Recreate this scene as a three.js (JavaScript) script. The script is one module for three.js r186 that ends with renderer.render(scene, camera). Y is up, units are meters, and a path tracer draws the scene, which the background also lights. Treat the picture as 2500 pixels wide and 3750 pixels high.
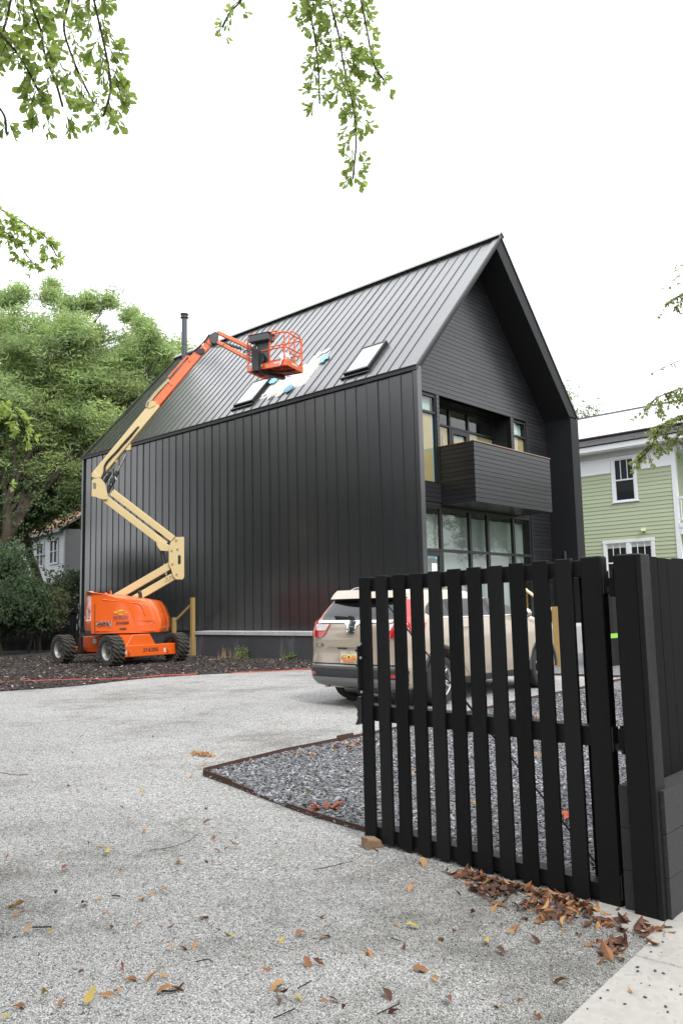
import * as THREE from 'three';
import { mergeGeometries, mergeVertices, toCreasedNormals } from 'three/addons/utils/BufferGeometryUtils.js';
import { RoundedBoxGeometry } from 'three/addons/geometries/RoundedBoxGeometry.js';
import { ImprovedNoise } from 'three/addons/math/ImprovedNoise.js';
import { Brush, Evaluator, SUBTRACTION } from 'three-bvh-csg';

// ------------------------------------------------------------------ camera, sky, sun, exposure
const scene = new THREE.Scene();
const F_PX = 2923.068, PITCH = 0.1185113, ROLL = 0.0220843, YAW = 0.7431292, EYE = 1.4;   // photo 2500 x 3750
const camera = new THREE.PerspectiveCamera(2 * Math.atan(1875 / F_PX) * 180 / Math.PI, 2500 / 3750, 0.05, 1500);
camera.position.set(0, EYE, 0);
camera.rotation.set(PITCH, 0, -ROLL, 'XYZ');
camera.updateMatrixWorld();
scene.add(camera);

const noise3 = new ImprovedNoise();
function makeSky() {
  const w = 512, h = 256, d = new Float32Array(w * h * 4);
  for (let j = 0; j < h; j++) {
    const el = ((j + 0.5) / h - 0.5) * Math.PI, sy = Math.sin(el), cy = Math.cos(el);
    for (let i = 0; i < w; i++) {
      const az = ((i + 0.5) / w) * Math.PI * 2, x = Math.cos(az) * cy, z = Math.sin(az) * cy;
      const k = 1 / (0.35 + Math.max(0, sy));
      let n = 0, a = 0.5;
      for (let o = 0, s = 1.1; o < 4; o++, s *= 2.1, a *= 0.5) n += a * noise3.noise(x * k * s + 7.3, sy * 2 * s, z * k * s + 3.1);
      let L = 0.80 + 0.30 * Math.max(0, sy) + 0.16 * n;
      if (sy < 0) L = 0.28;
      const b = 0.05 * Math.max(0, -n * 2 + 0.1);
      const p = (j * w + i) * 4;
      d[p] = L * (0.975 - b); d[p + 1] = L * (0.988 - b * 0.4); d[p + 2] = L * 1.01; d[p + 3] = 1;
    }
  }
  const t = new THREE.DataTexture(d, w, h, THREE.RGBAFormat, THREE.FloatType);
  t.mapping = THREE.EquirectangularReflectionMapping; t.magFilter = THREE.LinearFilter; t.minFilter = THREE.LinearFilter;
  t.needsUpdate = true;
  return t;
}
const sky = makeSky();
scene.background = sky; scene.environment = sky;
const sun = new THREE.DirectionalLight(new THREE.Color(1, 0.96, 0.9), 1.0);
sun.position.set(14, 34, 12); sun.target.position.set(0, 0, -14);
sun.castShadow = true; sun.shadow.radius = 26; sun.shadow.mapSize.set(2048, 2048);
Object.assign(sun.shadow.camera, { left: -35, right: 35, top: 35, bottom: -35, near: 1, far: 120 });
scene.add(sun, sun.target);
const renderer = new THREE.WebGLRenderer({ antialias: true });
renderer.toneMapping = THREE.LinearToneMapping;
renderer.toneMappingExposure = 2.5;
renderer.shadowMap.enabled = true;

// ------------------------------------------------------------------ helpers
function mulberry(a) { return () => { a |= 0; a = a + 0x6D2B79F5 | 0; let t = Math.imul(a ^ a >>> 15, 1 | a); t = t + Math.imul(t ^ t >>> 7, 61 | t) ^ t; return ((t ^ t >>> 14) >>> 0) / 4294967296; }; }
const rnd = mulberry(20240611);
const rr = (a, b) => a + (b - a) * rnd();
const pick = a => a[Math.floor(rnd() * a.length)];
const V3 = (x, y, z) => new THREE.Vector3(x, y, z);
const lerp = (a, b, t) => a + (b - a) * t;
const clamp = (x, a, b) => Math.min(b, Math.max(a, x));

// photo pixel -> direction, then onto the ground or a known plane
const CAM = camera.position.clone();
function ray(x, y) { return V3((x - 1250) / F_PX, -(y - 1875) / F_PX, -1).applyQuaternion(camera.quaternion); }
function gnd(x, y, Y = 0) { const d = ray(x, y); return CAM.clone().addScaledVector(d, (Y - EYE) / d.y); }
function onPlane(x, y, p0, n) { const d = ray(x, y); return CAM.clone().addScaledVector(d, p0.clone().sub(CAM).dot(n) / d.dot(n)); }
function atZ(x, y, dist) { const d = ray(x, y); return CAM.clone().addScaledVector(d, dist / Math.hypot(d.x, d.z)); }
const YUP = V3(0, 1, 0);
const UDIR = V3(Math.sin(YAW), 0, -Math.cos(YAW)), VDIR = V3(-Math.cos(YAW), 0, -Math.sin(YAW));
const PHI = Math.PI / 2 - YAW;                      // turn that maps local x -> UDIR, local z -> -VDIR
const HO = V3(1.993, 0, -19.623);                   // front left corner of the black house on the ground
const HL = (u, y, v) => HO.clone().addScaledVector(UDIR, u).addScaledVector(VDIR, v).setY(y);
const toHL = p => { const q = p.clone().sub(HO); return [q.dot(UDIR), p.y, q.dot(VDIR)]; };

const taken = {};
function numbered(n) { if (!(n in taken)) { taken[n] = 0; return n; } taken[n]++; return n + '_' + String(taken[n]).padStart(3, '0'); }
function shadows(m) { m.castShadow = true; m.receiveShadow = true; return m; }
function thing(name, label, category, pos = [0, 0, 0], turn = 0, group) {
  const g = new THREE.Group(); g.name = numbered(name); g.position.set(...pos); g.rotation.y = turn;
  g.userData = { label, category }; if (group) g.userData.group = group;
  scene.add(g); return g;
}
function mesh(name, geos, mat, parent, label) {
  const g = Array.isArray(geos) ? (geos.length > 1 ? mergeGeometries(geos.map(x => clean(x))) : geos[0]) : geos;
  const m = shadows(new THREE.Mesh(g, mat)); m.name = name; if (label) m.userData.label = label;
  (parent || scene).add(m); return m;
}
function clean(g) { let q = g.index ? g.toNonIndexed() : g.clone(); for (const k of Object.keys(q.attributes)) if (!['position', 'normal', 'uv'].includes(k)) q.deleteAttribute(k); if (!q.attributes.uv) q.setAttribute('uv', new THREE.BufferAttribute(new Float32Array(q.attributes.position.count * 2), 2)); if (!q.attributes.normal) q.computeVertexNormals(); return q; }
function oneThing(name, geos, mat, label, category, group) {
  const m = mesh(numbered(name), geos, mat, scene); m.userData = { label, category }; if (group) m.userData.group = group; return m;
}
function structure(name, geos, mat) { const m = mesh(name, geos, mat, scene); m.userData.kind = 'structure'; return m; }
function stuff(name, m, parent) { m.name = name; m.userData.kind = 'stuff'; shadows(m); (parent || scene).add(m); return m; }
// box by its extents, metre uv
function bx(x0, x1, y0, y1, z0, z1, bevel = 0) {
  const w = Math.abs(x1 - x0), h = Math.abs(y1 - y0), d = Math.abs(z1 - z0);
  let g;
  if (bevel > 0) { g = new RoundedBoxGeometry(w, h, d, 1, Math.min(bevel, w * 0.45, h * 0.45, d * 0.45)); }
  else g = new THREE.BoxGeometry(w, h, d);
  g.translate((x0 + x1) / 2, (y0 + y1) / 2, (z0 + z1) / 2);
  return boxUV(g);
}
function boxUV(g) {
  g = g.index ? g.toNonIndexed() : g;
  const p = g.attributes.position, n = g.attributes.normal, uv = new Float32Array(p.count * 2);
  for (let i = 0; i < p.count; i++) {
    const ax = Math.abs(n.getX(i)), ay = Math.abs(n.getY(i)), az = Math.abs(n.getZ(i));
    if (ax > ay && ax > az) { uv[2 * i] = p.getZ(i); uv[2 * i + 1] = p.getY(i); }
    else if (ay > az) { uv[2 * i] = p.getX(i); uv[2 * i + 1] = p.getZ(i); }
    else { uv[2 * i] = p.getX(i); uv[2 * i + 1] = p.getY(i); }
  }
  g.setAttribute('uv', new THREE.BufferAttribute(uv, 2)); return g;
}
// bar of a x b section between two points; up hints where its b side points
function bar(A, B, a, b, up = YUP, bevel = 0) {
  const d = B.clone().sub(A), L = d.length(); d.normalize();
  let s = new THREE.Vector3().crossVectors(up, d); if (s.lengthSq() < 1e-6) s = new THREE.Vector3().crossVectors(V3(1, 0, 0), d); s.normalize();
  const t = new THREE.Vector3().crossVectors(d, s);
  const g = bx(-a / 2, a / 2, -b / 2, b / 2, 0, L, bevel);
  g.applyMatrix4(new THREE.Matrix4().makeBasis(s, t, d).setPosition(A)); return g;
}
function tube(pts, r, seg = 0, rad = 8, closed = false) {
  const c = new THREE.CatmullRomCurve3(pts, closed, 'catmullrom', 0.5);
  return new THREE.TubeGeometry(c, seg || Math.max(2, pts.length * 4), r, rad, closed);
}
function rod(A, B, r, rad = 10, r2 = r) {
  const d = B.clone().sub(A), L = d.length();
  const g = new THREE.CylinderGeometry(r2, r, L, rad); g.translate(0, L / 2, 0);
  g.applyQuaternion(new THREE.Quaternion().setFromUnitVectors(YUP, d.normalize())); g.translate(A.x, A.y, A.z); return g;
}
function ext(pts, depth, bevel = 0, holes = []) {   // polygon in xy, extruded along +z
  const s = new THREE.Shape(pts.map(p => new THREE.Vector2(p[0], p[1])));
  for (const h of holes) s.holes.push(new THREE.Path(h.map(p => new THREE.Vector2(p[0], p[1]))));
  const g = new THREE.ExtrudeGeometry(s, { depth: depth - 2 * bevel, bevelEnabled: bevel > 0, bevelThickness: bevel, bevelSize: bevel, bevelOffset: -bevel, bevelSegments: 2, curveSegments: 10 });
  if (bevel) g.translate(0, 0, bevel);
  return boxUV(g);
}
function flat(pts, y) {   // horizontal polygon of [x, z]
  const s = new THREE.Shape(pts.map(p => new THREE.Vector2(p[0], -p[1])));
  const g = new THREE.ShapeGeometry(s); g.rotateX(-Math.PI / 2); g.translate(0, y, 0);
  const p = g.attributes.position, uv = g.attributes.uv;
  for (let i = 0; i < p.count; i++) uv.setXY(i, p.getX(i), p.getZ(i));
  return g;
}
function inPoly(x, z, poly) { let c = false; for (let i = 0, j = poly.length - 1; i < poly.length; j = i++) { const [xi, zi] = poly[i], [xj, zj] = poly[j]; if ((zi > z) !== (zj > z) && x < (xj - xi) * (z - zi) / (zj - zi) + xi) c = !c; } return c; }

// ------------------------------------------------------------------ materials
const lin = (r, g, b) => new THREE.Color().setRGB(r, g, b === undefined ? g : b);
function mat(c, rough = 0.8, o = {}) { const col = Array.isArray(c) ? lin(...c) : new THREE.Color(c); return new THREE.MeshPhysicalMaterial({ color: col, roughness: rough, ...o }); }
function tex(n, f, srgb, repeat = 1) {
  const d = new Uint8Array(n * n * 4);
  for (let j = 0; j < n; j++) for (let i = 0; i < n; i++) { const c = f(i / n, j / n, i, j); const p = (j * n + i) * 4; if (typeof c === 'number') { d[p] = d[p + 1] = d[p + 2] = clamp(c * 255, 0, 255); } else { d[p] = clamp(c[0] * 255, 0, 255); d[p + 1] = clamp(c[1] * 255, 0, 255); d[p + 2] = clamp(c[2] * 255, 0, 255); } d[p + 3] = 255; }
  const t = new THREE.DataTexture(d, n, n); t.wrapS = t.wrapT = THREE.RepeatWrapping; t.magFilter = THREE.LinearFilter; t.minFilter = THREE.LinearMipmapLinearFilter; t.generateMipmaps = true;
  if (srgb) t.colorSpace = THREE.SRGBColorSpace; t.repeat.set(repeat, repeat); t.needsUpdate = true; return t;
}
// tiling value noise
function vnoise(n, seed) { const r = mulberry(seed), g = new Float32Array(n * n); for (let i = 0; i < g.length; i++) g[i] = r(); return (u, v) => { const x = ((u % 1) + 1) % 1 * n, y = ((v % 1) + 1) % 1 * n, i = Math.floor(x), j = Math.floor(y); let a = x - i, b = y - j; a = a * a * (3 - 2 * a); b = b * b * (3 - 2 * b); const i0 = i % n, i1 = (i + 1) % n, j0 = (j % n) * n, j1 = ((j + 1) % n) * n; return lerp(lerp(g[j0 + i0], g[j0 + i1], a), lerp(g[j1 + i0], g[j1 + i1], a), b); }; }
function fbm(seed, base, oct) { const ns = []; for (let o = 0; o < oct; o++) ns.push(vnoise(base << o, seed + o * 17)); return (u, v) => { let s = 0, a = 0.5, t = 0; for (const n of ns) { s += a * n(u, v); t += a; a *= 0.55; } return s / t; }; }
const toS = x => x <= 0.0031308 ? 12.92 * x : 1.055 * Math.pow(x, 1 / 2.4) - 0.055;
// tiling cell pattern: returns [distance to 1st, 2nd, id]
function cells(n, seed, jitter = 0.9) {
  const r = mulberry(seed), px = [], py = [], id = []; for (let i = 0; i < n * n; i++) { px.push(0.5 + (r() - 0.5) * jitter); py.push(0.5 + (r() - 0.5) * jitter); id.push(r()); }
  return (u, v, sx = 1) => { const x = u * n, y = v * n, ci = Math.floor(x), cj = Math.floor(y); let d1 = 9, d2 = 9, best = 0; for (let b = -1; b <= 1; b++) for (let a = -1; a <= 1; a++) { const i = ((ci + a) % n + n) % n, j = ((cj + b) % n + n) % n, k = j * n + i; const dx = ci + a + px[k] - x, dy = cj + b + py[k] - y, d = dx * dx * sx + dy * dy; if (d < d1) { d2 = d1; d1 = d; best = id[k]; } else if (d < d2) d2 = d; } return [Math.sqrt(d1), Math.sqrt(d2), best]; };
}
const nA = fbm(11, 4, 5), nB = fbm(23, 16, 4), nC = fbm(37, 64, 3), nD = fbm(51, 3, 3);
// pale crushed stone, 1.5 m tile
const gc = cells(118, 5, 0.95), gc2 = cells(230, 9, 0.95);
const gravelCol = tex(1024, (u, v) => { const [a, b, k] = gc(u, v), [a2, b2, k2] = gc2(u, v); const big = k > 0.35; const id = big ? k : k2; const e = big ? clamp((b - a) * 4, 0, 1) : clamp((b2 - a2) * 3, 0, 1); let t = 0.235 + 0.47 * Math.pow((id * 7.31) % 1, 1.1); if ((id * 13.7) % 1 > 0.95) t = 0.11; const warm = ((id * 29.3) % 1 - 0.5) * 0.05; t *= 0.62 + 0.38 * e; return [toS(t * (1.01 + warm)), toS(t), toS(t * (0.98 - warm))]; }, true);
const gravelBump = tex(1024, (u, v) => { const [a, b, k] = gc(u, v), [a2, b2] = gc2(u, v); const big = k > 0.35; return big ? 0.25 + 0.75 * clamp((b - a) * 2.2, 0, 1) * (0.6 + 0.4 * ((k * 5.1) % 1)) : 0.5 * clamp((b2 - a2) * 2, 0, 1); }, false);
for (const t of [gravelCol, gravelBump]) t.repeat.set(1 / 1.5, 1 / 1.5);
const M = {};
M.gravel = mat([1, 1, 1], 0.92, { map: gravelCol, bumpMap: gravelBump, bumpScale: 0.012, vertexColors: true });
const sc = cells(60, 77, 0.95);
const slateCol = tex(1024, (u, v) => { const [a, b, k] = sc(u, v, 0.55); const e = clamp((b - a) * 5, 0, 1); let t = 0.06 + 0.20 * Math.pow((k * 9.7) % 1, 1.3); t *= 0.35 + 0.65 * e; return [toS(t * 0.97), toS(t * 0.99), toS(t * 1.06)]; }, true);
slateCol.repeat.set(1 / 1.4, 1 / 1.4);
M.slateBed = mat([1, 1, 1], 0.85, { map: slateCol });
M.slateChip = mat([1, 1, 1], 0.55);
M.stone = mat([1, 1, 1], 0.85);
const mc = cells(90, 41, 1);
const mulchCol = tex(1024, (u, v) => { const [a, b, k] = mc(u, v, 0.3); const n = nA(u, v), f = nC(u, v); let t = 0.016 + 0.05 * Math.pow((k * 7.7) % 1, 3) + 0.025 * f * n; if ((k * 17.1) % 1 > 0.985) t = 0.2; return [toS(t * 1.15), toS(t * 0.98), toS(t * 0.95)]; }, true);
const mulchBump = tex(512, (u, v) => { const [a, b] = mc(u, v, 0.3); return clamp((b - a) * 2, 0, 1) * 0.6 + 0.4 * nB(u, v); }, false);
for (const t of [mulchCol, mulchBump]) t.repeat.set(1 / 2.2, 1 / 2.2);
M.mulch = mat([1, 1, 1], 0.95, { map: mulchCol, bumpMap: mulchBump, bumpScale: 0.03 });
const earthCol = tex(512, (u, v) => { const n = nA(u, v) * 0.6 + nC(u, v) * 0.4; return [toS(0.05 + 0.05 * n), toS(0.055 + 0.05 * n), toS(0.03 + 0.03 * n)]; }, true); earthCol.repeat.set(0.25, 0.25);
M.earth = mat([1, 1, 1], 0.95, { map: earthCol });
const concCol = tex(1024, (u, v) => { const n = nA(u, v), f = nC(u, v), s = nB(u * 1, v); const sp = f > 0.72 ? -0.07 : 0; const t = 0.33 + 0.10 * (n - 0.5) + 0.10 * (f - 0.5) + 0.06 * (s - 0.5) + sp; return [toS(t * 1.03), toS(t), toS(t * 0.92)]; }, true); concCol.repeat.set(0.5, 0.5);
M.concrete = mat([1, 1, 1], 0.9, { map: concCol });
const slabCol = tex(512, (u, v) => { const n = nA(u, v), f = nB(u, v); const t = 0.40 + 0.14 * (n - 0.5) + 0.10 * (f - 0.5); return [toS(t), toS(t), toS(t * 0.98)]; }, true); slabCol.repeat.set(0.7, 0.7);
M.slab = mat([1, 1, 1], 0.85, { map: slabCol });
// black standing-seam metal: faint streak and film variation in gloss
const metR = tex(512, (u, v) => 0.80 + 0.28 * (nA(u, v) - 0.5) + 0.16 * (nB(u * 1, v * 0.25) - 0.5), false); metR.repeat.set(0.4, 0.23);
M.metalWall = mat([0.0122, 0.0128, 0.0150], 0.40, { roughnessMap: metR, ior: 1.6, clearcoat: 0.75, clearcoatRoughness: 0.27 });   // one sheet metal for wall and roof
M.metalRoof = M.metalWall;
M.metalTrim = mat([0.011, 0.0115, 0.013], 0.45);
M.shell = mat([0.009, 0.0095, 0.0115], 0.62, { specularIntensity: 0.6 });
M.fence = mat([0.0055, 0.0057, 0.006], 0.75, { specularIntensity: 0.2 });
M.ridge = mat([0.45, 0.45, 0.44], 0.6, { metalness: 0.2 });
// black painted boards
const grainR = tex(512, (u, v) => 0.82 + 0.14 * (nB(u * 0.12 + 0.0, v * 1) - 0.5) + 0.22 * (nA(u, v) - 0.5), false); grainR.repeat.set(0.5, 2);
const boardTones = [0.016, 0.0185, 0.021].map(t => mat([t * 0.98, t, t * 1.12], 0.38, { roughnessMap: grainR }));
M.backing = mat([0.008, 0.008, 0.009], 0.9);
const paintR = tex(512, (u, v) => 0.85 + 0.5 * (nA(u, v) - 0.5) + 0.25 * (nC(u, v) - 0.5), false); paintR.repeat.set(2, 1);
M.blackPaint = mat([0.006, 0.0062, 0.0065], 0.7, { roughnessMap: paintR, specularIntensity: 0.4 });
M.blackPaint2 = mat([0.0072, 0.0075, 0.0078], 0.62, { roughnessMap: paintR, specularIntensity: 0.5 });
M.blackPaint3 = mat([0.0052, 0.0054, 0.0056], 0.75, { roughnessMap: paintR, specularIntensity: 0.35 });
M.frame = mat([0.010, 0.0105, 0.011], 0.42);
M.glass = new THREE.MeshPhysicalMaterial({ color: 0xffffff, roughness: 0.02, transmission: 1, thickness: 0, ior: 1.52 });
M.glassTint = new THREE.MeshPhysicalMaterial({ color: lin(0.84, 0.90, 0.87), roughness: 0.015, transmission: 1, thickness: 0, ior: 1.6 });
M.drywall = mat([0.62, 0.63, 0.60], 0.9);
M.curtain = mat([0.30, 0.33, 0.31], 0.95);
M.floorWood = mat([0.25, 0.19, 0.13], 0.6);
const paperCol = tex(512, (u, v) => { const n = nA(u, v), f = nB(u, v); const t = 1 + 0.28 * (n - 0.5) + 0.12 * (f - 0.5); return [toS(0.42 * t), toS(0.31 * t), toS(0.155 * t)]; }, true);
M.paper = mat([1, 1, 1], 0.85, { map: paperCol });
M.blueTape = mat([0.20, 0.46, 0.64], 0.75);
M.foundation = (() => { const c = tex(512, (u, v) => { const n = nA(u, v), s = nB(u, v * 0.08); const st = Math.pow(clamp((nB(u * 0.7 + 0.2, v * 0.05) - 0.62) * 5, 0, 1), 1.5) * 0.12 * nC(u, v * 0.3); const t = 0.03 + 0.02 * n + 0.012 * s + st; return [toS(t), toS(t), toS(t * 1.12)]; }, true); c.repeat.set(0.25, 0.6); return mat([1, 1, 1], 0.85, { map: c }); })();
const cells17 = cells(22, 3, 1);
// foil underlay with yellowed tape
const foilB = tex(512, (u, v) => { const [a, b] = cells17(u, v); return clamp((b - a) * 1.6, 0, 1) * 0.6 + 0.4 * nB(u, v); }, false);
const foilC = tex(512, (u, v) => { const n = nA(u, v), f = nB(u, v); const y = n > 0.64 ? 0.8 : 1; const t = 0.66 + 0.42 * (f - 0.5); return [toS(t), toS(t * (0.96 + 0.04 * y)), toS(t * (0.55 + 0.43 * y))]; }, true);
M.foil = mat([1, 1, 1], 0.45, { map: foilC, metalness: 0.25, bumpMap: foilB, bumpScale: 0.02 });
M.foilTape = mat([0.60, 0.58, 0.47], 0.8);
// timber
const pineCol = tex(512, (u, v) => { const g = nB(u, v * 0.06), ring = 0.5 + 0.5 * Math.sin((u * 34 + nA(u, v * 0.3) * 7) * 2.2); const t = 0.85 + 0.25 * (g - 0.5) + 0.12 * ring; return [toS(0.38 * t), toS(0.245 * t), toS(0.085 * t)]; }, true); pineCol.repeat.set(4, 1.2);
M.pine = mat([1, 1, 1], 0.75, { map: pineCol });
M.rail = mat([0.62, 0.48, 0.30], 0.6, { map: null });
const rustCol = tex(512, (u, v) => { const n = nA(u, v), f = nC(u, v); const t = 0.6 + 0.9 * n * f + 0.2 * (f - 0.5); return [toS(0.085 * t), toS(0.042 * t), toS(0.03 * t)]; }, true); rustCol.repeat.set(1.5, 6);
M.rust = mat([1, 1, 1], 0.85, { map: rustCol, metalness: 0.2 });
const brickCol = tex(256, (u, v) => { const n = nA(u, v), f = nC(u, v); const t = 0.75 + 0.6 * (n - 0.5) + 0.3 * (f - 0.5); const m = f > 0.68; return m ? [toS(0.30), toS(0.27), toS(0.21)] : [toS(0.30 * t), toS(0.185 * t), toS(0.115 * t)]; }, true); brickCol.repeat.set(4, 4);
M.brick = mat([1, 1, 1], 0.95, { map: brickCol });
const blockB = tex(512, (u, v) => nC(u, v) * 0.6 + nB(u, v) * 0.4, false); blockB.repeat.set(2, 2);
M.block = mat([0.026, 0.0255, 0.028], 0.8, { bumpMap: blockB, bumpScale: 0.004 });
M.mortar = mat([0.03, 0.03, 0.032], 0.9);
M.steel = mat([0.55, 0.55, 0.56], 0.3, { metalness: 0.9 });
M.blackSteel = mat([0.012, 0.012, 0.013], 0.4);
// ------------------------------------------------------------------ ground
{ const g = new THREE.PlaneGeometry(700, 700, 1, 1); g.rotateX(-Math.PI / 2); g.translate(0, -0.03, -60); const uv = g.attributes.uv; for (let i = 0; i < uv.count; i++) uv.setXY(i, uv.getX(i) * 700, uv.getY(i) * 700); structure('ground', g, M.earth); }
const pz = (x, y) => { const p = gnd(x, y); return [p.x, p.z]; };
const uv2 = (u, v) => { const p = HL(u, 0, v); return [p.x, p.z]; };
// trodden, dirtier patches of the drive: 0 clean .. 0.5
const dirtAt = (x, z) => { const n = noise3.noise(x * 0.55 + z * 0.2, z * 0.5, 1.7) + 0.6 * noise3.noise(x * 1.5, z * 1.7, 5.2) + 0.5 * noise3.noise(x * 3.4, z * 4.1, 9.1) + 0.4 * noise3.noise(x * 9, z * 11, 3.3); return clamp(n * 1.1 - 0.05, 0, 1) * 0.56; };
// gravel drive: grid with patches of trodden dirt as vertex colour
{
  const x0 = -16, x1 = 9, z0 = -27, z1 = 1, nx = 250, nz = 280;
  const g = new THREE.PlaneGeometry(x1 - x0, z1 - z0, nx, nz); g.rotateX(-Math.PI / 2); g.translate((x0 + x1) / 2, 0, (z0 + z1) / 2);
  const p = g.attributes.position, uv = g.attributes.uv, col = new Float32Array(p.count * 3);
  for (let i = 0; i < p.count; i++) {
    const x = p.getX(i), z = p.getZ(i); uv.setXY(i, x, z);
    const dirt = dirtAt(x, z);
    const t = 0.94 + 0.12 * noise3.noise(x * 0.9, z * 0.9, 22);
    col[3 * i] = t * (1 - dirt * 0.74); col[3 * i + 1] = t * (1 - dirt * 0.77); col[3 * i + 2] = t * (1 - dirt * 0.83);
  }
  g.setAttribute('color', new THREE.BufferAttribute(col, 3)); structure('gravel_drive', g, M.gravel);
}
// mulch yard between drive and house
const mulchPoly = [pz(-420, 2585), pz(0, 2533), pz(150, 2523), pz(304, 2511), pz(420, 2497), pz(536, 2484), pz(700, 2473), pz(839, 2466), pz(1000, 2458), pz(1120, 2453), pz(1300, 2447), uv2(-0.4, -1.2), uv2(0.2, 17), [-30, -38], [-34, -20]];
structure('mulch_yard', flat(mulchPoly, 0.004), M.mulch);
// slate chip bed behind the gate and the second one before the house
const GATE0 = V3(0.139, 0, -4.97), GDIR = V3(0.704, 0, 0.71).normalize(), GN = V3(-GDIR.z, 0, GDIR.x);   // GN points away from the street drive (back, left)
const gateAt = (t, y, n = 0) => GATE0.clone().addScaledVector(GDIR, t).addScaledVector(GN, n).setY(y);
const edgeBack = [[746, 2832], [1045, 2757], [1245, 2717], [1338, 2699], [1509, 2664], [1792, 2598], [1945, 2562], [2060, 2540]].map(q => pz(...q));
const edgeFrontA = [[745, 2841], [850, 2880], [930, 2912], [1001, 2939]].map(q => pz(...q));
const edgeFrontB = [[1050, 2958], [1130, 2986], [1345, 3051]].map(q => pz(...q));
const farDir = [edgeBack[7][0] - edgeBack[0][0], edgeBack[7][1] - edgeBack[0][1]];
const slatePoly = [...edgeFrontA, ...edgeFrontB, [0.22, -4.96], [1.30, -3.90], [1.75, -4.1], [9, -12], [edgeBack[0][0] + farDir[0] * 2.4, edgeBack[0][1] + farDir[1] * 2.4], ...edgeBack.slice().reverse()];
structure('slate_bed', flat(slatePoly, 0.006), M.slateBed);
const slate2 = [pz(1700, 2478), pz(2040, 2474), pz(2260, 2481), uv2(9, -6.2), uv2(9, -1), uv2(0.4, -1)];
structure('slate_border', flat(slate2, 0.007), M.slateBed);
// pavement on the street side
{
  const a = gnd(2079, 3750), b = gnd(2398, 3446); const d = b.clone().sub(a).normalize(), o = V3(-d.z, 0, d.x); // o: to the street
  const parts = [];
  const shape = (s0, s1) => { const P = (s, k) => { const q = a.clone().addScaledVector(d, s).addScaledVector(o, k); return [q.x, -q.z]; }; const g = new THREE.ExtrudeGeometry(new THREE.Shape([P(s0, 0), P(s1, 0), P(s1, 1.9), P(s0, 1.9)].map(q => new THREE.Vector2(...q))), { depth: 0.032, bevelEnabled: true, bevelSize: 0.006, bevelThickness: 0.006, bevelSegments: 1 }); g.rotateX(-Math.PI / 2); g.translate(0, -0.02, 0); const p = g.attributes.position, uv = g.attributes.uv; for (let i = 0; i < p.count; i++) uv.setXY(i, p.getX(i), p.getZ(i)); return g; };
  const side = new THREE.Group(); side.name = 'pavement'; side.userData.kind = 'structure'; scene.add(side);
  for (let k = -4; k < 8; k++) mesh('paving_slab', shape(k * 1.5 + 0.62 - 1.5, k * 1.5 + 0.6), M.concrete, side);
  // footing under the hinge post
  const f = [[1.06, -3.80], [1.22, -3.96], [1.62, -3.86], [1.75, -3.62], [1.30, -3.44], [1.20, -3.56]];
  const g = new THREE.ExtrudeGeometry(new THREE.Shape(f.map(q => new THREE.Vector2(q[0], -q[1]))), { depth: 0.026, bevelEnabled: true, bevelSize: 0.01, bevelThickness: 0.008, bevelSegments: 1 }); g.rotateX(-Math.PI / 2); g.translate(0, -0.018, 0); const p = g.attributes.position, uv = g.attributes.uv; for (let i = 0; i < p.count; i++) uv.setXY(i, p.getX(i), p.getZ(i));
  structure('post_footing', g, M.concrete);
}
// rusted steel edging
{
  const strip = (pts, y0, y1, label, name = 'steel_edging') => {
    const t = thing(name, label, 'edging', [0, 0, 0], 0);
    for (let i = 0; i + 1 < pts.length; i++) { const A = V3(pts[i][0], 0, pts[i][1]), B = V3(pts[i + 1][0], 0, pts[i + 1][1]); const h = Array.isArray(y1) ? (y1[i] + y1[i + 1]) / 2 : y1; A.y = B.y = (y0 + h) / 2; mesh('edging_strip', bar(A, B, 0.007, h - y0), M.rust, t); }
    return t;
  };
  const far = edgeBack.concat([[edgeBack[0][0] + farDir[0] * 1.6, edgeBack[0][1] + farDir[1] * 1.6]]);
  const t = strip(far, -0.02, 0.046, 'long rusted steel edging between the pale drive and the slate chips');
  const c = V3(edgeBack[2][0], 0.045, edgeBack[2][1]), d = V3(edgeBack[3][0], 0.045, edgeBack[3][1]);
  mesh('splice_plate', bar(c.clone().lerp(d, -0.1), c.clone().lerp(d, 0.5), 0.02, 0.05), M.rust, t);
  strip(edgeFrontA, -0.02, [0.06, 0.045, 0.03, 0.012], 'rusted steel edging running from the bed corner and sinking into gravel');
  strip(edgeFrontB.concat([[0.16, -5.06]]), -0.02, 0.034, 'rusted steel edging beside the brick under the gate end');
  strip([pz(1990, 2473), pz(2040, 2474), pz(2260, 2481), uv2(9, -6.1)], -0.02, 0.04, 'rusted steel edging along the slate border before the steps');
}
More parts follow.
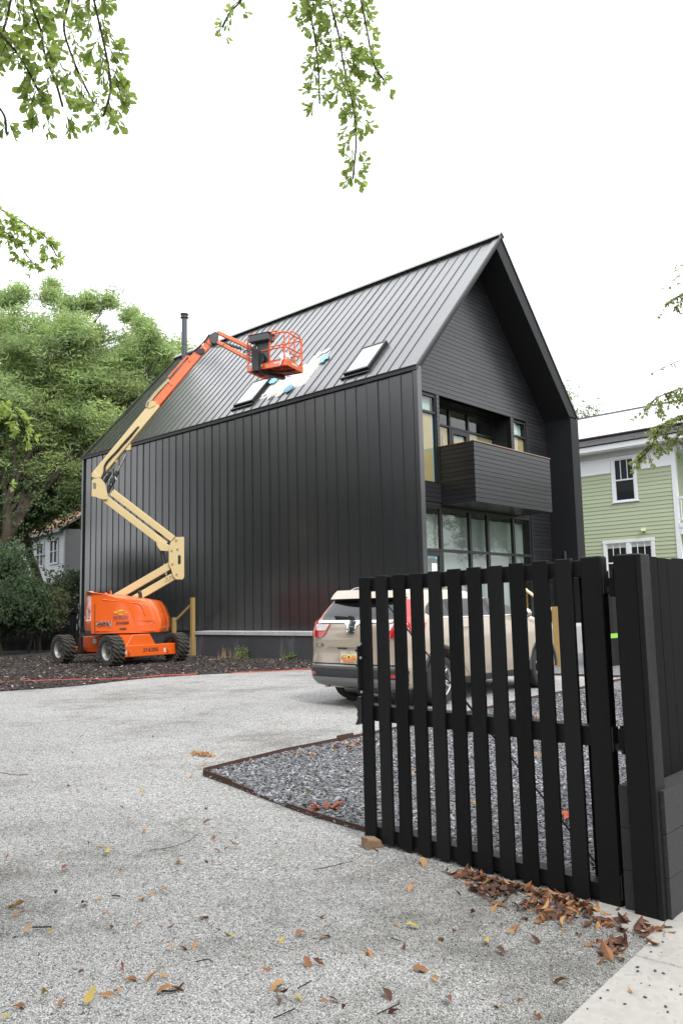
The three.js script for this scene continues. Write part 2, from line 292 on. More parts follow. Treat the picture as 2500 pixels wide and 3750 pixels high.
// stones and chips as real geometry where they can be told apart
function pebble(seed, sx, sy, sz) { const r = mulberry(seed); let g = new THREE.IcosahedronGeometry(0.5, 0); g = mergeVertices((g.deleteAttribute('uv'), g.deleteAttribute('normal'), g)); const p = g.attributes.position; for (let i = 0; i < p.count; i++) { const k = 0.72 + 0.5 * r(); p.setXYZ(i, p.getX(i) * k * sx, p.getY(i) * k * sy, p.getZ(i) * k * sz); } g = g.toNonIndexed(); g.computeVertexNormals(); return g; }
function scatter(name, geo, material, n, place, color) {
  const im = new THREE.InstancedMesh(geo, material, n); const m4 = new THREE.Matrix4(), q = new THREE.Quaternion(), e = new THREE.Euler(), c = new THREE.Color(); let k = 0, tries = 0;
  while (k < n && tries++ < n * 6) { const s = place(); if (!s) continue; e.set(s.tx, rnd() * 6.283, s.tz); q.setFromEuler(e); m4.compose(V3(s.x, s.y, s.z), q, V3(s.s, s.s * (s.fy || 1), s.s * (s.fz || 1))); im.setMatrixAt(k, m4); color(c, s); im.setColorAt(k, c); k++; }
  im.count = k; return stuff(name, im);
}
const drivePolyNear = (x, z) => !inPoly(x, z, slatePoly) && (x * 0.764 + z * 0.645 < (0.719 * 0.764 - 2.853 * 0.645) - 0.0 || true);
const walkA = gnd(2079, 3750), walkB = gnd(2398, 3446), walkO = V3(-(walkB.z - walkA.z), 0, walkB.x - walkA.x).normalize();
const onWalk = (x, z) => (x - walkA.x) * walkO.x + (z - walkA.z) * walkO.z > 0;
for (const [seed, n] of [[1, 78000], [2, 78000], [3, 78000]])
  scatter('loose_gravel', pebble(seed * 13, 1, 0.75, 0.85), M.stone, n, () => {
    const d = 2.35 + 7.2 * Math.pow(rnd(), 1.75), a = rr(-0.47, 0.47), x = d * Math.tan(a) * 1.0, z = -d; if (d > 4.5 && rnd() < (d - 4.5) / 5) return null;
    if (onWalk(x, z) || inPoly(x, z, slatePoly)) return null;
    if (noise3.noise(x * 1.2, z * 1.2, 40) < -0.25 && rnd() < 0.6) return null;
    const s = rr(0.004, 0.0102); return { x, y: s * 0.12, z, s, tx: rr(-0.6, 0.6), tz: rr(-0.6, 0.6) };
  }, (c, s) => { const k = rnd(), q = 1 - 0.85 * dirtAt(s.x, s.z); let t = (k < 0.10 ? rr(0.10, 0.17) : k < 0.57 ? rr(0.24, 0.37) : rr(0.35, 0.52)) * q; const w = rr(-0.03, 0.03); c.setRGB(t * (1.01 + w), t, t * (0.98 - w) * (0.92 + 0.08 * q)); });
{ const box = [-1.4, 4.6, -12.6, -3.8];
  for (const [seed, n] of [[4, 46000], [5, 46000]])
    scatter('slate_chips', pebble(seed * 31, 1.3, 0.34, 0.85), M.slateChip, n, () => {
      const d = 3.9 + 9 * Math.pow(rnd(), 1.6), a = rr(-0.18, 0.46), x = d * Math.tan(a), z = -d; if (!inPoly(x, z, slatePoly)) return null;
      const s = rr(0.014, 0.036); return { x, y: 0.006 + rr(0.0, 0.012), z, s, tx: rr(-0.5, 0.5), tz: rr(-0.5, 0.5) };
    }, c => { const t = rnd() < 0.16 ? rr(0.2, 0.36) : rr(0.04, 0.17); c.setRGB(t * 0.97, t * 0.99, t * rr(1.0, 1.13)); }); }
// shredded bark over the mulch
scatter('bark_shreds', new THREE.BoxGeometry(1, 0.16, 0.3), mat([1, 1, 1], 0.95), 16000, () => { const z = rr(-27, -14.6), x = rr(-0.52, 0.04) * -z * 0.9; if (!inPoly(x, z, mulchPoly)) return null; const s = rr(0.03, 0.11); return { x, y: 0.006 + s * 0.12, z, s, tx: rr(-0.4, 0.4), tz: rr(-0.4, 0.4) }; }, c => { const t = rnd() < 0.05 ? rr(0.12, 0.3) : rr(0.01, 0.065); c.setRGB(t * 1.2, t * 0.95, t * 0.85); });
// red marking string lying along the mulch edge
{
  const red = mat([0.46, 0.085, 0.05], 0.8);
  const s1 = [[-60, 2508], [0, 2503], [40, 2500], [55, 2498]], s2 = [[76, 2494], [95, 2497], [150, 2497], [240, 2494], [330, 2492], [408, 2493], [430, 2490], [520, 2485], [600, 2479], [680, 2475], [724, 2472]], s3 = [[842, 2465], [862, 2468], [950, 2464], [1040, 2460], [1120, 2454], [1200, 2450]];
  const line = (s, n) => mesh(n, tube(s.map(q => gnd(q[0], q[1]).setY(0.022 + rr(0, 0.012))), 0.010, s.length * 6, 6), red, scene);
  for (const [s, l] of [[s1, 'short end of red string at the yard edge'], [s2, 'long red string lying along the mulch before the boom lift'], [s3, 'red string lying on the gravel edge behind the car']]) { const m = line(s, numbered('marking_string')); m.userData = { label: l, category: 'string' }; }
}
// ------------------------------------------------------------------ black house (local x = along the front, y up, -z = depth)
const EAVE = 7.46, RIDGE = 12.35, HW = 8.77, HLEN = 16.34, MID = HW / 2, FD = 0.92, FLOOR = 0.77;
const slope = (RIDGE - EAVE) / MID, SANG = Math.atan(slope), SLEN = Math.hypot(MID, RIDGE - EAVE);
{
  const H = thing('house', 'tall black gabled house with standing-seam metal wall and roof', 'house', HO.toArray(), PHI);
  const PITCHP = 0.388, NP = Math.floor((HLEN - 0.16) / PITCHP);
  // cores: side walls, back wall, roof slabs
  mesh('wall_core', [bx(0.035, 0.15, 0.0, EAVE - 0.1, -HLEN + 0.02, -0.03), bx(HW - 0.52, HW, 0.0, EAVE - 0.05, -HLEN, 0), bx(0.15, HW - 0.52, 0, EAVE, -HLEN, -HLEN + 0.2)], M.shell, H);
  // gable of the back wall
  { const g = ext([[0.15, EAVE], [HW - 0.52, EAVE], [MID, RIDGE - 0.5]], 0.2); g.translate(0, 0, -HLEN); mesh('back_gable', g, M.metalTrim, H); }
  // roof slabs as prisms: left thin, right thick
  { const L = ext([[0.02, EAVE - 0.02], [MID, RIDGE - 0.035], [MID, RIDGE - 0.035 - 0.13], [0.13, EAVE - 0.1]], HLEN - 0.02); L.translate(0, 0, -HLEN + 0.01); mesh('roof_slab', L, M.shell, H);
    const R = ext([[MID + 0.001, RIDGE - 0.03], [HW, EAVE], [HW - 0.52, EAVE], [HW - 0.52, EAVE - 0.06], [MID - 0.24, RIDGE - 0.46], [MID + 0.001, RIDGE - 0.165]].slice(0), HLEN - 0.02); R.translate(0, 0, -HLEN + 0.012); mesh('roof_slab', R, M.shell, H); }
  // right rake fascia trim, two pieces
  { const dx = Math.cos(SANG), dy = Math.sin(SANG);
    mesh('rake_trim', bar(V3(MID, RIDGE - 0.01, 0.004), V3(HW + 0.03, EAVE - 0.03, 0.004), 0.03, 0.05, V3(dy, dx, 0)), M.metalTrim, H);
    mesh('rake_trim', bar(V3(0.02, EAVE - 0.01, 0.012), V3(MID, RIDGE + 0.0, 0.012), 0.02, 0.055, V3(-dy, dx, 0)), M.metalTrim, H); }
  // left wall: one panel per seam bay
  const jit = () => (rnd() - 0.5) * 0.011;
  { const plate = bx(-0.016, 0, FLOOR, EAVE - 0.135, -PITCHP + 0.003, -0.003), seam = bx(-0.036, 0, FLOOR, EAVE - 0.135, -0.006, 0.0065, 0.003), g = mergeGeometries([clean(plate), clean(seam)]);
    for (let i = 0; i < NP; i++) { const m = mesh('wall_panel', g, M.metalWall, H); m.position.set(0.022, 0, -0.16 - i * PITCHP); m.rotation.y = jit(); m.rotation.z = jit() * 0.12; }
    mesh('corner_trim', [bx(-0.03, 0.15, 0.0 + FLOOR, EAVE - 0.02, -0.125, 0.006, 0.004)], M.metalWall, H);
    mesh('corner_trim', [bx(-0.03, 0.12, FLOOR, EAVE - 0.02, -HLEN, -HLEN + 0.12, 0.004)], M.metalWall, H);
    mesh('eave_trim', [bx(-0.06, 0.03, EAVE - 0.14, EAVE - 0.02, -HLEN - 0.01, 0.01, 0.006), bx(-0.085, 0.03, EAVE - 0.035, EAVE - 0.012, -HLEN - 0.02, 0.015)], M.metalTrim, H);
    mesh('base_trim', bx(-0.055, 0.03, FLOOR - 0.025, FLOOR + 0.015, -HLEN, 0.005), M.metalTrim, H);
    mesh('foundation', bx(-0.01, 0.1, 0, FLOOR - 0.02, -HLEN, 0), M.foundation, H); }
  // concrete walk along the wall with its light slab
  { const led = mesh('wall_ledge', bx(-0.6, -0.02, -0.01, 0.655, -8.32, -0.2), M.foundation, H);
    mesh('ledge_slab', bx(-0.63, -0.055, 0.655, 0.765, -6.05, -0.2, 0.008), M.slab, led); mesh('ledge_slab', bx(-0.632, -0.055, 0.655, 0.762, -8.36, -6.06, 0.008), M.slab, led); }
  // roof: one panel per bay, five of them opened up between the skylights
  const roofP = new THREE.Group(); roofP.name = 'roof'; roofP.position.set(0, EAVE, 0); roofP.rotation.z = SANG; H.add(roofP);   // local x runs up the slope, y is out
  const panelGeo = (s0, s1) => mergeGeometries([clean(bx(s0, s1, 0, 0.02, -PITCHP + 0.002, -0.002)), clean(bx(s0, s1, 0, 0.040, -0.008, 0.008, 0.002))]);
  const full = panelGeo(-0.06, SLEN - 0.1);
  const S = u => u / Math.cos(SANG);
  const open = { 11: [0.42, 1.60], 12: [0.38, 1.60], 13: [0.26, 1.30], 14: [0.30, 1.12], 15: [0.34, 0.98] };
  for (let i = 0; i < NP; i++) {
    const z = -0.18 - i * PITCHP;
    const put = g => { const m = mesh('roof_panel', g, M.metalRoof, roofP); m.position.set(0, 0, z); m.rotation.x = jit() * 0.9; m.rotation.z = jit() * 0.10; };
    if (open[i]) { const [a, b] = open[i]; put(panelGeo(-0.06, S(a))); put(panelGeo(S(b), SLEN - 0.1)); } else put(full);
  }
  mesh('rake_flashing', bx(-0.06, SLEN, 0.004, 0.05, -0.165, 0.02, 0.006), M.metalRoof, roofP);
  mesh('rake_flashing', bx(-0.06, SLEN, 0.004, 0.05, -HLEN - 0.01, -HLEN + 0.1, 0.006), M.metalRoof, roofP);
  { // opened patch: foil underlay, tape along the ribs, blue tape
    for (const k of Object.keys(open)) { const i = +k, [a, b] = open[k], z = -0.18 - i * PITCHP; const u = mesh('underlay_sheet', bx(S(a) - 0.01, S(b) + 0.02, 0.001, 0.013, z - PITCHP + 0.004, z - 0.004), M.foil, roofP);
      const ns = 5, tg = []; for (let j = 0; j < ns; j++) { const s0 = lerp(S(a), S(b), j / ns) + rr(0, 0.05), w = rr(0.03, 0.055), zz = z + rr(-0.03, 0.02); tg.push(bx(s0, s0 + (S(b) - S(a)) / ns * rr(0.7, 1.05), 0.013, 0.02 + rr(0, 0.02), zz - w, zz)); } mesh('seam_tape', tg, M.foilTape, u); }
    for (let k = 0; k < 16; k++) { const v = rr(4.5, 6.45), i = clamp(Math.floor((v - 0.18) / PITCHP), 11, 15), [a, b] = open[i]; const u = rnd() < 0.5 ? a + rr(-0.06, 0.12) : b + rr(-0.15, 0.07); const pts = []; const w = rr(0.08, 0.17), h = rr(0.05, 0.12), an = rr(-0.6, 0.6); for (let q = 0; q < 9; q++) { const t = q / 9 * 6.283, e = rr(0.6, 1.15); const x = Math.cos(t) * w * e, y = Math.sin(t) * h * e; pts.push([x * Math.cos(an) - y * Math.sin(an), x * Math.sin(an) + y * Math.cos(an)]); } const g = ext(pts, 0.005); g.rotateX(-Math.PI / 2); g.translate(S(u), 0.043 + k * 0.0007, -v); mesh('foil_scrap', g, M.foil, roofP); }
    const blob = (c, a, b, ang) => { const pts = []; for (let k = 0; k < 26; k++) { const t = k / 26 * 6.283, q = 0.66 + 0.45 * rnd(); const x = Math.cos(t) * a * q, y = Math.sin(t) * b * q; pts.push([x * Math.cos(ang) - y * Math.sin(ang), x * Math.sin(ang) + y * Math.cos(ang)]); } const g = ext(pts, 0.008); g.rotateX(-Math.PI / 2); g.translate(S(c[0]), 0.062, -c[1]); return g; };
    mesh('blue_tape', blob([1.26, 4.4], 0.26, 0.2, 0.3), M.blueTape, roofP); mesh('blue_tape', blob([0.40, 5.08], 0.25, 0.2, 0.5), M.blueTape, roofP); mesh('blue_tape', blob([0.98, 6.36], 0.3, 0.2, 0.6), M.blueTape, roofP); }
  // skylights
  for (const [v0, v1] of [[6.58, 7.38], [1.84, 2.64]]) {
    const s0 = S(0.27), s1 = S(1.09); const k = new THREE.Group(); k.name = 'skylight'; roofP.add(k);
    mesh('frame', [bx(s0 - 0.02, s1 + 0.02, 0, 0.13, -v0 + 0.0, -v0 + 0.055, 0.006), bx(s0 - 0.02, s1 + 0.02, 0, 0.13, -v1 - 0.055, -v1, 0.006), bx(s0 - 0.03, s0 + 0.045, 0.001, 0.131, -v1, -v0, 0.006), bx(s1 - 0.045, s1 + 0.03, 0.001, 0.131, -v1, -v0, 0.006), bx(s0 + 0.04, s1 - 0.04, 0.0, 0.09, -v1 + 0.001, -v0 - 0.001)], M.frame, k);
    mesh('pane', bx(s0 + 0.03, s1 - 0.03, 0.108, 0.118, -v1 + 0.002, -v0 - 0.002), mat([0.10, 0.12, 0.12], 0.04, { ior: 1.75, clearcoat: 1, clearcoatRoughness: 0.02 }), k);
    mesh('flashing', [bx(s0 - 0.16, s0 - 0.03, 0.021, 0.04, -v1 - 0.12, -v0 + 0.12), bx(s0 - 0.16, s0 - 0.11, 0.04, 0.075, -v1 - 0.12, -v0 + 0.12, 0.004)], M.metalTrim, k);
  }
  { const r = mesh('ridge_cap', [bx(SLEN - 0.13, SLEN - 0.02, 0.055, 0.11, -HLEN - 0.02, 0.03, 0.01)], M.metalTrim, roofP); }
  { const g = ext([[MID - 0.15, RIDGE - 0.02], [MID - 0.14, RIDGE + 0.05], [MID, RIDGE + 0.17], [MID + 0.13, RIDGE + 0.05], [MID + 0.15, RIDGE - 0.02], [MID, RIDGE + 0.115]], HLEN + 0.06); g.translate(0, 0, -HLEN - 0.02); mesh('ridge_vent', g, M.ridge, H); }
  // right slope
  { const right = new THREE.Group(); right.name = 'roof'; right.position.set(HW, EAVE, 0); right.rotation.z = -SANG; H.add(right);
    const g = mergeGeometries([clean(bx(-SLEN + 0.1, 0.06, 0, 0.02, -PITCHP + 0.002, -0.002)), clean(bx(-SLEN + 0.1, 0.06, 0, 0.058, -0.0115, 0.0115))]); for (let i = 0; i < NP; i++) { const m = mesh('roof_panel', g, M.metalRoof, right); m.position.z = -0.06 - i * PITCHP; } }
  // flue
  { const f = new THREE.Group(); f.name = 'flue'; f.position.set(4.02, 0, -15.26); H.add(f); const pm = mat([0.055, 0.06, 0.07], 0.55);
    mesh('pipe', [rod(V3(0, 11.6, 0), V3(0, 13.86, 0), 0.118, 24), rod(V3(0, 12.63, 0), V3(0, 12.66, 0), 0.124, 24)], pm, f);
    mesh('cap', [rod(V3(0, 13.82, 0), V3(0, 13.86, 0), 0.175, 24), rod(V3(0, 13.86, 0), V3(0, 13.92, 0), 0.13, 24), rod(V3(0, 13.92, 0), V3(0, 13.99, 0), 0.15, 24, 0.18), rod(V3(0, 13.99, 0), V3(0, 14.0, 0), 0.18, 24)], pm, f); }

  // ---------- front: boards with openings, at z = -FD
  const openings = [[0.62, 2.06, 4.70, 7.20], [2.19, 6.02, 4.34, 7.23], [6.19, 6.97, 4.70, 7.19], [0.55, 7.0, FLOOR, 4.09]];
  const uMin = y => Math.max(0.15, 0.15 + (y - EAVE) / slope + (y > EAVE ? 0.03 : 0)), uMax = y => Math.min(HW - 0.52, y > EAVE - 0.06 ? (MID - 0.24) + (RIDGE - 0.46 - y) / slope : 99);
  const BH = 0.127, gap = 0.011;
  let row = 0;
  for (let y = FLOOR; y < RIDGE - 0.65; y += BH, row++) {
    const y1 = y + BH - gap; let segs = [[0, 1]];
    const L0 = uMin(y), L1 = uMin(y1), R0 = uMax(y), R1 = uMax(y1); if (R1 - L1 < 0.12) break;
    let spans = [[Math.min(L0, L1), Math.max(R0, R1)]];
    for (const [a, b, c, d] of openings) { if (y1 <= c + 0.01 || y >= d - 0.01) continue; const o = []; for (const [s, e] of spans) { if (b <= s || a >= e) { o.push([s, e]); continue; } if (a > s + 0.02) o.push([s, a]); if (b < e - 0.02) o.push([b, e]); } spans = o; }
    const cut = []; for (const [s, e] of spans) { if (e - s > 3.2 && rnd() < 0.75) { const m = lerp(s, e, rr(0.25, 0.75)); cut.push([s, m - 0.0015], [m + 0.0015, e]); } else cut.push([s, e]); }
    for (const [s, e] of cut) {
      const q = [[Math.max(s, L0), y], [Math.min(e, R0), y], [Math.min(e, R1), y1], [Math.max(s, L1), y1]];
      // clip top/bottom of the board where an opening ends inside it
      const g = ext(q, 0.022); g.translate(0, 0, -FD - 0.022 + rr(-0.0015, 0.0015));
      mesh('siding_board', g, pick(boardTones), H);
    }
  }
  // backing behind the boards, in pieces round the openings
  { const z0 = -FD - 0.16, z1 = -FD - 0.0235; const b = [bx(0.15, 0.55, FLOOR, EAVE, z0, z1), bx(0.55, 0.62, 4.09, EAVE, z0, z1), bx(7.0, HW - 0.52, FLOOR, EAVE, z0, z1), bx(0.62, 6.97, 4.09, 4.34, z0, z1), bx(0.62, 2.19, 4.34, 4.70, z0, z1), bx(6.02, 7.0, 4.34, 4.70, z0, z1), bx(2.06, 2.19, 4.70, 7.23, z0, z1), bx(6.02, 6.19, 4.70, 7.19, z0, z1), bx(6.97, 7.0, 4.09, EAVE, z0, z1), bx(0.62, 2.19, 7.2, EAVE, z0, z1), bx(2.19, 6.97, 7.23, EAVE, z0, z1)];
    const g = ext([[0.15, EAVE], [HW - 0.52, EAVE], [MID - 0.24, RIDGE - 0.46]], 0.136); g.translate(0, 0, z0); mesh('sheathing', [...b, g], M.backing, H); }
  // floors, ceilings, partitions
  mesh('floor_slab', [bx(0.15, HW - 0.52, -0.02, FLOOR - 0.01, -HLEN + 0.2, -FD - 0.02)], M.slab, H);
  mesh('ground_floor_room', [bx(0.15, HW - 0.52, FLOOR - 0.01, FLOOR + 0.01, -7, -FD - 0.17), bx(0.155, 0.17, FLOOR + 0.01, 4.1, -7, -FD - 0.17), bx(HW - 0.54, HW - 0.525, FLOOR + 0.01, 4.1, -7, -FD - 0.17), bx(0.15, HW - 0.52, FLOOR, 4.34, -7.1, -7), bx(0.15, HW - 0.52, 4.1, 4.3, -7, -FD - 0.17)], M.drywall, H);
  mesh('upper_room', [bx(0.155, 0.17, 4.31, 7.2, -6.9, -FD - 0.17), bx(HW - 0.54, HW - 0.525, 4.31, 7.2, -6.9, -FD - 0.17), bx(0.15, HW - 0.52, 4.34, 7.3, -7.0, -6.9), bx(0.15, HW - 0.52, 7.31, 7.4, -6.9, -FD - 0.17)], M.drywall, H);
  // glazing helper: outer frame, mullions, transoms, panes
  function glazing(name, u0, u1, y0, y1, z, mull, trans, fw = 0.06, panesSkip = () => false) {
    const W = new THREE.Group(); W.name = name; H.add(W); const f = [bx(u0, u0 + fw, y0, y1, z - 0.09, z, 0.004), bx(u1 - fw, u1, y0, y1, z - 0.09, z, 0.004), bx(u0 + fw, u1 - fw, y0, y0 + fw, z - 0.089, z - 0.001, 0.004), bx(u0 + fw, u1 - fw, y1 - fw, y1, z - 0.089, z - 0.001, 0.004)];
    mesh('frame', f, M.frame, W);
    for (const m of mull) mesh('mullion', bx(m - fw * 0.72, m + fw * 0.72, y0 + fw, y1 - fw, z - 0.091, z + 0.004, 0.004), M.frame, W);
    const us = [u0 + fw, ...mull.flatMap(m => [m - fw * 0.72, m + fw * 0.72]), u1 - fw];
    for (const t of trans) for (let i = 0; i < us.length; i += 2) mesh('transom', bx(us[i], us[i + 1], t - fw * 0.55, t + fw * 0.55, z - 0.088, z - 0.002, 0.004), M.frame, W);
    const ys = [y0 + fw, ...trans.flatMap(t => [t - fw * 0.55, t + fw * 0.55]), y1 - fw];
    for (let i = 0; i < us.length; i += 2) for (let j = 0; j < ys.length; j += 2) { if (panesSkip(i / 2, j / 2)) continue; const g = new THREE.PlaneGeometry(us[i + 1] - us[i] + 0.01, ys[j + 1] - ys[j] + 0.01); g.translate((us[i] + us[i + 1]) / 2, (ys[j] + ys[j + 1]) / 2, z - 0.045); mesh('pane', g, M.glassTint, W); }
    return W;
  }
  const zf = -FD - 0.03;
  const gw = glazing('ground_floor_window', 0.55, 7.0, FLOOR, 4.09, zf, [2.13, 3.55, 4.5, 5.95], [2.88], 0.075);
  { const c = (u0, u1, y0, y1, z) => { const g = new THREE.PlaneGeometry(u1 - u0, y1 - y0, Math.ceil((u1 - u0) * 22), 1); const p = g.attributes.position; for (let i = 0; i < p.count; i++) p.setZ(i, 0.006 * Math.sin(p.getX(i) * 3.1) + 0.003 * Math.sin(p.getX(i) * 7.7 + 1)); g.computeVertexNormals(); g.translate((u0 + u1) / 2, (y0 + y1) / 2, z); return g; };
    mesh('curtain', c(0.62, 6.95, 0.9, 3.9, zf - 0.28), M.curtain, gw);
    const rodg = [rod(V3(0.62, 3.93, zf - 0.24), V3(6.95, 3.93, zf - 0.24), 0.014)]; for (const u of [2.35, 2.42, 2.5, 2.62, 3.2, 3.3, 3.7, 3.82, 3.9, 4.2, 4.28, 5.1, 5.2, 5.28, 5.36]) { const t = new THREE.TorusGeometry(0.026, 0.006, 6, 12); t.rotateY(Math.PI / 2); t.translate(u, 3.91, zf - 0.24); rodg.push(t); } mesh('curtain_rod', rodg, M.blackSteel, gw);
    mesh('door_stile', [bx(1.0, 1.09, FLOOR + 0.08, 2.83, zf - 0.06, zf + 0.006, 0.004), bx(1.97, 2.07, FLOOR + 0.08, 2.83, zf - 0.06, zf + 0.006, 0.004), bx(1.09, 1.97, 2.72, 2.83, zf - 0.058, zf + 0.004, 0.004)], M.frame, gw);
    mesh('notice', bx(1.66, 1.90, 2.18, 2.52, zf - 0.036, zf - 0.032), mat([0.72, 0.76, 0.80], 0.8), gw, 'white paper notice taped to the door glass');
    mesh('blue_tape', [bx(1.5, 1.58, 2.66, 2.71, zf - 0.036, zf - 0.031), bx(1.80, 1.92, 2.64, 2.70, zf - 0.036, zf - 0.031)], M.blueTape, gw); }
  const tw = glazing('tall_window', 0.62, 2.06, 4.70, 7.20, zf, [], [6.70], 0.055);
  mesh('masking_paper', bx(0.66, 1.99, 4.76, 6.64, zf - 0.085, zf - 0.075), M.paper, tw, 'brown paper taped inside the tall window');
  mesh('blind', bx(0.66, 1.99, 6.72, 7.15, zf - 0.16, zf - 0.15), mat([0.42, 0.52, 0.50], 0.9), tw);
  mesh('blue_tape', [bx(1.955, 1.985, 4.76, 6.64, zf - 0.074, zf - 0.071), bx(1.3, 1.62, 5.63, 5.66, zf - 0.074, zf - 0.071), bx(1.78, 1.9, 5.64, 5.665, zf - 0.074, zf - 0.071)], M.blueTape, tw);
  const sw = glazing('side_window', 6.19, 6.97, 4.70, 7.19, zf, [], [6.69], 0.055);
  mesh('masking_paper', bx(6.23, 6.92, 4.76, 6.64, zf - 0.085, zf - 0.075), M.paper, sw); mesh('blind', bx(6.23, 6.92, 6.72, 7.14, zf - 0.16, zf - 0.15), mat([0.42, 0.52, 0.50], 0.9), sw);
  mesh('tape', bx(6.245, 6.275, 4.9, 6.5, zf - 0.074, zf - 0.07), mat([0.7, 0.68, 0.6], 0.8), sw);
  // recess behind the balcony
  { const z = -1.52; mesh('recess_lining', [bx(2.16, 2.19, 4.34, 7.26, z, -FD - 0.024), bx(6.02, 6.05, 4.34, 7.26, z, -FD - 0.024), bx(2.19, 6.02, 7.23, 7.26, z, -FD - 0.024)], boardTones[0], H);
    const rw = glazing('balcony_window', 2.19, 6.02, 4.34, 7.23, z, [3.55, 4.53], [6.64], 0.055);
    mesh('masking_paper', [bx(2.26, 3.5, 4.4, 6.6, z - 0.085, z - 0.075)], M.paper, rw); mesh('masking_paper', [bx(3.68, 4.38, 4.4, 6.42, z - 0.085, z - 0.075)], M.paper, rw); mesh('masking_paper', [bx(4.6, 5.95, 4.4, 6.6, z - 0.085, z - 0.075)], M.paper, rw);
    mesh('door_frame', [bx(3.60, 3.70, 4.40, 6.60, z - 0.06, z + 0.012, 0.004), bx(4.37, 4.475, 4.40, 6.60, z - 0.06, z + 0.012, 0.004), bx(3.70, 4.37, 6.46, 6.6, z - 0.058, z + 0.01, 0.004)], M.frame, rw);
    mesh('tape_strip', [bx(2.98, 3.01, 6.05, 6.4, z - 0.074, z - 0.07), bx(3.2, 3.235, 6.02, 6.35, z - 0.074, z - 0.07)], mat([0.07, 0.05, 0.035], 0.8), rw);
    mesh('blue_tape', [bx(3.7, 4.37, 6.385, 6.41, z - 0.074, z - 0.07), bx(5.28, 5.32, 4.4, 6.58, z - 0.074, z - 0.07), bx(5.9, 5.93, 4.4, 6.58, z - 0.074, z - 0.07)], M.blueTape, rw); }
  // balcony
  { const B = new THREE.Group(); B.name = 'balcony'; H.add(B); const u0 = 2.13, u1 = 6.30, y0 = 4.12, y1 = 5.745, zb = 0.2;
    mesh('parapet_core', [bx(u0 + 0.022, u0 + 0.12, y0 + 0.03, y1, -FD, zb - 0.024), bx(u1 - 0.12, u1 - 0.022, y0 + 0.03, y1, -FD, zb - 0.024), bx(u0 + 0.12, u1 - 0.12, y0 + 0.03, y1, zb - 0.12, zb - 0.0245), bx(u0 + 0.12, u1 - 0.12, 4.2, 4.33, -FD - 0.5, zb - 0.12)], M.backing, B);
    const n = 13, h = (y1 - y0) / n;
    for (let i = 0; i < n; i++) { const a = y0 + i * h, b = a + h - gap; mesh('siding_board', bx(u0, u1, a, b, zb - 0.023 + rr(-0.001, 0.001), zb, 0.002), pick(boardTones), B); mesh('siding_board', bx(u0, u0 + 0.021, a, b, -FD, zb - 0.025, 0.002), pick(boardTones), B); mesh('siding_board', bx(u1 - 0.021, u1, a, b, -FD, zb - 0.025, 0.002), pick(boardTones), B); }
    mesh('cap_rail', [bx(u0 - 0.012, u1 + 0.012, y1 + 0.001, y1 + 0.026, zb - 0.13, zb + 0.014, 0.003), bx(u0 - 0.012, u0 + 0.13, y1 + 0.001, y1 + 0.026, -FD, zb - 0.131, 0.003), bx(u1 - 0.13, u1 + 0.012, y1 + 0.001, y1 + 0.026, -FD, zb - 0.131, 0.003)], mat([0.12, 0.035, 0.02], 0.6), B, 'dark red timber cap');
    mesh('metal_cap', [bx(u0 - 0.01, u1 + 0.016, y1 + 0.027, y1 + 0.035, zb - 0.135, zb + 0.018)], mat([0.55, 0.5, 0.46], 0.4, { metalness: 0.4 }), B);
    mesh('soffit', bx(u0 + 0.022, u1 - 0.022, y0 + 0.004, y0 + 0.03, -FD - 0.02, zb - 0.024), boardTones[2], B);
    for (const u of [3.1, 4.15, 5.2]) mesh('downlight', rod(V3(u, y0 - 0.002, -0.35), V3(u, y0 + 0.004, -0.35), 0.055, 20), M.blackSteel, B); }
  // wall light by the front
  mesh('wall_light', rod(V3(8.18, 2.45, -0.42), V3(8.18, 3.05, -0.42), 0.045, 16), mat([0.03, 0.03, 0.035], 0.4), H);
  // landing in front of the glazing
  mesh('landing', bx(0.17, HW - 0.54, -0.01, FLOOR - 0.035, -FD - 0.015, 1.55), M.slab, H);
}
// front steps with timber handrail
{
  const S = thing('concrete_steps', 'pale concrete steps rising to the landing of the black house', 'steps', HO.toArray(), PHI);
  const n = 4; for (let i = 0; i < n; i++) { const y = (FLOOR - 0.035) * (n - i) / (n + 1), z0 = 1.56 + i * 0.3; mesh('step', bx(0.62, 2.3, -0.01, y, z0, z0 + 0.3, 0.008), M.slab, S); }
  const R = thing('handrail', 'timber handrail on posts beside the concrete steps', 'handrail', HO.toArray(), PHI);
  const at = (x, y) => { const q = toHL(onPlane(x, y, HL(0.48, 0, 0), UDIR)); return V3(q[0], q[1], -q[2]); };
  const b0 = at(2043, 2442), b1 = at(2041, 2222), r0 = at(1915, 2152), r1 = at(2036, 2245);
  mesh('post', bx(0.40, 0.54, 0, b1.y, b0.z - 0.05, b0.z + 0.09, 0.006), M.pine, R);
  mesh('rail', bar(r0.setX(0.47), r1.setX(0.47), 0.09, 0.045, YUP, 0.008), M.rail, R);
  const d0 = at(2033, 2296), d1 = at(2033, 2163); mesh('stub_post', bx(0.55, 0.68, FLOOR - 0.5, d1.y, b0.z - 0.62, b0.z - 0.48, 0.006), mat([0.05, 0.05, 0.055], 0.6), R, 'dark painted stub post');
  mesh('post', bx(0.40, 0.54, FLOOR - 0.035, r0.y - 0.02, r0.z - 0.02, r0.z + 0.07, 0.006), M.pine, R);
}
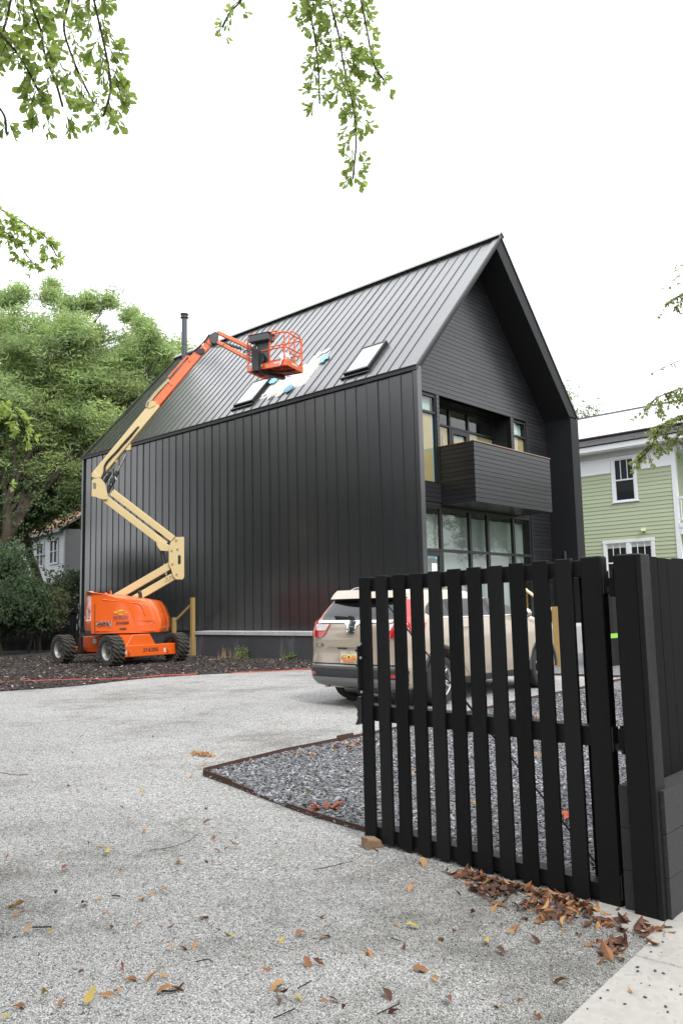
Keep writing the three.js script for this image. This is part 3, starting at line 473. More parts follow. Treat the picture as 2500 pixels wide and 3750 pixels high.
// timber guard by the walk along the metal wall
{
  const G = thing('stair_guard', 'rough timber guard of tall and short post with sloping rail by the lift', 'guard rail', HO.toArray(), PHI);
  mesh('post', bx(-0.72, -0.61, 0, 1.79, -8.47, -8.36, 0.005), M.pine, G); mesh('post', bx(-0.72, -0.61, 0, 1.19, -9.43, -9.32, 0.005), M.pine, G);
  mesh('rail', bar(V3(-0.63, 1.62, -8.47), V3(-0.63, 1.09, -9.36), 0.04, 0.075, YUP, 0.004), M.pine, G);
  const st = thing('side_steps', 'concrete side steps leading down from the wall ledge', 'steps', HO.toArray(), PHI);
  for (let i = 0; i < 3; i++) mesh('step', bx(-0.60, -0.06, -0.01, 0.57 - i * 0.19, -8.66 - i * 0.3, -8.37 - i * 0.3, 0.006), M.slab, st);
  const p = atZ(228, 2340, 33.2); const a = thing('timber_stake', 'yellow timber stake standing before the black fence', 'stake', [p.x, 0, p.z], 0.5); const top = atZ(232, 2263, 33.2).y; mesh('stake_post', bx(-0.06, 0.06, 0, top, -0.06, 0.06, 0.004), M.pine, a); mesh('rail_stub', bar(V3(0.05, top - 0.2, 0), V3(0.28, top - 0.12, -0.1), 0.04, 0.08), M.pine, a);
}
// ------------------------------------------------------------------ timber gate (local x along the gate towards the hinge, z towards the street drive)
{
  const turn = -Math.atan2(GDIR.z, GDIR.x);
  const G = thing('gate', 'black slatted timber gate standing open on its hinge post', 'gate', GATE0.toArray(), turn);
  // local: x = GDIR, z = -GN (towards the camera side)
  const bp = [M.blackPaint, M.blackPaint2, M.blackPaint3];
  for (let k = 0; k < 11; k++) { const x = -0.035 + 0.1372 * k + rr(-0.002, 0.002), top = 1.578 + 0.0032 * k + rr(-0.003, 0.004), bot = 0.02 - 0.002 * k + rr(-0.006, 0.006); const m = mesh('slat', bx(x, x + 0.086, bot, top, 0.0, 0.024, 0.003), bp[k % 3], G); m.rotation.z = rr(-0.0015, 0.0015); }
  for (const [y0, y1, dy] of [[1.492, 1.574, 0.03], [0.712, 0.805, 0.0], [0.026, 0.098, -0.012]]) mesh('rail', bar(V3(-0.03, (y0 + y1) / 2, -0.045), V3(1.50, (y0 + y1) / 2 + dy, -0.045), 0.088, y1 - y0, YUP, 0.003), M.blackPaint2, G);
  mesh('stile', [bx(1.474, 1.586, 0.004, 1.618, -0.032, 0.036, 0.012)], M.blackPaint, G);
  mesh('stile', [bx(1.395, 1.445, 0.03, 1.6, -0.14, -0.09, 0.005)], M.blackPaint3, G);
  // anti-sag cable with turnbuckle, behind the slats
  { const a = V3(0.055, 1.44, -0.10), b = V3(1.43, 0.11, -0.10); const c = mesh('brace_cable', rod(a, b, 0.005, 6), M.blackSteel, G); const d = b.clone().sub(a); mesh('turnbuckle', [rod(a.clone().addScaledVector(d, 0.42), a.clone().addScaledVector(d, 0.60), 0.007, 8)], M.blackSteel, c); mesh('eye_bolt', [rod(b.clone().add(V3(-0.02, 0, 0)), b.clone().add(V3(0.03, 0.01, -0.02)), 0.009, 8)], M.steel, c); }
  // latch on the free edge
  { const L = new THREE.Group(); L.name = 'latch'; G.add(L);
    const p = ext([[-0.02, 0.86], [-0.045, 0.86], [-0.055, 0.832], [-0.095, 0.815], [-0.058, 0.785], [-0.05, 0.77], [-0.06, 0.752], [-0.052, 0.73], [-0.075, 0.685], [-0.02, 0.698]], 0.03, 0.004, [[[-0.05, 0.80], [-0.035, 0.812], [-0.026, 0.796], [-0.03, 0.772], [-0.05, 0.774]]]); p.translate(-0.012, -0.005, 0.004); mesh('plate', p, M.blackSteel, L);
    mesh('bracket', [bx(-0.046, -0.036, 0.87, 1.16, 0.006, 0.046, 0.002), bx(-0.06, -0.036, 1.125, 1.14, 0.006, 0.046, 0.002), bx(-0.06, -0.036, 1.035, 1.05, 0.006, 0.046, 0.002), bx(-0.056, -0.036, 0.895, 0.91, 0.006, 0.046, 0.002)], M.blackSteel, L);
    for (const y of [1.175, 1.09, 0.885]) mesh('bolt', rod(V3(-0.012, y, 0.04), V3(-0.012, y, 0.05), 0.008, 10), M.steel, L); }
  // hinges
  for (const y of [1.49, 0.76, 0.1]) { const h = new THREE.Group(); h.name = 'hinge'; G.add(h); mesh('leaf', [bx(1.5865, 1.592, y - 0.055, y + 0.055, -0.025, 0.03), bx(1.656, 1.6615, y - 0.055, y + 0.055, -0.025, 0.03)], M.blackSteel, h); mesh('pin', rod(V3(1.628, y - 0.065, 0.01), V3(1.628, y + 0.065, 0.01), 0.0085, 10), M.blackSteel, h); mesh('knuckle', [rod(V3(1.628, y - 0.05, 0.01), V3(1.628, y - 0.018, 0.01), 0.013, 10), rod(V3(1.628, y + 0.018, 0.01), V3(1.628, y + 0.05, 0.01), 0.013, 10), bx(1.588, 1.628, y - 0.05, y - 0.02, 0.006, 0.014), bx(1.628, 1.657, y + 0.02, y + 0.05, 0.006, 0.014)], M.blackSteel, h); }
  // leaves caught on the middle rail
  // hinge post
  const P = thing('gate_post', 'thick black timber hinge post of the gate on a concrete footing', 'post', GATE0.toArray(), turn);
  mesh('post_body', bx(1.664, 1.768, 0.006, 1.618, -0.03, 0.03, 0.004), M.blackPaint2, P);
  mesh('face_board', bx(1.662, 1.77, 0.006, 1.612, 0.0305, 0.064, 0.004), M.blackPaint, P);
  mesh('return_board', bx(1.7705, 1.797, 0.006, 1.612, -0.03, 0.066, 0.004), M.blackPaint2, P);
  // street fence: pickets on a low block wall, running along UDIR
  const o = V3(1.398, 0, -3.662); const F = thing('picket_fence', 'black board fence on a low block wall beside the gate post', 'fence', o.toArray(), PHI);
  const WT = 0.565;
  for (let k = 0; k < 24; k++) { const x = 0.005 + k * 0.1185; mesh('picket', bx(x, x + 0.117, WT - (k < 1 ? 0.03 : 0.004), 1.612 + rr(-0.004, 0.004), -0.117, -0.097 + rr(-0.0015, 0.0015), 0.001), M.fence, F); }
  for (const y of [0.72, 1.42]) mesh('fence_rail', bx(0.0, 2.85, y, y + 0.09, -0.195, -0.138), M.blackPaint3, F);
  const W = thing('block_wall', 'low black painted concrete block wall under the board fence', 'wall', o.toArray(), PHI);
  for (let r = 0; r < 3; r++) { let x = r % 2 ? -0.2 : 0; const y0 = r * 0.187, y1 = y0 + 0.1845; while (x < 2.85) { const a = Math.max(0, x), b = x + 0.3975; if (b - a > 0.02) mesh('block', bx(a + 0.0, b, y0, y1, -0.21, 0.0 + rr(-0.001, 0.001), 0.002), M.block, W); x += 0.4; } }
  mesh('mortar', bx(0.004, 2.8, 0.0, 0.548, -0.205, -0.004), M.mortar, W);
  // brick holding the gate open
  const bp0 = gnd(1347, 3112); const br = oneThing('brick', (() => { let g = new RoundedBoxGeometry(0.105, 0.062, 0.085, 3, 0.01); const p = g.attributes.position; for (let i = 0; i < p.count; i++) { const x = p.getX(i), y = p.getY(i), z = p.getZ(i), n = 0.010 * noise3.noise(x * 30, y * 30, z * 30); p.setXYZ(i, x + n, y + n * 1.2 + (y > 0 ? -0.012 * Math.sin(x * 25 + 1) : 0), z + n); } g.computeVertexNormals(); return boxUV(g); })(), M.brick, 'chipped brown brick wedged under the free end of the gate', 'brick');
  br.position.set(bp0.x + 0.02, 0.028, bp0.z - 0.05); br.rotation.set(0.04, 0.55, -0.05);
}
// ------------------------------------------------------------------ green house next door (same local frame as the black house)
{
  const X = 18, G = thing('house', 'pale green clapboard house with white trim and solar panels', 'house', HO.toArray(), PHI);
  const white = mat([0.70, 0.71, 0.74], 0.6), greens = [[0.37, 0.42, 0.285], [0.356, 0.406, 0.274], [0.382, 0.433, 0.296]].map(c => mat(c, 0.7)), shing = mat([0.03, 0.032, 0.036], 0.9), dark = mat([0.018, 0.02, 0.024], 0.08, { ior: 1.5 });
  const LAP = 0.172, V0 = 0.38, V1 = 9.5, YB = 0.6, YT = 7.05;
  mesh('wall_core', [bx(X + 0.03, X + 7.9, 0, 8.15, -V1, -0.4)], white, G);
  const win = [[1.86, 3.0, 5.67, 7.72], [1.3, 3.57, 1.9, 4.04]];
  for (let y = YB; y < YT - 0.02; y += LAP) {
    const y1 = Math.min(y + LAP, YT); let spans = [[V0, V1]];
    for (const [a, b, c, d] of win) { if (y1 <= c + 0.02 || y >= d - 0.02) continue; const o = []; for (const [s, e] of spans) { if (b <= s || a >= e) { o.push([s, e]); continue; } if (a > s) o.push([s, a]); if (b < e) o.push([b, e]); } spans = o; }
    for (const [s, e] of spans) { const g = ext([[X - 0.026, y], [X + 0.03, y], [X + 0.03, y1 + 0.01], [X - 0.006, y1 + 0.01]], e - s); g.translate(0, 0, -e); mesh('clapboard', g, pick(greens), G); }
  }
  mesh('frieze', [bx(X - 0.03, X + 0.03, YT, 7.725, -V1, -3.02), bx(X - 0.05, X + 0.03, YT - 0.03, YT + 0.03, -V1, -3.02), bx(X - 0.03, X + 0.03, YT, 7.725, -1.84, -V0), bx(X - 0.05, X + 0.03, YT - 0.03, YT + 0.03, -1.84, -V0)], white, G);
  mesh('soffit', bx(X - 0.5, X + 0.03, 7.95, 8.04, -V1 - 0.3, 2.9), white, G); mesh('frieze', bx(X - 0.028, X + 0.03, 7.745, 7.95, -V1, 2.6), white, G);
  mesh('fascia', bx(X - 0.55, X - 0.5, 8.0, 8.2, -V1 - 0.3, 2.9), white, G); mesh('gutter_board', bx(X - 0.56, X - 0.5, 8.2, 8.235, -V1 - 0.3, 2.9), white, G);
  mesh('corner_board', bx(X - 0.045, X + 0.14, 0, 7.744, -V0 - 0.005, -V0 + 0.17), white, G);
  // windows
  function sash(v0, v1, y0, y1, ym, mun, wide) {
    const w = new THREE.Group(); w.name = 'window'; G.add(w); const t = 0.13;
    mesh('casing', [bx(X - 0.05, X + 0.01, y0, y1 - t, -v1, -v1 + t, 0.004), bx(X - 0.05, X + 0.01, y0, y1 - t, -v0 - t, -v0, 0.004), bx(X - 0.055, X + 0.01, y1 - t, y1, -v1 - 0.02, -v0 + 0.02, 0.004), bx(X - 0.075, X + 0.01, y0 - 0.06, y0, -v1 - 0.03, -v0 + 0.03, 0.004)], white, w);
    const a = v0 + t, b = v1 - t; const bays = wide ? [[a, (a + b) / 2 - 0.08], [(a + b) / 2 + 0.08, b]] : [[a, b]];
    if (wide) mesh('mullion', bx(X - 0.048, X + 0.01, y0, y1 - t, -(a + b) / 2 - 0.08, -(a + b) / 2 + 0.08), white, w);
    for (const [p, q] of bays) {
      const f = [bx(X - 0.02, X + 0.02, y0, y1 - t, -q, -q + 0.045), bx(X - 0.02, X + 0.02, y0, y1 - t, -p - 0.045, -p), bx(X - 0.02, X + 0.02, y1 - t - 0.045, y1 - t, -q + 0.045, -p - 0.045), bx(X - 0.02, X + 0.02, y0, y0 + 0.06, -q + 0.045, -p - 0.045), bx(X - 0.022, X + 0.02, ym - 0.03, ym + 0.03, -q + 0.045, -p - 0.045)];
      for (let m = 1; m < mun; m++) { const v = lerp(p, q, m / mun); f.push(bx(X - 0.019, X + 0.015, ym + 0.03, y1 - t - 0.045, -v - 0.014, -v + 0.014)); }
      mesh('sash', f, white, w); mesh('pane', bx(X + 0.004, X + 0.012, y0 + 0.06, y1 - t - 0.045, -q + 0.04, -p - 0.04), dark, w);
      if (wide) mesh('blind', bx(X + 0.001, X + 0.0035, y1 - t - 0.045 - 0.17, y1 - t - 0.045, -q + 0.045, -p - 0.045), mat([0.4, 0.42, 0.4], 0.9), w);
    }
  }
  sash(1.86, 3.0, 5.72, 7.72, 6.66, 3, false); sash(1.3, 3.57, 1.95, 4.04, 3.05, 3, true);
  mesh('vent_hood', (() => { const g = ext([[X - 0.16, 4.34], [X - 0.02, 4.31], [X - 0.02, 4.46], [X - 0.13, 4.46]], 0.17); g.translate(0, 0, -1.80); return g; })(), mat([0.55, 0.62, 0.33], 0.6), G);
  // roof with shingles and panels
  { const s = 0.5, a = Math.atan(s), RL = 5.3 / Math.cos(a); const R = new THREE.Group(); R.name = 'roof'; R.position.set(X - 0.57, 8.225, 0); R.rotation.z = a; G.add(R);
    mesh('deck', bx(0, RL, 0, 0.05, -V1 - 0.35, 2.95), shing, R);
    for (let r = 0; r < 6; r++) { const tabs = []; for (let v = -2.9 + (r % 2) * 0.16; v < V1; v += 0.33) tabs.push(bx(r * 0.14 - 0.02, r * 0.14 + 0.16, 0.05, 0.058 + rr(0.002, 0.012) + 0.004 * (r % 2), -v - 0.315, -v)); mesh('shingle_row', tabs, mat([rr(0.025, 0.045), rr(0.028, 0.045), rr(0.032, 0.05)], 0.9), R); }
    const pv = mat([0.02, 0.022, 0.03], 0.06, { ior: 1.9, clearcoat: 1, clearcoatRoughness: 0.03 }), fr = mat([0.35, 0.33, 0.32], 0.4, { metalness: 0.5 });
    for (let r = 0; r < 2; r++) for (let k = 0; k < 9; k++) { const s0 = 0.93 + r * 1.98, v0 = -2.75 + k * 1.06 + r * 0.0; const pn = new THREE.Group(); pn.name = 'solar_panel'; R.add(pn); mesh('cell_sheet', bx(s0 + 0.015, s0 + 1.945, 0.16, 0.195, -v0 - 1.03, -v0 - 0.015), pv, pn); mesh('frame', [bx(s0, s0 + 0.015, 0.15, 0.198, -v0 - 1.045, -v0), bx(s0 + 1.945, s0 + 1.96, 0.15, 0.198, -v0 - 1.045, -v0), bx(s0 + 0.015, s0 + 1.945, 0.15, 0.198, -v0 - 0.015, -v0), bx(s0 + 0.015, s0 + 1.945, 0.15, 0.198, -v0 - 1.045, -v0 - 1.03)], fr, pn); }
    mesh('panel_rail', [bx(0.95, 1.0, 0.05, 0.15, -V1 + 2.3, 2.7), bx(2.6, 2.65, 0.05, 0.15, -V1 + 2.3, 2.7), bx(4.4, 4.45, 0.05, 0.15, -V1 + 2.3, 2.7)], shing, R);
    const R2 = new THREE.Group(); R2.name = 'roof'; R2.position.set(X - 0.57 + 2 * 5.3, 8.225, 0); R2.rotation.z = -a; G.add(R2); mesh('deck', bx(-RL, 0, 0, 0.05, -V1 - 0.35, 2.95), shing, R2);
    const gb = ext([[X, 8.15], [X + 9.4, 8.15], [X + 4.73, 10.7]], 0.2); gb.translate(0, 0, 2.5); mesh('gable', gb, white, G); }
  // two-storey porch towards the street
  { const P = new THREE.Group(); P.name = 'porch'; G.add(P); const z0 = -0.4, z1 = 2.6;
    mesh('inner_wall', bx(X + 0.2, X + 7.9, 0, 7.7, z0, z0 + 0.05), greens[0], P); mesh('floor', [bx(X + 0.0, X + 8, 4.40, 4.53, z0 + 0.05, z1 - 0.02), bx(X, X + 8, 0.5, 0.8, z0 + 0.05, z1 - 0.02)], white, P); mesh('ceiling', [bx(X + 0.03, X + 8, 7.62, 7.74, z0 + 0.05, z1 - 0.02)], mat([0.42, 0.5, 0.46], 0.8), P);
    mesh('band', [bx(X - 0.04, X + 0.0, 4.09, 4.36, 0.0 - 0.2, z1), bx(X - 0.06, X + 0.0, 4.36, 4.55, -0.2, z1), bx(X - 0.03, X + 0.029, 7.64, 7.745, -0.2, z1), bx(X, X + 8, 4.09, 4.53, z1 - 0.02, z1), bx(X, X + 8, 7.64, 8.0, z1 - 0.02, z1)], white, P);
    for (const [x, z] of [[X - 0.03, z1 - 0.17], [X + 4, z1 - 0.17], [X + 7.8, z1 - 0.17]]) mesh('column', [bx(x, x + 0.18, 0, 4.088, z, z + 0.16), bx(x, x + 0.18, 4.55, 7.638, z, z + 0.16)], white, P);
    mesh('handrail', [bx(X - 0.02, X + 0.06, 5.58, 5.66, -0.2, z1 - 0.17), bx(X - 0.01, X + 0.05, 4.70, 4.75, -0.2, z1 - 0.17), bx(X + 0.15, X + 7.8, 5.58, 5.66, z1 - 0.11, z1 - 0.04), bx(X + 0.15, X + 7.8, 4.70, 4.75, z1 - 0.1, z1 - 0.05)], white, P);
    const bal = bx(-0.018, 0.018, 4.75, 5.58, -0.018, 0.018); for (let z = -0.1; z < z1 - 0.2; z += 0.125) { const m = mesh('baluster', bal, white, P); m.position.set(X + 0.02, 0, z); } for (let x = X + 0.3; x < X + 7.7; x += 0.14) { if (Math.abs(x - X - 4.09) < 0.12) continue; const m = mesh('baluster', bal, white, P); m.position.set(x, 0, z1 - 0.075); } }
}
// ------------------------------------------------------------------ white boarded house beyond the trees
{
  const c = atZ(235, 1943, 44.5), d = V3(-0.632, 0, -0.775).normalize();     // corner, long face runs back left
  const turn = -Math.atan2(-d.z, -d.x);   // local x = towards the corner
  const W = thing('house', 'white clapboard house with terracotta roof half hidden by trees', 'house', [c.x, 0, c.z], turn);
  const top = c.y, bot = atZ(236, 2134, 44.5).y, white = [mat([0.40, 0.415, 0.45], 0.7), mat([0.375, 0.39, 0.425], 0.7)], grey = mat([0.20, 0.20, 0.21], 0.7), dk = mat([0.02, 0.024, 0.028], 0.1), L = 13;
  const wins = [[-2.02, -0.72, bot + 1.1, top - 0.35], [-4.2, -2.95, bot + 1.05, top - 0.4]];
  for (let y = bot; y < top - 0.02; y += 0.112) { const y1 = Math.min(top, y + 0.112); let spans = [[-L, 0]]; for (const [a, b, p, q] of wins) { if (y1 <= p + 0.01 || y >= q - 0.01) continue; const o = []; for (const [s, e] of spans) { if (b <= s || a >= e) { o.push([s, e]); continue; } if (a > s) o.push([s, a]); if (b < e) o.push([b, e]); } spans = o; } for (const [s, e] of spans) { const g = ext([[0.0, y], [-0.05, y], [-0.05, y1], [-0.022, y1]].map(q => [-q[0], q[1]]), e - s); g.rotateY(Math.PI / 2); g.scale(1, 1, 1); g.translate(s, 0, 0.0); mesh('clapboard', g, pick(white), W); } }
  mesh('wall_core', [bx(-L, 0.02, bot, top + 0.1, -2.7, -0.06)], grey, W); mesh('rear_wing', [bx(-L, -0.5, 0, top + 0.6, -6, -2.71)], mat([0.22, 0.10, 0.07], 0.9), W);
  mesh('corner_board', [bx(-0.06, 0.05, bot - 0.05, top, -0.06, 0.02)], white[0], W);
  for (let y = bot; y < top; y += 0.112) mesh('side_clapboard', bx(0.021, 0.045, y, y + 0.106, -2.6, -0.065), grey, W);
  mesh('corner_board', bx(0.02, 0.08, bot, top, -2.72, -2.62), white[1], W);
  for (const [a, b, p, q] of wins) { const w = new THREE.Group(); w.name = 'window'; W.add(w); mesh('casing', [bx(a, a + 0.07, p, q, -0.05, 0.03), bx(b - 0.07, b, p, q, -0.05, 0.03), bx(a + 0.07, b - 0.07, q - 0.07, q, -0.05, 0.03), bx(a - 0.05, b + 0.05, p - 0.06, p + 0.04, -0.05, 0.05), bx((a + b) / 2 - 0.035, (a + b) / 2 + 0.035, p + 0.04, q - 0.07, -0.05, 0.028), bx(a + 0.07, b - 0.07, (p + q) / 2 - 0.025, (p + q) / 2 + 0.025, -0.04, 0.02)], white[1], w); mesh('pane', bx(a + 0.06, b - 0.06, p + 0.02, q - 0.05, -0.045, -0.03), dk, w); mesh('muntin', [0.25, 0.75].flatMap(t => [bx(lerp(a, b, t) - 0.01, lerp(a, b, t) + 0.01, p, q - 0.07, -0.03, -0.022)]), white[1], w); }
  { const tile = mat([0.42, 0.24, 0.17], 0.9); const R = new THREE.Group(); R.name = 'roof'; R.position.set(0, top + 0.02, 0.45); R.rotation.x = 0.55; W.add(R); for (let r = 0; r < 16; r++) mesh('tile_course', bx(-L - 0.3, 0.45, 0.03 - (r % 2) * 0.004, 0.09, -r * 0.3 - 0.31, -r * 0.3), mat([rr(0.36, 0.48), rr(0.2, 0.27), rr(0.14, 0.19)], 0.9), R); mesh('fascia', bx(-L - 0.3, 0.45, -0.12, 0.03, -0.06, 0.03), white[1], R); mesh('deck', bx(-L - 0.3, 0.45, -0.04, 0.026, -5, -0.06), grey, R); }
  mesh('undercroft', [bx(-L, 0, 0, bot - 0.02, -5.5, -1.2)], white[1], W);
  for (const x of [-0.3, -4, -8, -12]) mesh('pier', bx(x - 0.12, x + 0.12, 0, bot - 0.002, -0.4, -0.16), white[1], W);
}
// ------------------------------------------------------------------ black board fences in the distance
function boardFence(A, B, h, label, w = 0.15) {
  const d = B.clone().sub(A), L = d.length(); const F = thing('board_fence', label, 'fence', A.toArray(), -Math.atan2(d.z, d.x));
  const g = bx(0, w - 0.006, 0, h, -0.012, 0.012, 0.002); const n = Math.floor(L / w), ms = [M.blackPaint, M.blackPaint2, M.blackPaint3];
  for (let k = 0; k < n; k++) { const m = mesh('board', g, ms[k % 3], F); m.position.x = k * w; m.scale.y = 1 + rr(-0.004, 0.004); }
  for (const y of [0.3, h - 0.35]) mesh('rail', bx(0, L, y, y + 0.09, -0.06, -0.0125), M.blackPaint3, F);
  return F;
}
boardFence(HL(0.0, 0, 16.6), V3(-24, 0, -33.2), 1.75, 'black board fence running from the house corner behind the shrubs');
{ const F = boardFence(HL(0.7, 0, -4.2), HL(7.3, 0, -4.2), 1.62, 'black board fence seen through the gap by the hinge post'); mesh('lime_strip', bx(0, 6.4, 0.60, 0.70, 0.0125, 0.02), mat([0.22, 0.5, 0.05], 0.6), F, 'lime green strip'); mesh('kick_board', bx(0, 6.4, 0.0, 0.58, 0.0125, 0.03), M.blackPaint3, F); }
// ------------------------------------------------------------------ car, local x = forward (0 at the rear bumper), y up, z = right side
{
  const WB = 2.86, RA = 0.94, LEN = 4.6, TR = 0.345;
  const axle = V3(0.70, 0, -12.03);
  const org = axle.clone().addScaledVector(UDIR, -RA);
  const C = thing('car', 'beige compact SUV parked behind the slatted gate', 'car', org.toArray(), PHI);
  const paint = mat([0.44, 0.365, 0.295], 0.32, { metalness: 0.35, clearcoat: 1, clearcoatRoughness: 0.04 }), clad = mat([0.028, 0.029, 0.033], 0.55), silver = mat([0.22, 0.225, 0.235], 0.4, { metalness: 0.4 }), gl = mat([0.008, 0.009, 0.011], 0.03, { ior: 1.55 }), chrome = mat([0.75, 0.76, 0.77], 0.08, { metalness: 1 }), redL = mat([0.45, 0.012, 0.018], 0.08, { clearcoat: 1, clearcoatRoughness: 0.02 }), clearL = mat([0.55, 0.5, 0.5], 0.1, { clearcoat: 1 }), rubber = mat([0.014, 0.014, 0.015], 0.75), black = mat([0.01, 0.01, 0.011], 0.5);
  // levels: y, rear x, front x, half width, rear corner radius, front corner radius
  const lv = [[0.27, 0.2, 4.4, 0.8, 0.22, 0.35], [0.34, 0.09, 4.52, 0.865, 0.26, 0.42], [0.44, 0.025, 4.58, 0.9, 0.28, 0.5], [0.58, 0.0, 4.6, 0.92, 0.28, 0.55], [0.7, 0.005, 4.59, 0.928, 0.26, 0.55], [0.755, 0.035, 4.58, 0.928, 0.25, 0.55], [0.86, 0.05, 4.56, 0.928, 0.25, 0.55], [0.96, 0.045, 4.48, 0.925, 0.25, 0.6], [1.04, 0.055, 4.3, 0.918, 0.24, 0.6], [1.09, 0.085, 4.06, 0.91, 0.24, 0.55], [1.125, 0.12, 3.85, 0.9, 0.24, 0.5], [1.16, 0.15, 3.6, 0.89, 0.23, 0.4], [1.2, 0.18, 3.4, 0.872, 0.22, 0.3], [1.28, 0.225, 3.22, 0.85, 0.2, 0.3], [1.38, 0.29, 2.98, 0.82, 0.19, 0.3], [1.48, 0.355, 2.72, 0.785, 0.18, 0.3], [1.56, 0.41, 2.46, 0.755, 0.17, 0.3], [1.62, 0.46, 2.2, 0.71, 0.18, 0.3], [1.655, 0.55, 1.98, 0.63, 0.2, 0.3], [1.675, 0.78, 1.75, 0.47, 0.2, 0.3], [1.687, 1.05, 1.5, 0.28, 0.15, 0.2]];
  const yk = [[0, 0], [0.27, 0.25], [0.745, 0.57], [1.125, 1.20], [1.545, 1.50], [1.69, 1.69], [3, 3]];
  const ym = y => { let i = 0; while (y > yk[i + 1][0]) i++; const [a, b] = yk[i], [c, d] = yk[i + 1]; return lerp(b, d, (y - a) / (c - a)); };
  const at = y => { let i = 0; while (i < lv.length - 2 && y > lv[i + 1][0]) i++; const a = lv[i], b = lv[i + 1], t = clamp((y - a[0]) / (b[0] - a[0]), 0, 1); return a.map((v, k) => lerp(v, b[k], t)); };
  const rearX = (z, y) => { const [, x0, , hw, r] = at(y); const e = Math.abs(z) - (hw - r); const bow = 0.035 * Math.pow(z / hw, 2); return x0 + bow + (e > 0 ? r - Math.sqrt(Math.max(0, r * r - e * e)) : 0); };
  const sideZ = (x, y) => { const [, x0, x1, hw, r, rf] = at(y); const bow = 0.03 * Math.pow((x - 2.3) / 2.3, 2); let z = hw - bow * 0.6; return z; };
  function outline(l) { const [y, x0, x1, hw, r, rf] = l, p = []; const add = (x, z) => p.push([x, z]);
    const N = 10; for (let i = 0; i <= N; i++) { const z = lerp(-(hw - r), hw - r, i / N); add(x0 + 0.035 * Math.pow(z / hw, 2), z); }
    for (let i = 1; i <= 8; i++) { const t = i / 8 * Math.PI / 2; add(x0 + r - Math.cos(t) * r + 0.035 * (1 - i / 8), hw - r + Math.sin(t) * r - 0.018 * (i / 8)); }
    const S = 26; for (let i = 1; i < S; i++) { const x = lerp(x0 + r, x1 - rf, i / S); add(x, sideZ(x, y)); }
    for (let i = 0; i <= 8; i++) { const t = i / 8 * Math.PI / 2; add(x1 - rf + Math.sin(t) * rf, hw - rf + Math.cos(t) * rf - 0.018 * (1 - i / 8)); }
    const q = p.slice(N + 1); return p.concat([]).concat(Array.from({ length: 7 }, (_, i) => [x1, lerp(hw - rf, -(hw - rf), (i + 1) / 8)])).concat(q.slice().reverse().map(([x, z]) => [x, -z])); }
  const rows = lv.map(outline), n = rows[0].length, pos = [], idx = [];
  lv.forEach((l, j) => rows[j].forEach(([x, z]) => pos.push(x, ym(l[0]), z)));
  for (let j = 0; j + 1 < rows.length; j++) for (let i = 0; i < n; i++) { const a = j * n + i, b = j * n + (i + 1) % n, c = a + n, d = b + n; idx.push(a, b, d, a, d, c); }
  const bc = pos.length / 3; pos.push(2.3, ym(lv[0][0]), 0); const tc = pos.length / 3; pos.push(1.25, 1.69, 0);
  for (let i = 0; i < n; i++) { idx.push(bc, (i + 1) % n, i); const o = (rows.length - 1) * n; idx.push(tc, o + i, o + (i + 1) % n); }
  let body = new THREE.BufferGeometry(); body.setAttribute('position', new THREE.Float32BufferAttribute(pos, 3)); body.setIndex(idx); body.computeVertexNormals(); body.setAttribute('uv', new THREE.BufferAttribute(new Float32Array(pos.length / 3 * 2), 2));
  // wheel wells
  const ev = new Evaluator(); ev.useGroups = false; ev.attributes = ['position', 'normal', 'uv']; let br = new Brush(body, paint); br.updateMatrixWorld();
  for (const x of [RA, RA + WB]) for (const s of [-1, 1]) { const c = new THREE.CylinderGeometry(0.425, 0.425, 0.36, 40); c.rotateX(Math.PI / 2); const b = new Brush(c, black); b.position.set(x, 0.375, s * 0.86); b.updateMatrixWorld(); br = ev.evaluate(br, b, SUBTRACTION); }
  mesh('body', br.geometry, paint, C);
  // patches that follow the shell: rows of [y, from, to]
  function patch(rowsP, map, off, nx = 14, ny = 8, back = 0.02) {
    const P = [], I = []; const R = []; for (let k = 0; k + 1 < rowsP.length; k++) { for (let s = 0; s < (k + 2 === rowsP.length ? ny + 1 : ny); s++) { const t = s / ny; R.push([0, 1, 2].map(c => lerp(rowsP[k][c], rowsP[k + 1][c], t))); } }
    const m = R.length; for (const o of [off, -back]) for (let j = 0; j < m; j++) for (let i = 0; i <= nx; i++) { const v = map(lerp(R[j][1], R[j][2], i / nx), R[j][0], o); P.push(v.x, v.y, v.z); }
    const w = nx + 1; for (let j = 0; j + 1 < m; j++) for (let i = 0; i < nx; i++) { const a = j * w + i; I.push(a, a + 1, a + w + 1, a, a + w + 1, a + w); }
    const sk = (a, b) => { const o = m * w; I.push(a, b, b + o, a, b + o, a + o); }; for (let i = 0; i < nx; i++) { sk(i + 1, i); sk((m - 1) * w + i, (m - 1) * w + i + 1); } for (let j = 0; j + 1 < m; j++) { sk(j * w, (j + 1) * w); sk((j + 1) * w + nx, j * w + nx); }
    const g = new THREE.BufferGeometry(); g.setAttribute('position', new THREE.Float32BufferAttribute(P, 3)); g.setIndex(I); return toCreasedNormals(g, 0.6);
  }
  const rear = (z, y, o) => V3(rearX(z, y) - o, ym(y), z), side = s => (x, y, o) => V3(x, ym(y), s * (sideZ(x, y) + o));
  // rear glass and hatch
  const hatch = new THREE.Group(); hatch.name = 'tailgate'; C.add(hatch);
  mesh('rear_window', patch([[1.145, -0.66, 0.66], [1.2, -0.70, 0.70], [1.35, -0.68, 0.68], [1.5, -0.645, 0.645], [1.545, -0.61, 0.61]], rear, 0.006, 24, 6), gl, hatch);
  mesh('wiper', [bar(rear(-0.02, 1.175, 0.03), rear(-0.40, 1.205, 0.03), 0.03, 0.035), bar(rear(-0.10, 1.19, 0.035), rear(-0.02, 1.165, 0.035), 0.05, 0.06)], black, hatch);
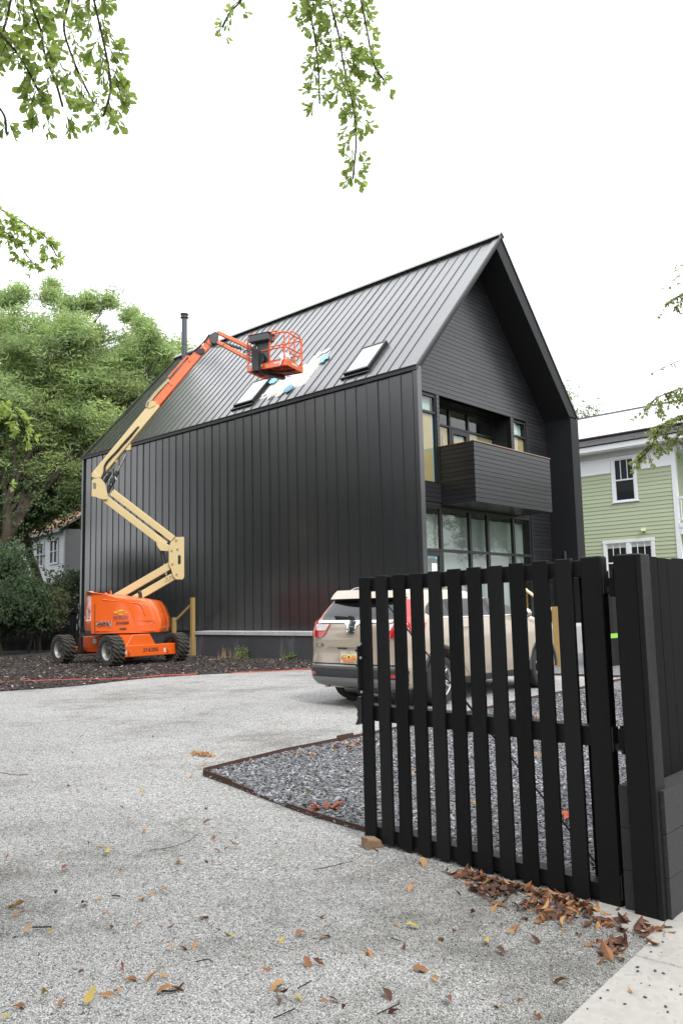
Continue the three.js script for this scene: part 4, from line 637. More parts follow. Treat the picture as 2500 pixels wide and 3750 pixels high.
  mesh('chrome_bar', patch([[1.112, -0.69, 0.69], [1.143, -0.71, 0.71]], rear, 0.024, 24, 2), chrome, hatch);
  { const s = patch([[1.015, -0.05, 0.05], [1.03, -0.072, 0.072], [1.085, -0.088, 0.088], [1.108, -0.15, 0.15], [1.115, -0.24, 0.24]], rear, 0.020, 16, 3); mesh('badge_surround', s, chrome, hatch);
    const b = []; const p = (z, y) => rear(z, y, 0.031); b.push(bar(p(-0.034, 1.118), p(-0.024, 1.036), 0.012, 0.012), bar(p(0.034, 1.118), p(0.024, 1.036), 0.012, 0.012), bar(p(-0.028, 1.078), p(0.028, 1.078), 0.01, 0.012)); const badge = patch([[1.03, -0.05, 0.05], [1.125, -0.062, 0.062]], rear, 0.026, 6, 4); mesh('badge_plate', badge, black, hatch); mesh('badge', b, chrome, hatch); }
  // number plate with its print
  { const w = 512, h = 256, cv = document.createElement('canvas'); cv.width = w; cv.height = h; const x = cv.getContext('2d');
    x.fillStyle = '#b9b3a6'; x.fillRect(0, 0, w, h); const gr = x.createLinearGradient(0, 40, 0, 215); gr.addColorStop(0, '#c8c4b4'); gr.addColorStop(0.35, '#f2d9a0'); gr.addColorStop(0.7, '#f4a44a'); gr.addColorStop(1, '#e8743a'); x.fillStyle = gr; x.fillRect(18, 40, w - 36, 172);
    x.fillStyle = '#4a4740'; x.textAlign = 'center'; x.font = 'bold 26px sans-serif'; x.fillText('HONDA', w / 2, 32); x.font = 'italic 26px serif'; x.fillText('South Carolina', w / 2, 66);
    x.fillStyle = '#1c1a18'; x.font = '112px sans-serif'; x.save(); x.translate(118, 176); x.scale(0.78, 1); x.fillText('KGT', 0, 0); x.restore(); x.save(); x.translate(392, 176); x.scale(0.78, 1); x.fillText('392', 0, 0); x.restore();
    x.fillStyle = '#3b3328'; x.beginPath(); x.arc(w / 2, 128, 26, 0, 7); x.fill(); x.fillRect(w / 2 - 5, 140, 10, 42);
    x.fillStyle = '#7a3430'; x.font = 'bold 44px sans-serif'; x.fillText('HILTON HEAD', w / 2 + 6, 248); x.fillStyle = '#e9e7e2'; x.fillRect(14, 196, 44, 36); x.fillStyle = '#3c9c7c'; x.fillRect(w - 70, 206, 52, 32);
    const t = new THREE.CanvasTexture(cv); t.colorSpace = THREE.SRGBColorSpace; const g = new THREE.PlaneGeometry(0.335, 0.175); g.rotateY(-Math.PI / 2); const m = mesh('plate_print', g, mat([1, 1, 1], 0.45, { map: t }), hatch); m.position.set(rearX(-0.03, 0.82) - 0.020, 0.70, -0.03); mesh('plate_frame', bx(rearX(-0.03, 0.82) - 0.019, rearX(-0.03, 0.82) + 0.03, 0.606, 0.794, -0.205, 0.145, 0.004), silver, hatch);
    mesh('plate_recess', patch([[0.905, -0.46, 0.40], [0.915, -0.44, 0.38]], rear, 0.012, 10, 2), paint, hatch);
    mesh('handle_pocket', patch([[0.89, -0.26, -0.08], [0.9, -0.26, -0.08]], rear, 0.008, 6, 2), black, hatch);
    const c2 = document.createElement('canvas'); c2.width = 256; c2.height = 64; const y = c2.getContext('2d'); y.fillStyle = '#6c655a'; y.fillRect(0, 0, 256, 64); y.font = 'bold 52px sans-serif'; y.fillStyle = '#e8e6e2'; y.textAlign = 'center'; y.fillText('CR-V', 128, 50); const t2 = new THREE.CanvasTexture(c2); t2.colorSpace = THREE.SRGBColorSpace; const g2 = new THREE.PlaneGeometry(0.16, 0.04); g2.rotateY(-Math.PI / 2); const m2 = mesh('model_lettering', g2, mat([1, 1, 1], 0.3, { map: t2 }), hatch); m2.position.set(rearX(-0.63, 0.91) - 0.008, 0.86, -0.63); m2.rotation.y = -0.12; }
  mesh('hatch_gap', [patch([[0.758, -0.80, 0.80], [0.768, -0.80, 0.80]], rear, 0.003, 20, 2)], black, hatch);
  // tail lights: L shape, red with clear insert
  for (const s of [-1, 1]) { const L = new THREE.Group(); L.name = 'tail_light'; C.add(L); const rs = s < 0 ? 1 : 1; const f = (a, b) => s > 0 ? [a, b] : [-b, -a];
    mesh('lens', patch([[0.985, ...f(0.58, 0.80)], [1.02, ...f(0.50, 0.87)], [1.08, ...f(0.45, 0.885)], [1.10, ...f(0.44, 0.885)]], rear, 0.014, 14, 4), redL, L);
    mesh('clear_insert', patch([[1.045, ...f(0.50, 0.70)], [1.098, ...f(0.455, 0.73)]], rear, 0.017, 8, 3), clearL, L);
    mesh('lens', patch([[1.10, ...f(0.74, 0.89)], [1.2, ...f(0.755, 0.862)], [1.32, ...f(0.735, 0.82)], [1.45, ...f(0.71, 0.775)], [1.53, ...f(0.69, 0.742)]], rear, 0.010, 8, 5), redL, L);
    mesh('lens', patch([[1.0, 0.26, 0.40], [1.05, 0.24, 0.56], [1.10, 0.24, 0.60], [1.13, 0.27, 0.34]], side(s), 0.010, 8, 4), redL, L); }
  // spoiler
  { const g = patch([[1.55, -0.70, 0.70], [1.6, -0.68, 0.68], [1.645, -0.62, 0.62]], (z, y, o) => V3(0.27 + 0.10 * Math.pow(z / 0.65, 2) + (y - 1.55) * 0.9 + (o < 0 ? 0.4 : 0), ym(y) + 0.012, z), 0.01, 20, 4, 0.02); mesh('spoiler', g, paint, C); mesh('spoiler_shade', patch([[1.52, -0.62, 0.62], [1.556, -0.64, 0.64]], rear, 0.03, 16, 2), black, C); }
  // bumper: dark cladding with silver skid panel, reflectors, exhaust
  mesh('bumper', patch([[0.40, -0.86, 0.86], [0.5, -0.88, 0.88], [0.66, -0.90, 0.90], [0.745, -0.895, 0.895]], rear, 0.022, 30, 5), clad, C);
  mesh('skid_panel', patch([[0.33, -0.60, 0.60], [0.38, -0.80, 0.80], [0.47, -0.845, 0.845], [0.515, -0.86, 0.86]], rear, 0.034, 30, 4), silver, C);
  for (const s of [-1, 1]) mesh('reflector', patch([[0.55, ...(s > 0 ? [0.62, 0.84] : [-0.84, -0.66])], [0.62, ...(s > 0 ? [0.70, 0.86] : [-0.86, -0.66])]], rear, 0.028, 8, 3), redL, C);
  mesh('exhaust_pipe', [rod(V3(0.14, 0.29, -0.58), V3(0.5, 0.28, -0.55), 0.04, 14), rod(V3(0.5, 0.24, -0.5), V3(0.52, 0.24, 0.45), 0.085, 14), rod(V3(0.62, 0.22, -0.3), V3(0.62, 0.22, 0.62), 0.025, 10)], mat([0.35, 0.3, 0.25], 0.4, { metalness: 0.8 }), C);
  mesh('underbody', bx(0.5, 4.3, 0.24, 0.42, -0.62, 0.62), black, C);
  // sides
  for (const s of [-1, 1]) {
    const sd = side(s);
    mesh('side_cladding', patch([[0.285, RA + 0.40, RA + WB - 0.40], [0.36, RA + 0.42, RA + WB - 0.42], [0.43, RA + 0.43, RA + WB - 0.43]], sd, 0.016, 20, 3), clad, C);
    mesh('side_cladding', patch([[0.45, 0.30, RA - 0.43], [0.6, 0.28, RA - 0.40], [0.70, 0.28, RA - 0.34]], sd, 0.012, 8, 3), clad, C);
    for (const x of [RA, RA + WB]) { const t = new THREE.TorusGeometry(0.44, 0.038, 8, 40, Math.PI * 1.06); t.rotateZ(-0.09); t.scale(1, 1, 0.5); t.translate(x, 0.375, s * (sideZ(x, 0.7) - 0.012)); mesh('arch_trim', t, clad, C); const well = new THREE.CylinderGeometry(0.424, 0.424, 0.02, 32); well.rotateX(Math.PI / 2); well.translate(x, 0.375, s * 0.69); mesh('wheel_well', well, black, C); }
    // windows: quarter, rear door, front door
    mesh('side_window', patch([[1.19, 0.80, 1.22], [1.26, 0.66, 1.20], [1.38, 0.72, 1.18], [1.47, 0.84, 1.16], [1.51, 0.98, 1.15]], sd, 0.006, 10, 4), gl, C);
    mesh('side_window', patch([[1.17, 1.34, 2.22], [1.30, 1.31, 2.21], [1.45, 1.28, 2.19], [1.53, 1.27, 2.18]], sd, 0.006, 12, 4), gl, C);
    mesh('side_window', patch([[1.17, 2.34, 3.22], [1.30, 2.33, 2.98], [1.45, 2.31, 2.66], [1.53, 2.30, 2.46]], sd, 0.006, 12, 4), gl, C);
    mesh('pillar_trim', [patch([[1.165, 1.22, 1.34], [1.52, 1.15, 1.27]], sd, 0.004, 4, 6), patch([[1.165, 2.22, 2.34], [1.53, 2.18, 2.30]], sd, 0.004, 4, 6)], black, C);
    mesh('window_chrome', [patch([[1.148, 0.80, 3.3], [1.164, 0.80, 3.28]], sd, 0.012, 30, 2)], chrome, C);
    mesh('door_gap', [patch([[0.45, 1.62, 1.628], [0.8, 1.36, 1.368], [1.148, 1.27, 1.278]], sd, 0.002, 1, 6), patch([[0.45, 2.30, 2.308], [1.148, 2.27, 2.278]], sd, 0.002, 1, 6), patch([[0.45, 3.26, 3.268], [1.148, 3.34, 3.348]], sd, 0.002, 1, 6)], black, C);
    for (const x of [1.44, 2.42]) mesh('door_handle', [bar(V3(x, 1.075, s * (sideZ(x, 1.03) + 0.03)), V3(x + 0.2, 1.085, s * (sideZ(x, 1.03) + 0.03)), 0.024, 0.028, YUP, 0.008)], paint, C);
    { const m = new THREE.Group(); m.name = 'wing_mirror'; C.add(m); const g = new THREE.SphereGeometry(1, 18, 12); g.scale(0.075, 0.085, 0.12); g.translate(3.08, 1.24, s * 1.02); mesh('housing', g, paint, m); const q = new THREE.CylinderGeometry(0.07, 0.07, 0.01, 20); q.rotateZ(Math.PI / 2); q.scale(1, 1, 1.45); q.translate(3.012, 1.24, s * 1.02); mesh('mirror_glass', q, chrome, m); mesh('stalk', bar(V3(3.1, 1.2, s * 0.86), V3(3.09, 1.21, s * 0.98), 0.06, 0.04), black, m); }
  }
  mesh('windscreen', patch([[1.2, -0.70, 0.70], [1.35, -0.66, 0.66], [1.5, -0.58, 0.58], [1.56, -0.54, 0.54]], (z, y, o) => { const [, , x1, hw, , rf] = at(y); const e = Math.abs(z) - (hw - rf); return V3(x1 - (e > 0 ? rf - Math.sqrt(Math.max(0, rf * rf - e * e)) : 0) + o, ym(y), z); }, 0.006, 20, 6), gl, C);
  mesh('roof_rail', [-1, 1].map(s => tube([V3(0.75, 1.615, s * 0.66), V3(0.9, 1.685, s * 0.63), V3(1.5, 1.71, s * 0.62), V3(2.0, 1.69, s * 0.62), V3(2.2, 1.62, s * 0.65)], 0.014, 24, 8)), silver, C);
  // wheels
  const rim = mat([0.45, 0.45, 0.46], 0.3, { metalness: 0.8 });
  const tyreG = (() => { const p = [[0.235, -0.105], [0.30, -0.115], [0.332, -0.105], [0.345, -0.075], [0.343, -0.04], [0.339, -0.036], [0.343, -0.032], [0.345, 0], [0.343, 0.032], [0.339, 0.036], [0.343, 0.04], [0.345, 0.075], [0.332, 0.105], [0.30, 0.115], [0.235, 0.105]].map(q => new THREE.Vector2(...q)); const g = new THREE.LatheGeometry(p, 48); g.rotateX(Math.PI / 2); return g; })();
  const rimG = (() => { const a = []; const lip = new THREE.LatheGeometry([[0.20, -0.1], [0.238, -0.1], [0.238, 0.1], [0.225, 0.098], [0.215, 0.06], [0.20, -0.1]].map(q => new THREE.Vector2(...q)), 40); lip.rotateX(Math.PI / 2); a.push(lip); for (let k = 0; k < 5; k++) { const t = k / 5 * 6.283; for (const o of [-0.17, 0.17]) a.push(bar(V3(Math.cos(t) * 0.05, Math.sin(t) * 0.05, 0.07), V3(Math.cos(t + o) * 0.215, Math.sin(t + o) * 0.215, 0.082), 0.034, 0.034, V3(0, 0, 1), 0.008)); } const hub = new THREE.CylinderGeometry(0.06, 0.07, 0.06, 20); hub.rotateX(Math.PI / 2); hub.translate(0, 0, 0.06); a.push(hub); return mergeGeometries(a.map(clean)); })();
  const backG = new THREE.CylinderGeometry(0.205, 0.205, 0.02, 30); backG.rotateX(Math.PI / 2);
  for (const x of [RA, RA + WB]) for (const s of [-1, 1]) { const w = new THREE.Group(); w.name = 'wheel'; w.position.set(x, TR, s * 0.79); if (s < 0) w.rotation.y = Math.PI; C.add(w); mesh('tyre', tyreG, rubber, w); mesh('rim', rimG, rim, w); mesh('brake_disc', backG, mat([0.12, 0.12, 0.12], 0.5, { metalness: 0.6 }), w); w.rotation.z = x; }
}
// ------------------------------------------------------------------ articulated boom lift
const { FontLoader } = await import('three/addons/loaders/FontLoader.js');
const { TextGeometry } = await import('three/addons/geometries/TextGeometry.js');
const fontB = await new FontLoader().loadAsync('fonts/droid/droid_sans_bold.typeface.json');
function letters(s, size, depth = 0.004) { const g = new TextGeometry(s, { font: fontB, size, depth, curveSegments: 3, bevelEnabled: false }); g.computeBoundingBox(); const b = g.boundingBox; g.translate(-(b.min.x + b.max.x) / 2, -(b.min.y + b.max.y) / 2, 0); return g; }
{
  const orange = mat([0.72, 0.115, 0.012], 0.28, { clearcoat: 0.8, clearcoatRoughness: 0.08 }), orange2 = mat([0.66, 0.09, 0.011], 0.45), cream = mat([0.58, 0.455, 0.235], 0.4, { clearcoat: 0.3, clearcoatRoughness: 0.2 }), blk = mat([0.022, 0.023, 0.025], 0.5), grey = mat([0.06, 0.065, 0.072], 0.55), rubber = mat([0.028, 0.027, 0.026], 0.85), rubberD = mat([0.05, 0.045, 0.038], 0.9), rimM = mat([0.36, 0.355, 0.34], 0.5, { metalness: 0.3 }), chrome = mat([0.7, 0.7, 0.72], 0.15, { metalness: 1 }), white = mat([0.55, 0.53, 0.5], 0.7), ink = mat([0.05, 0.02, 0.015], 0.6), red = mat([0.45, 0.02, 0.01], 0.5), yellow = mat([0.75, 0.42, 0.02], 0.5), hose = mat([0.02, 0.018, 0.017], 0.6);
  const ctr = V3(-6.22, 0, -22.37), YF = 8.22;
  const mount = gnd(962, 1352, YF + 0.12);
  const bd = mount.clone().sub(ctr).setY(0).normalize(), AL = -Math.atan2(bd.z, bd.x), bn = V3(-bd.z, 0, bd.x);
  const Lft = thing('boom_lift', 'orange and cream articulated boom lift standing on the mulch', 'boom lift', ctr.toArray(), AL);
  const bl = (x, y, z = 0) => { const p = onPlane(x, y, ctr.clone().addScaledVector(bn, z), bn).sub(ctr); return V3(p.dot(bd), p.y, z); };
  // chassis in the house-aligned frame
  const K = new THREE.Group(); K.name = 'chassis'; K.rotation.y = PHI - AL; Lft.add(K);
  { const R = 0.4, Wd = 0.33;
    mesh('axle_beam', bx(-0.80, 0.92, 0.22, 0.53, 1.12, 1.36, 0.03), orange, K); mesh('axle_beam', bx(-0.82, 0.82, 0.24, 0.46, -1.34, -1.14, 0.03), orange2, K);
    { const g = ext([[-0.62, 0.51], [0.30, 0.51], [0.12, 0.80], [-0.42, 0.80]], 0.9, 0.02); g.translate(0, 0, 0.40); mesh('frame_tower', g, orange, K); }
    mesh('frame_body', [bx(-0.46, 0.46, 0.30, 0.74, -1.14, 0.40, 0.02), bx(-0.40, 0.40, 0.27, 0.5, 0.40, 1.12)], orange2, K);
    mesh('slew_ring', rod(V3(0, 0.74, 0), V3(0, 0.84, 0), 0.5, 30), blk, K);
    mesh('steering_bracket', [bx(-0.78, -0.5, 0.26, 0.36, -1.2, -0.9), rod(V3(-0.62, 0.36, -1.0), V3(-0.62, 0.72, -1.0), 0.07, 14)], blk, K);
    mesh('serial_number', [letters('214386', 0.105).translate(0.10, 0.385, 1.3605)], ink, K);
    for (const x of [-0.58, 0.62]) { const t = new THREE.TorusGeometry(0.05, 0.012, 6, 16); t.rotateY(Math.PI / 2); t.translate(x, 0.34, 1.375); mesh('tie_ring', t, orange2, K); mesh('warning_label', bx(x - 0.11, x - 0.05, 0.30, 0.41, 1.36, 1.364), white, K); }
    for (const [z, y] of [[-0.6, 0.55], [-0.25, 0.52]]) mesh('warning_label', bx(-0.466, -0.46, y, y + 0.13, z, z + 0.2), white, K);
    const tg = (() => { const p = [[0.22, -Wd / 2 + 0.02], [0.30, -Wd / 2], [0.345, -Wd / 2 + 0.01], [0.372, -Wd / 2 + 0.04], [0.375, 0], [0.372, Wd / 2 - 0.04], [0.345, Wd / 2 - 0.01], [0.30, Wd / 2], [0.22, Wd / 2 - 0.02]].map(q => new THREE.Vector2(...q)); const g = new THREE.LatheGeometry(p, 40); g.rotateZ(Math.PI / 2); return g; })();
    const lug = []; for (let k = 0; k < 20; k++) for (const s of [-1, 1]) { const a = (k + (s > 0 ? 0.5 : 0)) / 20 * 6.2832; const g = bx(0.0, Wd / 2 + 0.004, 0.362, 0.402, -0.026, 0.026, 0.008); g.applyMatrix4(new THREE.Matrix4().makeShear(0, 0.5, 0, 0, 0, 0)); const sh = bx(Wd / 2 - 0.028, Wd / 2 + 0.006, 0.30, 0.385, -0.024, 0.03, 0.008); const m = mergeGeometries([clean(g), clean(sh)]); if (s < 0) m.rotateY(Math.PI); m.rotateX(a); lug.push(m); }
    const lugG = mergeGeometries(lug);
    const rimG = (() => { const g = new THREE.LatheGeometry([[0.05, 0.07], [0.13, 0.07], [0.15, 0.02], [0.19, 0.02], [0.205, 0.13], [0.225, 0.15], [0.23, 0.13], [0.225, -0.14]].map(q => new THREE.Vector2(...q)), 36); g.rotateZ(-Math.PI / 2); return g; })();
    const hubG = (() => { const a = [rod(V3(0, 0, 0), V3(0.12, 0, 0), 0.075, 18)]; for (let k = 0; k < 8; k++) { const t = k / 8 * 6.283; a.push(rod(V3(0.06, Math.cos(t) * 0.115, Math.sin(t) * 0.115), V3(0.085, Math.cos(t) * 0.115, Math.sin(t) * 0.115), 0.012, 8)); } return mergeGeometries(a.map(clean)); })();
    for (const [x, z, st] of [[-1, 1.24, 0.0], [1, 1.24, 0.0], [-1, -1.24, 0], [1, -1.24, 0]]) { const w = new THREE.Group(); w.name = 'wheel'; w.position.set(x, R, z); w.rotation.y = (x < 0 ? Math.PI : 0) + st; Lft.add(w); w.position.applyAxisAngle(YUP, PHI - AL); w.rotation.y += PHI - AL; mesh('tyre', tg, rubber, w); mesh('tread_lugs', lugG, rubberD, w); mesh('rim', rimG, rimM, w); mesh('hub', hubG, mat([0.05, 0.048, 0.045], 0.7), w); }
  }
  // hood, from horizontal slices: [y, seam x, tail x, right x]
  const ZF = 0.78, zh = (x, y) => [250 + x / 3.136, 2100 + y / 3.136];
  { const hp = (x, y) => bl(...zh(x, y), ZF);
    const rows = [[693, 312, 150, 1075], [685, 310, 145, 1082], [640, 308, 138, 1096], [545, 306, 128, 1092], [538, 306, 134, 1090], [450, 306, 137, 1062], [390, 306, 140, 1036], [350, 306, 142, 1008], [325, 306, 143, 985], [306, 306, 143, 915], [290, 306, 144, 820], [268, 306, 145, 690], [250, 306, 146, 590], [236, 300, 147, 430], [222, 280, 152, 300], [207, 250, 165, 215]];
    const make = (inset) => { const P = [], I = []; let n; const R = rows.map(([y, s, t, r]) => { const S = hp(s, y), T = hp(t, y), X = hp(r, y); const dT = 0.50, zb = ZF - 0.66; const soft = 0.07; const w = Math.max(0.02, Math.min(1, (X.x - S.x) / 0.3)); return [[S.x + soft, ZF], [lerp(S.x, X.x, 0.5), ZF + 0.03], [X.x - 0.28 * w, ZF], [X.x - 0.08 * w, ZF - 0.09], [X.x, ZF - 0.28], [X.x, zb], [lerp(T.x, X.x, 0.4), zb], [T.x + 0.05, zb], [T.x, ZF - dT], [lerp(T.x, S.x, 0.3), ZF - 0.28], [S.x - 0.1, ZF - 0.035]].map(q => [q[0], S.y, q[1]]); });
      n = R[0].length; R.forEach(r => r.forEach(q => P.push(...q))); for (let j = 0; j + 1 < R.length; j++) for (let i = 0; i < n; i++) { const a = j * n + i, b = j * n + (i + 1) % n; I.push(a, b, b + n, a, b + n, a + n); }
      const b0 = P.length / 3; const cen = k => { let x = 0, z = 0; R[k].forEach(q => { x += q[0] / n; z += q[2] / n; }); P.push(x, R[k][0][1] + (k ? 0.02 : 0), z); }; cen(0); cen(R.length - 1); for (let i = 0; i < n; i++) { I.push(b0, (i + 1) % n, i); const o = (R.length - 1) * n; I.push(b0 + 1, o + i, o + (i + 1) % n); }
      const g = new THREE.BufferGeometry(); g.setAttribute('position', new THREE.Float32BufferAttribute(P, 3)); g.setIndex(I); return toCreasedNormals(g, 0.55); };
    const hood = mesh('hood', make(), orange, Lft);
    const h2 = make(); h2.scale(1, 1, -1); { const ix = h2.attributes.position.array; /* flip winding */ for (let i = 0; i < ix.length; i += 9) for (let c = 0; c < 3; c++) { const t = ix[i + c]; ix[i + c] = ix[i + 6 + c]; ix[i + 6 + c] = t; } h2.computeVertexNormals(); } mesh('hood', toCreasedNormals(h2, 0.5), orange, Lft);
    // body lines, latch, ribs and print
    const q = (x, y) => hp(x, y);
    mesh('panel_gap', [bar(q(309, 545).add(V3(0, 0, 0.006)), q(309, 690).add(V3(0, 0, 0.006)), 0.012, 0.012), bar(q(309, 350).add(V3(0, 0, 0.0)), q(309, 540).add(V3(0, 0, 0.0)), 0.010, 0.010)], ink, hood);
    mesh('crease', [tube([q(400, 302), q(560, 318), q(760, 338), q(820, 350), q(850, 380), q(890, 480)].map(v => v.add(V3(0, 0, 0.012))), 0.016, 40, 6), bar(q(330, 545).add(V3(0, 0, 0.012)), q(1000, 540).add(V3(0, 0, 0.02)), 0.014, 0.01), bar(q(320, 664).add(V3(0, 0, 0.012)), q(1030, 658).add(V3(0, 0, 0.014)), 0.02, 0.014)], orange, hood);
    mesh('vent_slot', [325, 398, 450].map((x, i) => bar(q(x, 664).add(V3(0, 0, 0.022)), q(x + [48, 46, 14][i], 663.5).add(V3(0, 0, 0.022)), 0.006, 0.014)), red, hood);
    mesh('latch', [bar(q(598, 634).add(V3(0, 0, 0.035)), q(672, 632).add(V3(0, 0, 0.035)), 0.03, 0.022), rod(q(655, 633).add(V3(0, 0, 0.01)), q(655, 633).add(V3(0, 0, 0.06)), 0.022, 10)], blk, hood);
    const put = (g, x, y, dz, m, name) => { const c = q(x, y); g.translate(c.x, c.y, c.z + dz); mesh(name, g, m, hood); };
    { const sk = new THREE.Matrix4().makeShear(0, 0, 0.22, 0, 0, 0); const o = letters('450AJ', 0.098, 0.006); o.applyMatrix4(sk); o.scale(1.12, 1.12, 1); put(o, 414, 581, 0.030, white, 'model_outline'); const i = letters('450AJ', 0.090, 0.004); i.applyMatrix4(sk); i.scale(1.12, 1.0, 1); put(i, 414, 581, 0.0385, mat([0.02, 0.02, 0.05], 0.5), 'model_lettering'); }
    put(letters('214386', 0.075), 628, 568, 0.036, ink, 'serial_number');
    put(ext([[-0.2, 0], [-0.08, 0.05], [0, 0.075], [0.08, 0.05], [0.2, 0], [0.08, -0.05], [0, -0.075], [-0.08, -0.05]], 0.004), 607, 447, 0.034, yellow, 'emblem'); put(ext([[-0.12, -0.028], [-0.09, 0.028], [0.13, 0.028], [0.10, -0.028]], 0.003), 607, 447, 0.0385, red, 'emblem_band'); put(letters('AHERN', 0.042, 0.002), 607, 447, 0.042, mat([0.8, 0.3, 0.1], 0.5), 'emblem_lettering');
    put(letters('800-400-1610', 0.046, 0.003), 606, 497, 0.036, mat([0.25, 0.05, 0.12], 0.5), 'phone_number'); put(letters('www.AHERN.com', 0.032, 0.003), 606, 519, 0.036, mat([0.3, 0.06, 0.1], 0.5), 'web_address');
    for (const [x, y, w, h] of [[208, 440, 0.14, 0.10], [212, 482, 0.11, 0.06], [210, 515, 0.10, 0.06], [162, 508, 0.04, 0.09]]) { const a = q(x, y), S = q(306, y), T = q(133, y); const k = (S.x - 0.1 - a.x) / (S.x - 0.1 - T.x); const z = lerp(ZF - 0.035, ZF - 0.5, clamp(k, 0, 1)); const g = new THREE.BoxGeometry(w, h, 0.006); g.rotateY(-0.95 + 0.0); g.translate(a.x - 0.02, a.y, z + 0.03); mesh('warning_label', g, white, hood); }
    for (const y of [482, 512]) { const a = q(1062 + (y - 482) * 0.2, y); const g = new THREE.BoxGeometry(0.05, 0.06, 0.004); g.rotateY(1.1); g.translate(a.x - 0.005, a.y, ZF - 0.20); mesh('warning_label', g, white, hood); }
    { const e = q(795, 255); mesh('exhaust_stack', [tube([V3(e.x + 0.02, e.y - 0.1, ZF - 0.3), V3(e.x + 0.02, e.y + 0.05, ZF - 0.3), V3(e.x - 0.03, e.y + 0.14, ZF - 0.3)], 0.05, 12, 12)], blk, Lft); }
    { const e = q(458, 215); mesh('beacon', rod(V3(e.x, e.y - 0.06, ZF - 0.35), V3(e.x, e.y + 0.05, ZF - 0.35), 0.03, 12, 0.02), orange, Lft); }
    mesh('turntable', bx(hp(150, 690).x + 0.1, hp(1075, 690).x - 0.1, hp(300, 700).y, hp(300, 700).y + 0.10, -ZF + 0.1, ZF - 0.1), blk, Lft); mesh('turret', [bx(hp(300, 600).x, hp(760, 600).x, hp(300, 690).y + 0.09, hp(300, 300).y - 0.2, -0.12, 0.11)], cream, Lft);
  }
  // booms: pixel chains laid on the boom's own vertical plane
  const za = (x, y) => [150 + x / 2.412, 1900 + y / 2.412], zb = (x, y) => [300 + x / 1.65, 1100 + y / 1.65], zc = (x, y) => [x / 1.621, 1000 + y / 1.621], zd = (x, y) => [280 + x / 7.84, 1600 + y / 7.84];
  const seg = (name, p, q, th, w, m, z = 0, par = Lft, bev = 0.012) => mesh(name, bar(bl(...p, z), bl(...q, z), w, th, V3(0, 0, 1).cross(bl(...q, z).sub(bl(...p, z))).normalize(), bev), m, par);
  const plate = (name, pts, zz, th, m, holes = [], par = Lft) => { const g = ext(pts.map(p => { const v = bl(...p, zz); return [v.x, v.y]; }), th, 0.006, holes.map(h => h.map(p => { const v = bl(...p, zz); return [v.x, v.y]; }))); g.translate(0, 0, zz - th / 2); return mesh(name, g, m, par); };
  seg('lower_link', za(640, 707), za(1165, 402), 0.20, 0.17, cream); seg('lower_link', za(800, 725), za(1205, 492), 0.20, 0.175, cream);
  for (const z of [-0.13, 0.13]) { const e = plate('elbow_plate', [za(1192, 162), za(1262, 160), za(1266, 168), za(1266, 515), za(1252, 536), za(1192, 535), za(1168, 505), za(1150, 440), za(1130, 400), za(1130, 248), za(1150, 205), za(1180, 180)], z, 0.03, cream, [[za(1208, 330), za(1215, 319), za(1232, 319), za(1239, 330), za(1239, 393), za(1232, 404), za(1215, 404), za(1208, 393)]]);
    if (z > 0) for (const [x, y] of [[1196, 190], [1157, 282], [1163, 400], [1202, 492], [1145, 513], [1114, 526], [1208, 270]]) { const c = bl(...za(x, y), z); mesh('pivot_pin', rod(V3(c.x, c.y, z + 0.01), V3(c.x, c.y, z + 0.032), 0.028, 12), mat([0.25, 0.2, 0.12], 0.5), e); } }
  seg('upper_link', zc(620, 1335), zc(985, 1615), 0.20, 0.17, cream); seg('upper_link', zc(668, 1302), zc(1030, 1580), 0.19, 0.175, cream);
  plate('link_gusset', [za(1015, 195), za(1035, 182), za(1140, 235), za(1130, 285), za(1060, 283), za(1030, 245)], 0.10, 0.04, cream);
  for (const z of [-0.13, 0.13]) plate('knuckle_plate', [zd(450, 1245), zd(560, 1195), zd(690, 1185), zd(720, 1215), zd(820, 1330), zd(880, 1560), zd(905, 1680), zd(895, 1790), zd(780, 1800), zd(660, 1770), zd(560, 1725), zd(440, 1712)], z, 0.035, cream, [[zd(472, 1315), zd(580, 1315), zd(580, 1505), zd(472, 1505)]]);
  seg('main_boom', zd(560, 1170), zb(452, 628), 0.285, 0.22, cream, 0, Lft, 0.02);
  plate('boom_root', [zd(455, 1150), zd(540, 1010), zd(700, 1130), zd(715, 1190), zd(560, 1200)], 0, 0.26, cream);
  plate('cylinder_lug', [zd(1270, 340), zd(1480, 90), zd(1570, 150), zd(1565, 380), zd(1500, 400)], 0, 0.12, cream); plate('cylinder_lug', [zd(970, 680), zd(1120, 540), zd(1185, 580), zd(1180, 740), zd(1040, 745)], 0, 0.12, cream);
  seg('telescopic_boom', zb(440, 640), zb(738, 285), 0.245, 0.18, orange, 0, Lft, 0.02);
  { const r = seg('hose_guide', zb(522, 468), zb(640, 335), 0.05, 0.06, orange, 0.09); seg('guide_bracket', zb(645, 332), zb(652, 372), 0.05, 0.06, orange, 0.09, Lft); mesh('guide_bracket', bar(bl(...zb(520, 480), 0.09), bl(...zb(545, 512), 0.09), 0.05, 0.05), orange, Lft); }
  mesh('cable_carrier', Array.from({ length: 16 }, (_, i) => { const p = [zb(398, 640), zb(404, 618), zb(450, 560), zb(520, 488)]; const t = i / 15 * 2.999, k = Math.floor(t), f = t - k; const c = bl(lerp(p[k][0], p[k + 1][0], f), lerp(p[k][1], p[k + 1][1], f), 0.08); const g = bx(-0.05, 0.05, -0.045, 0.045, -0.05, 0.05, 0.015); g.rotateZ(0.9 + rr(-0.15, 0.15)); g.translate(c.x, c.y, c.z); return g; }), mat([0.42, 0.36, 0.22], 0.7), Lft);
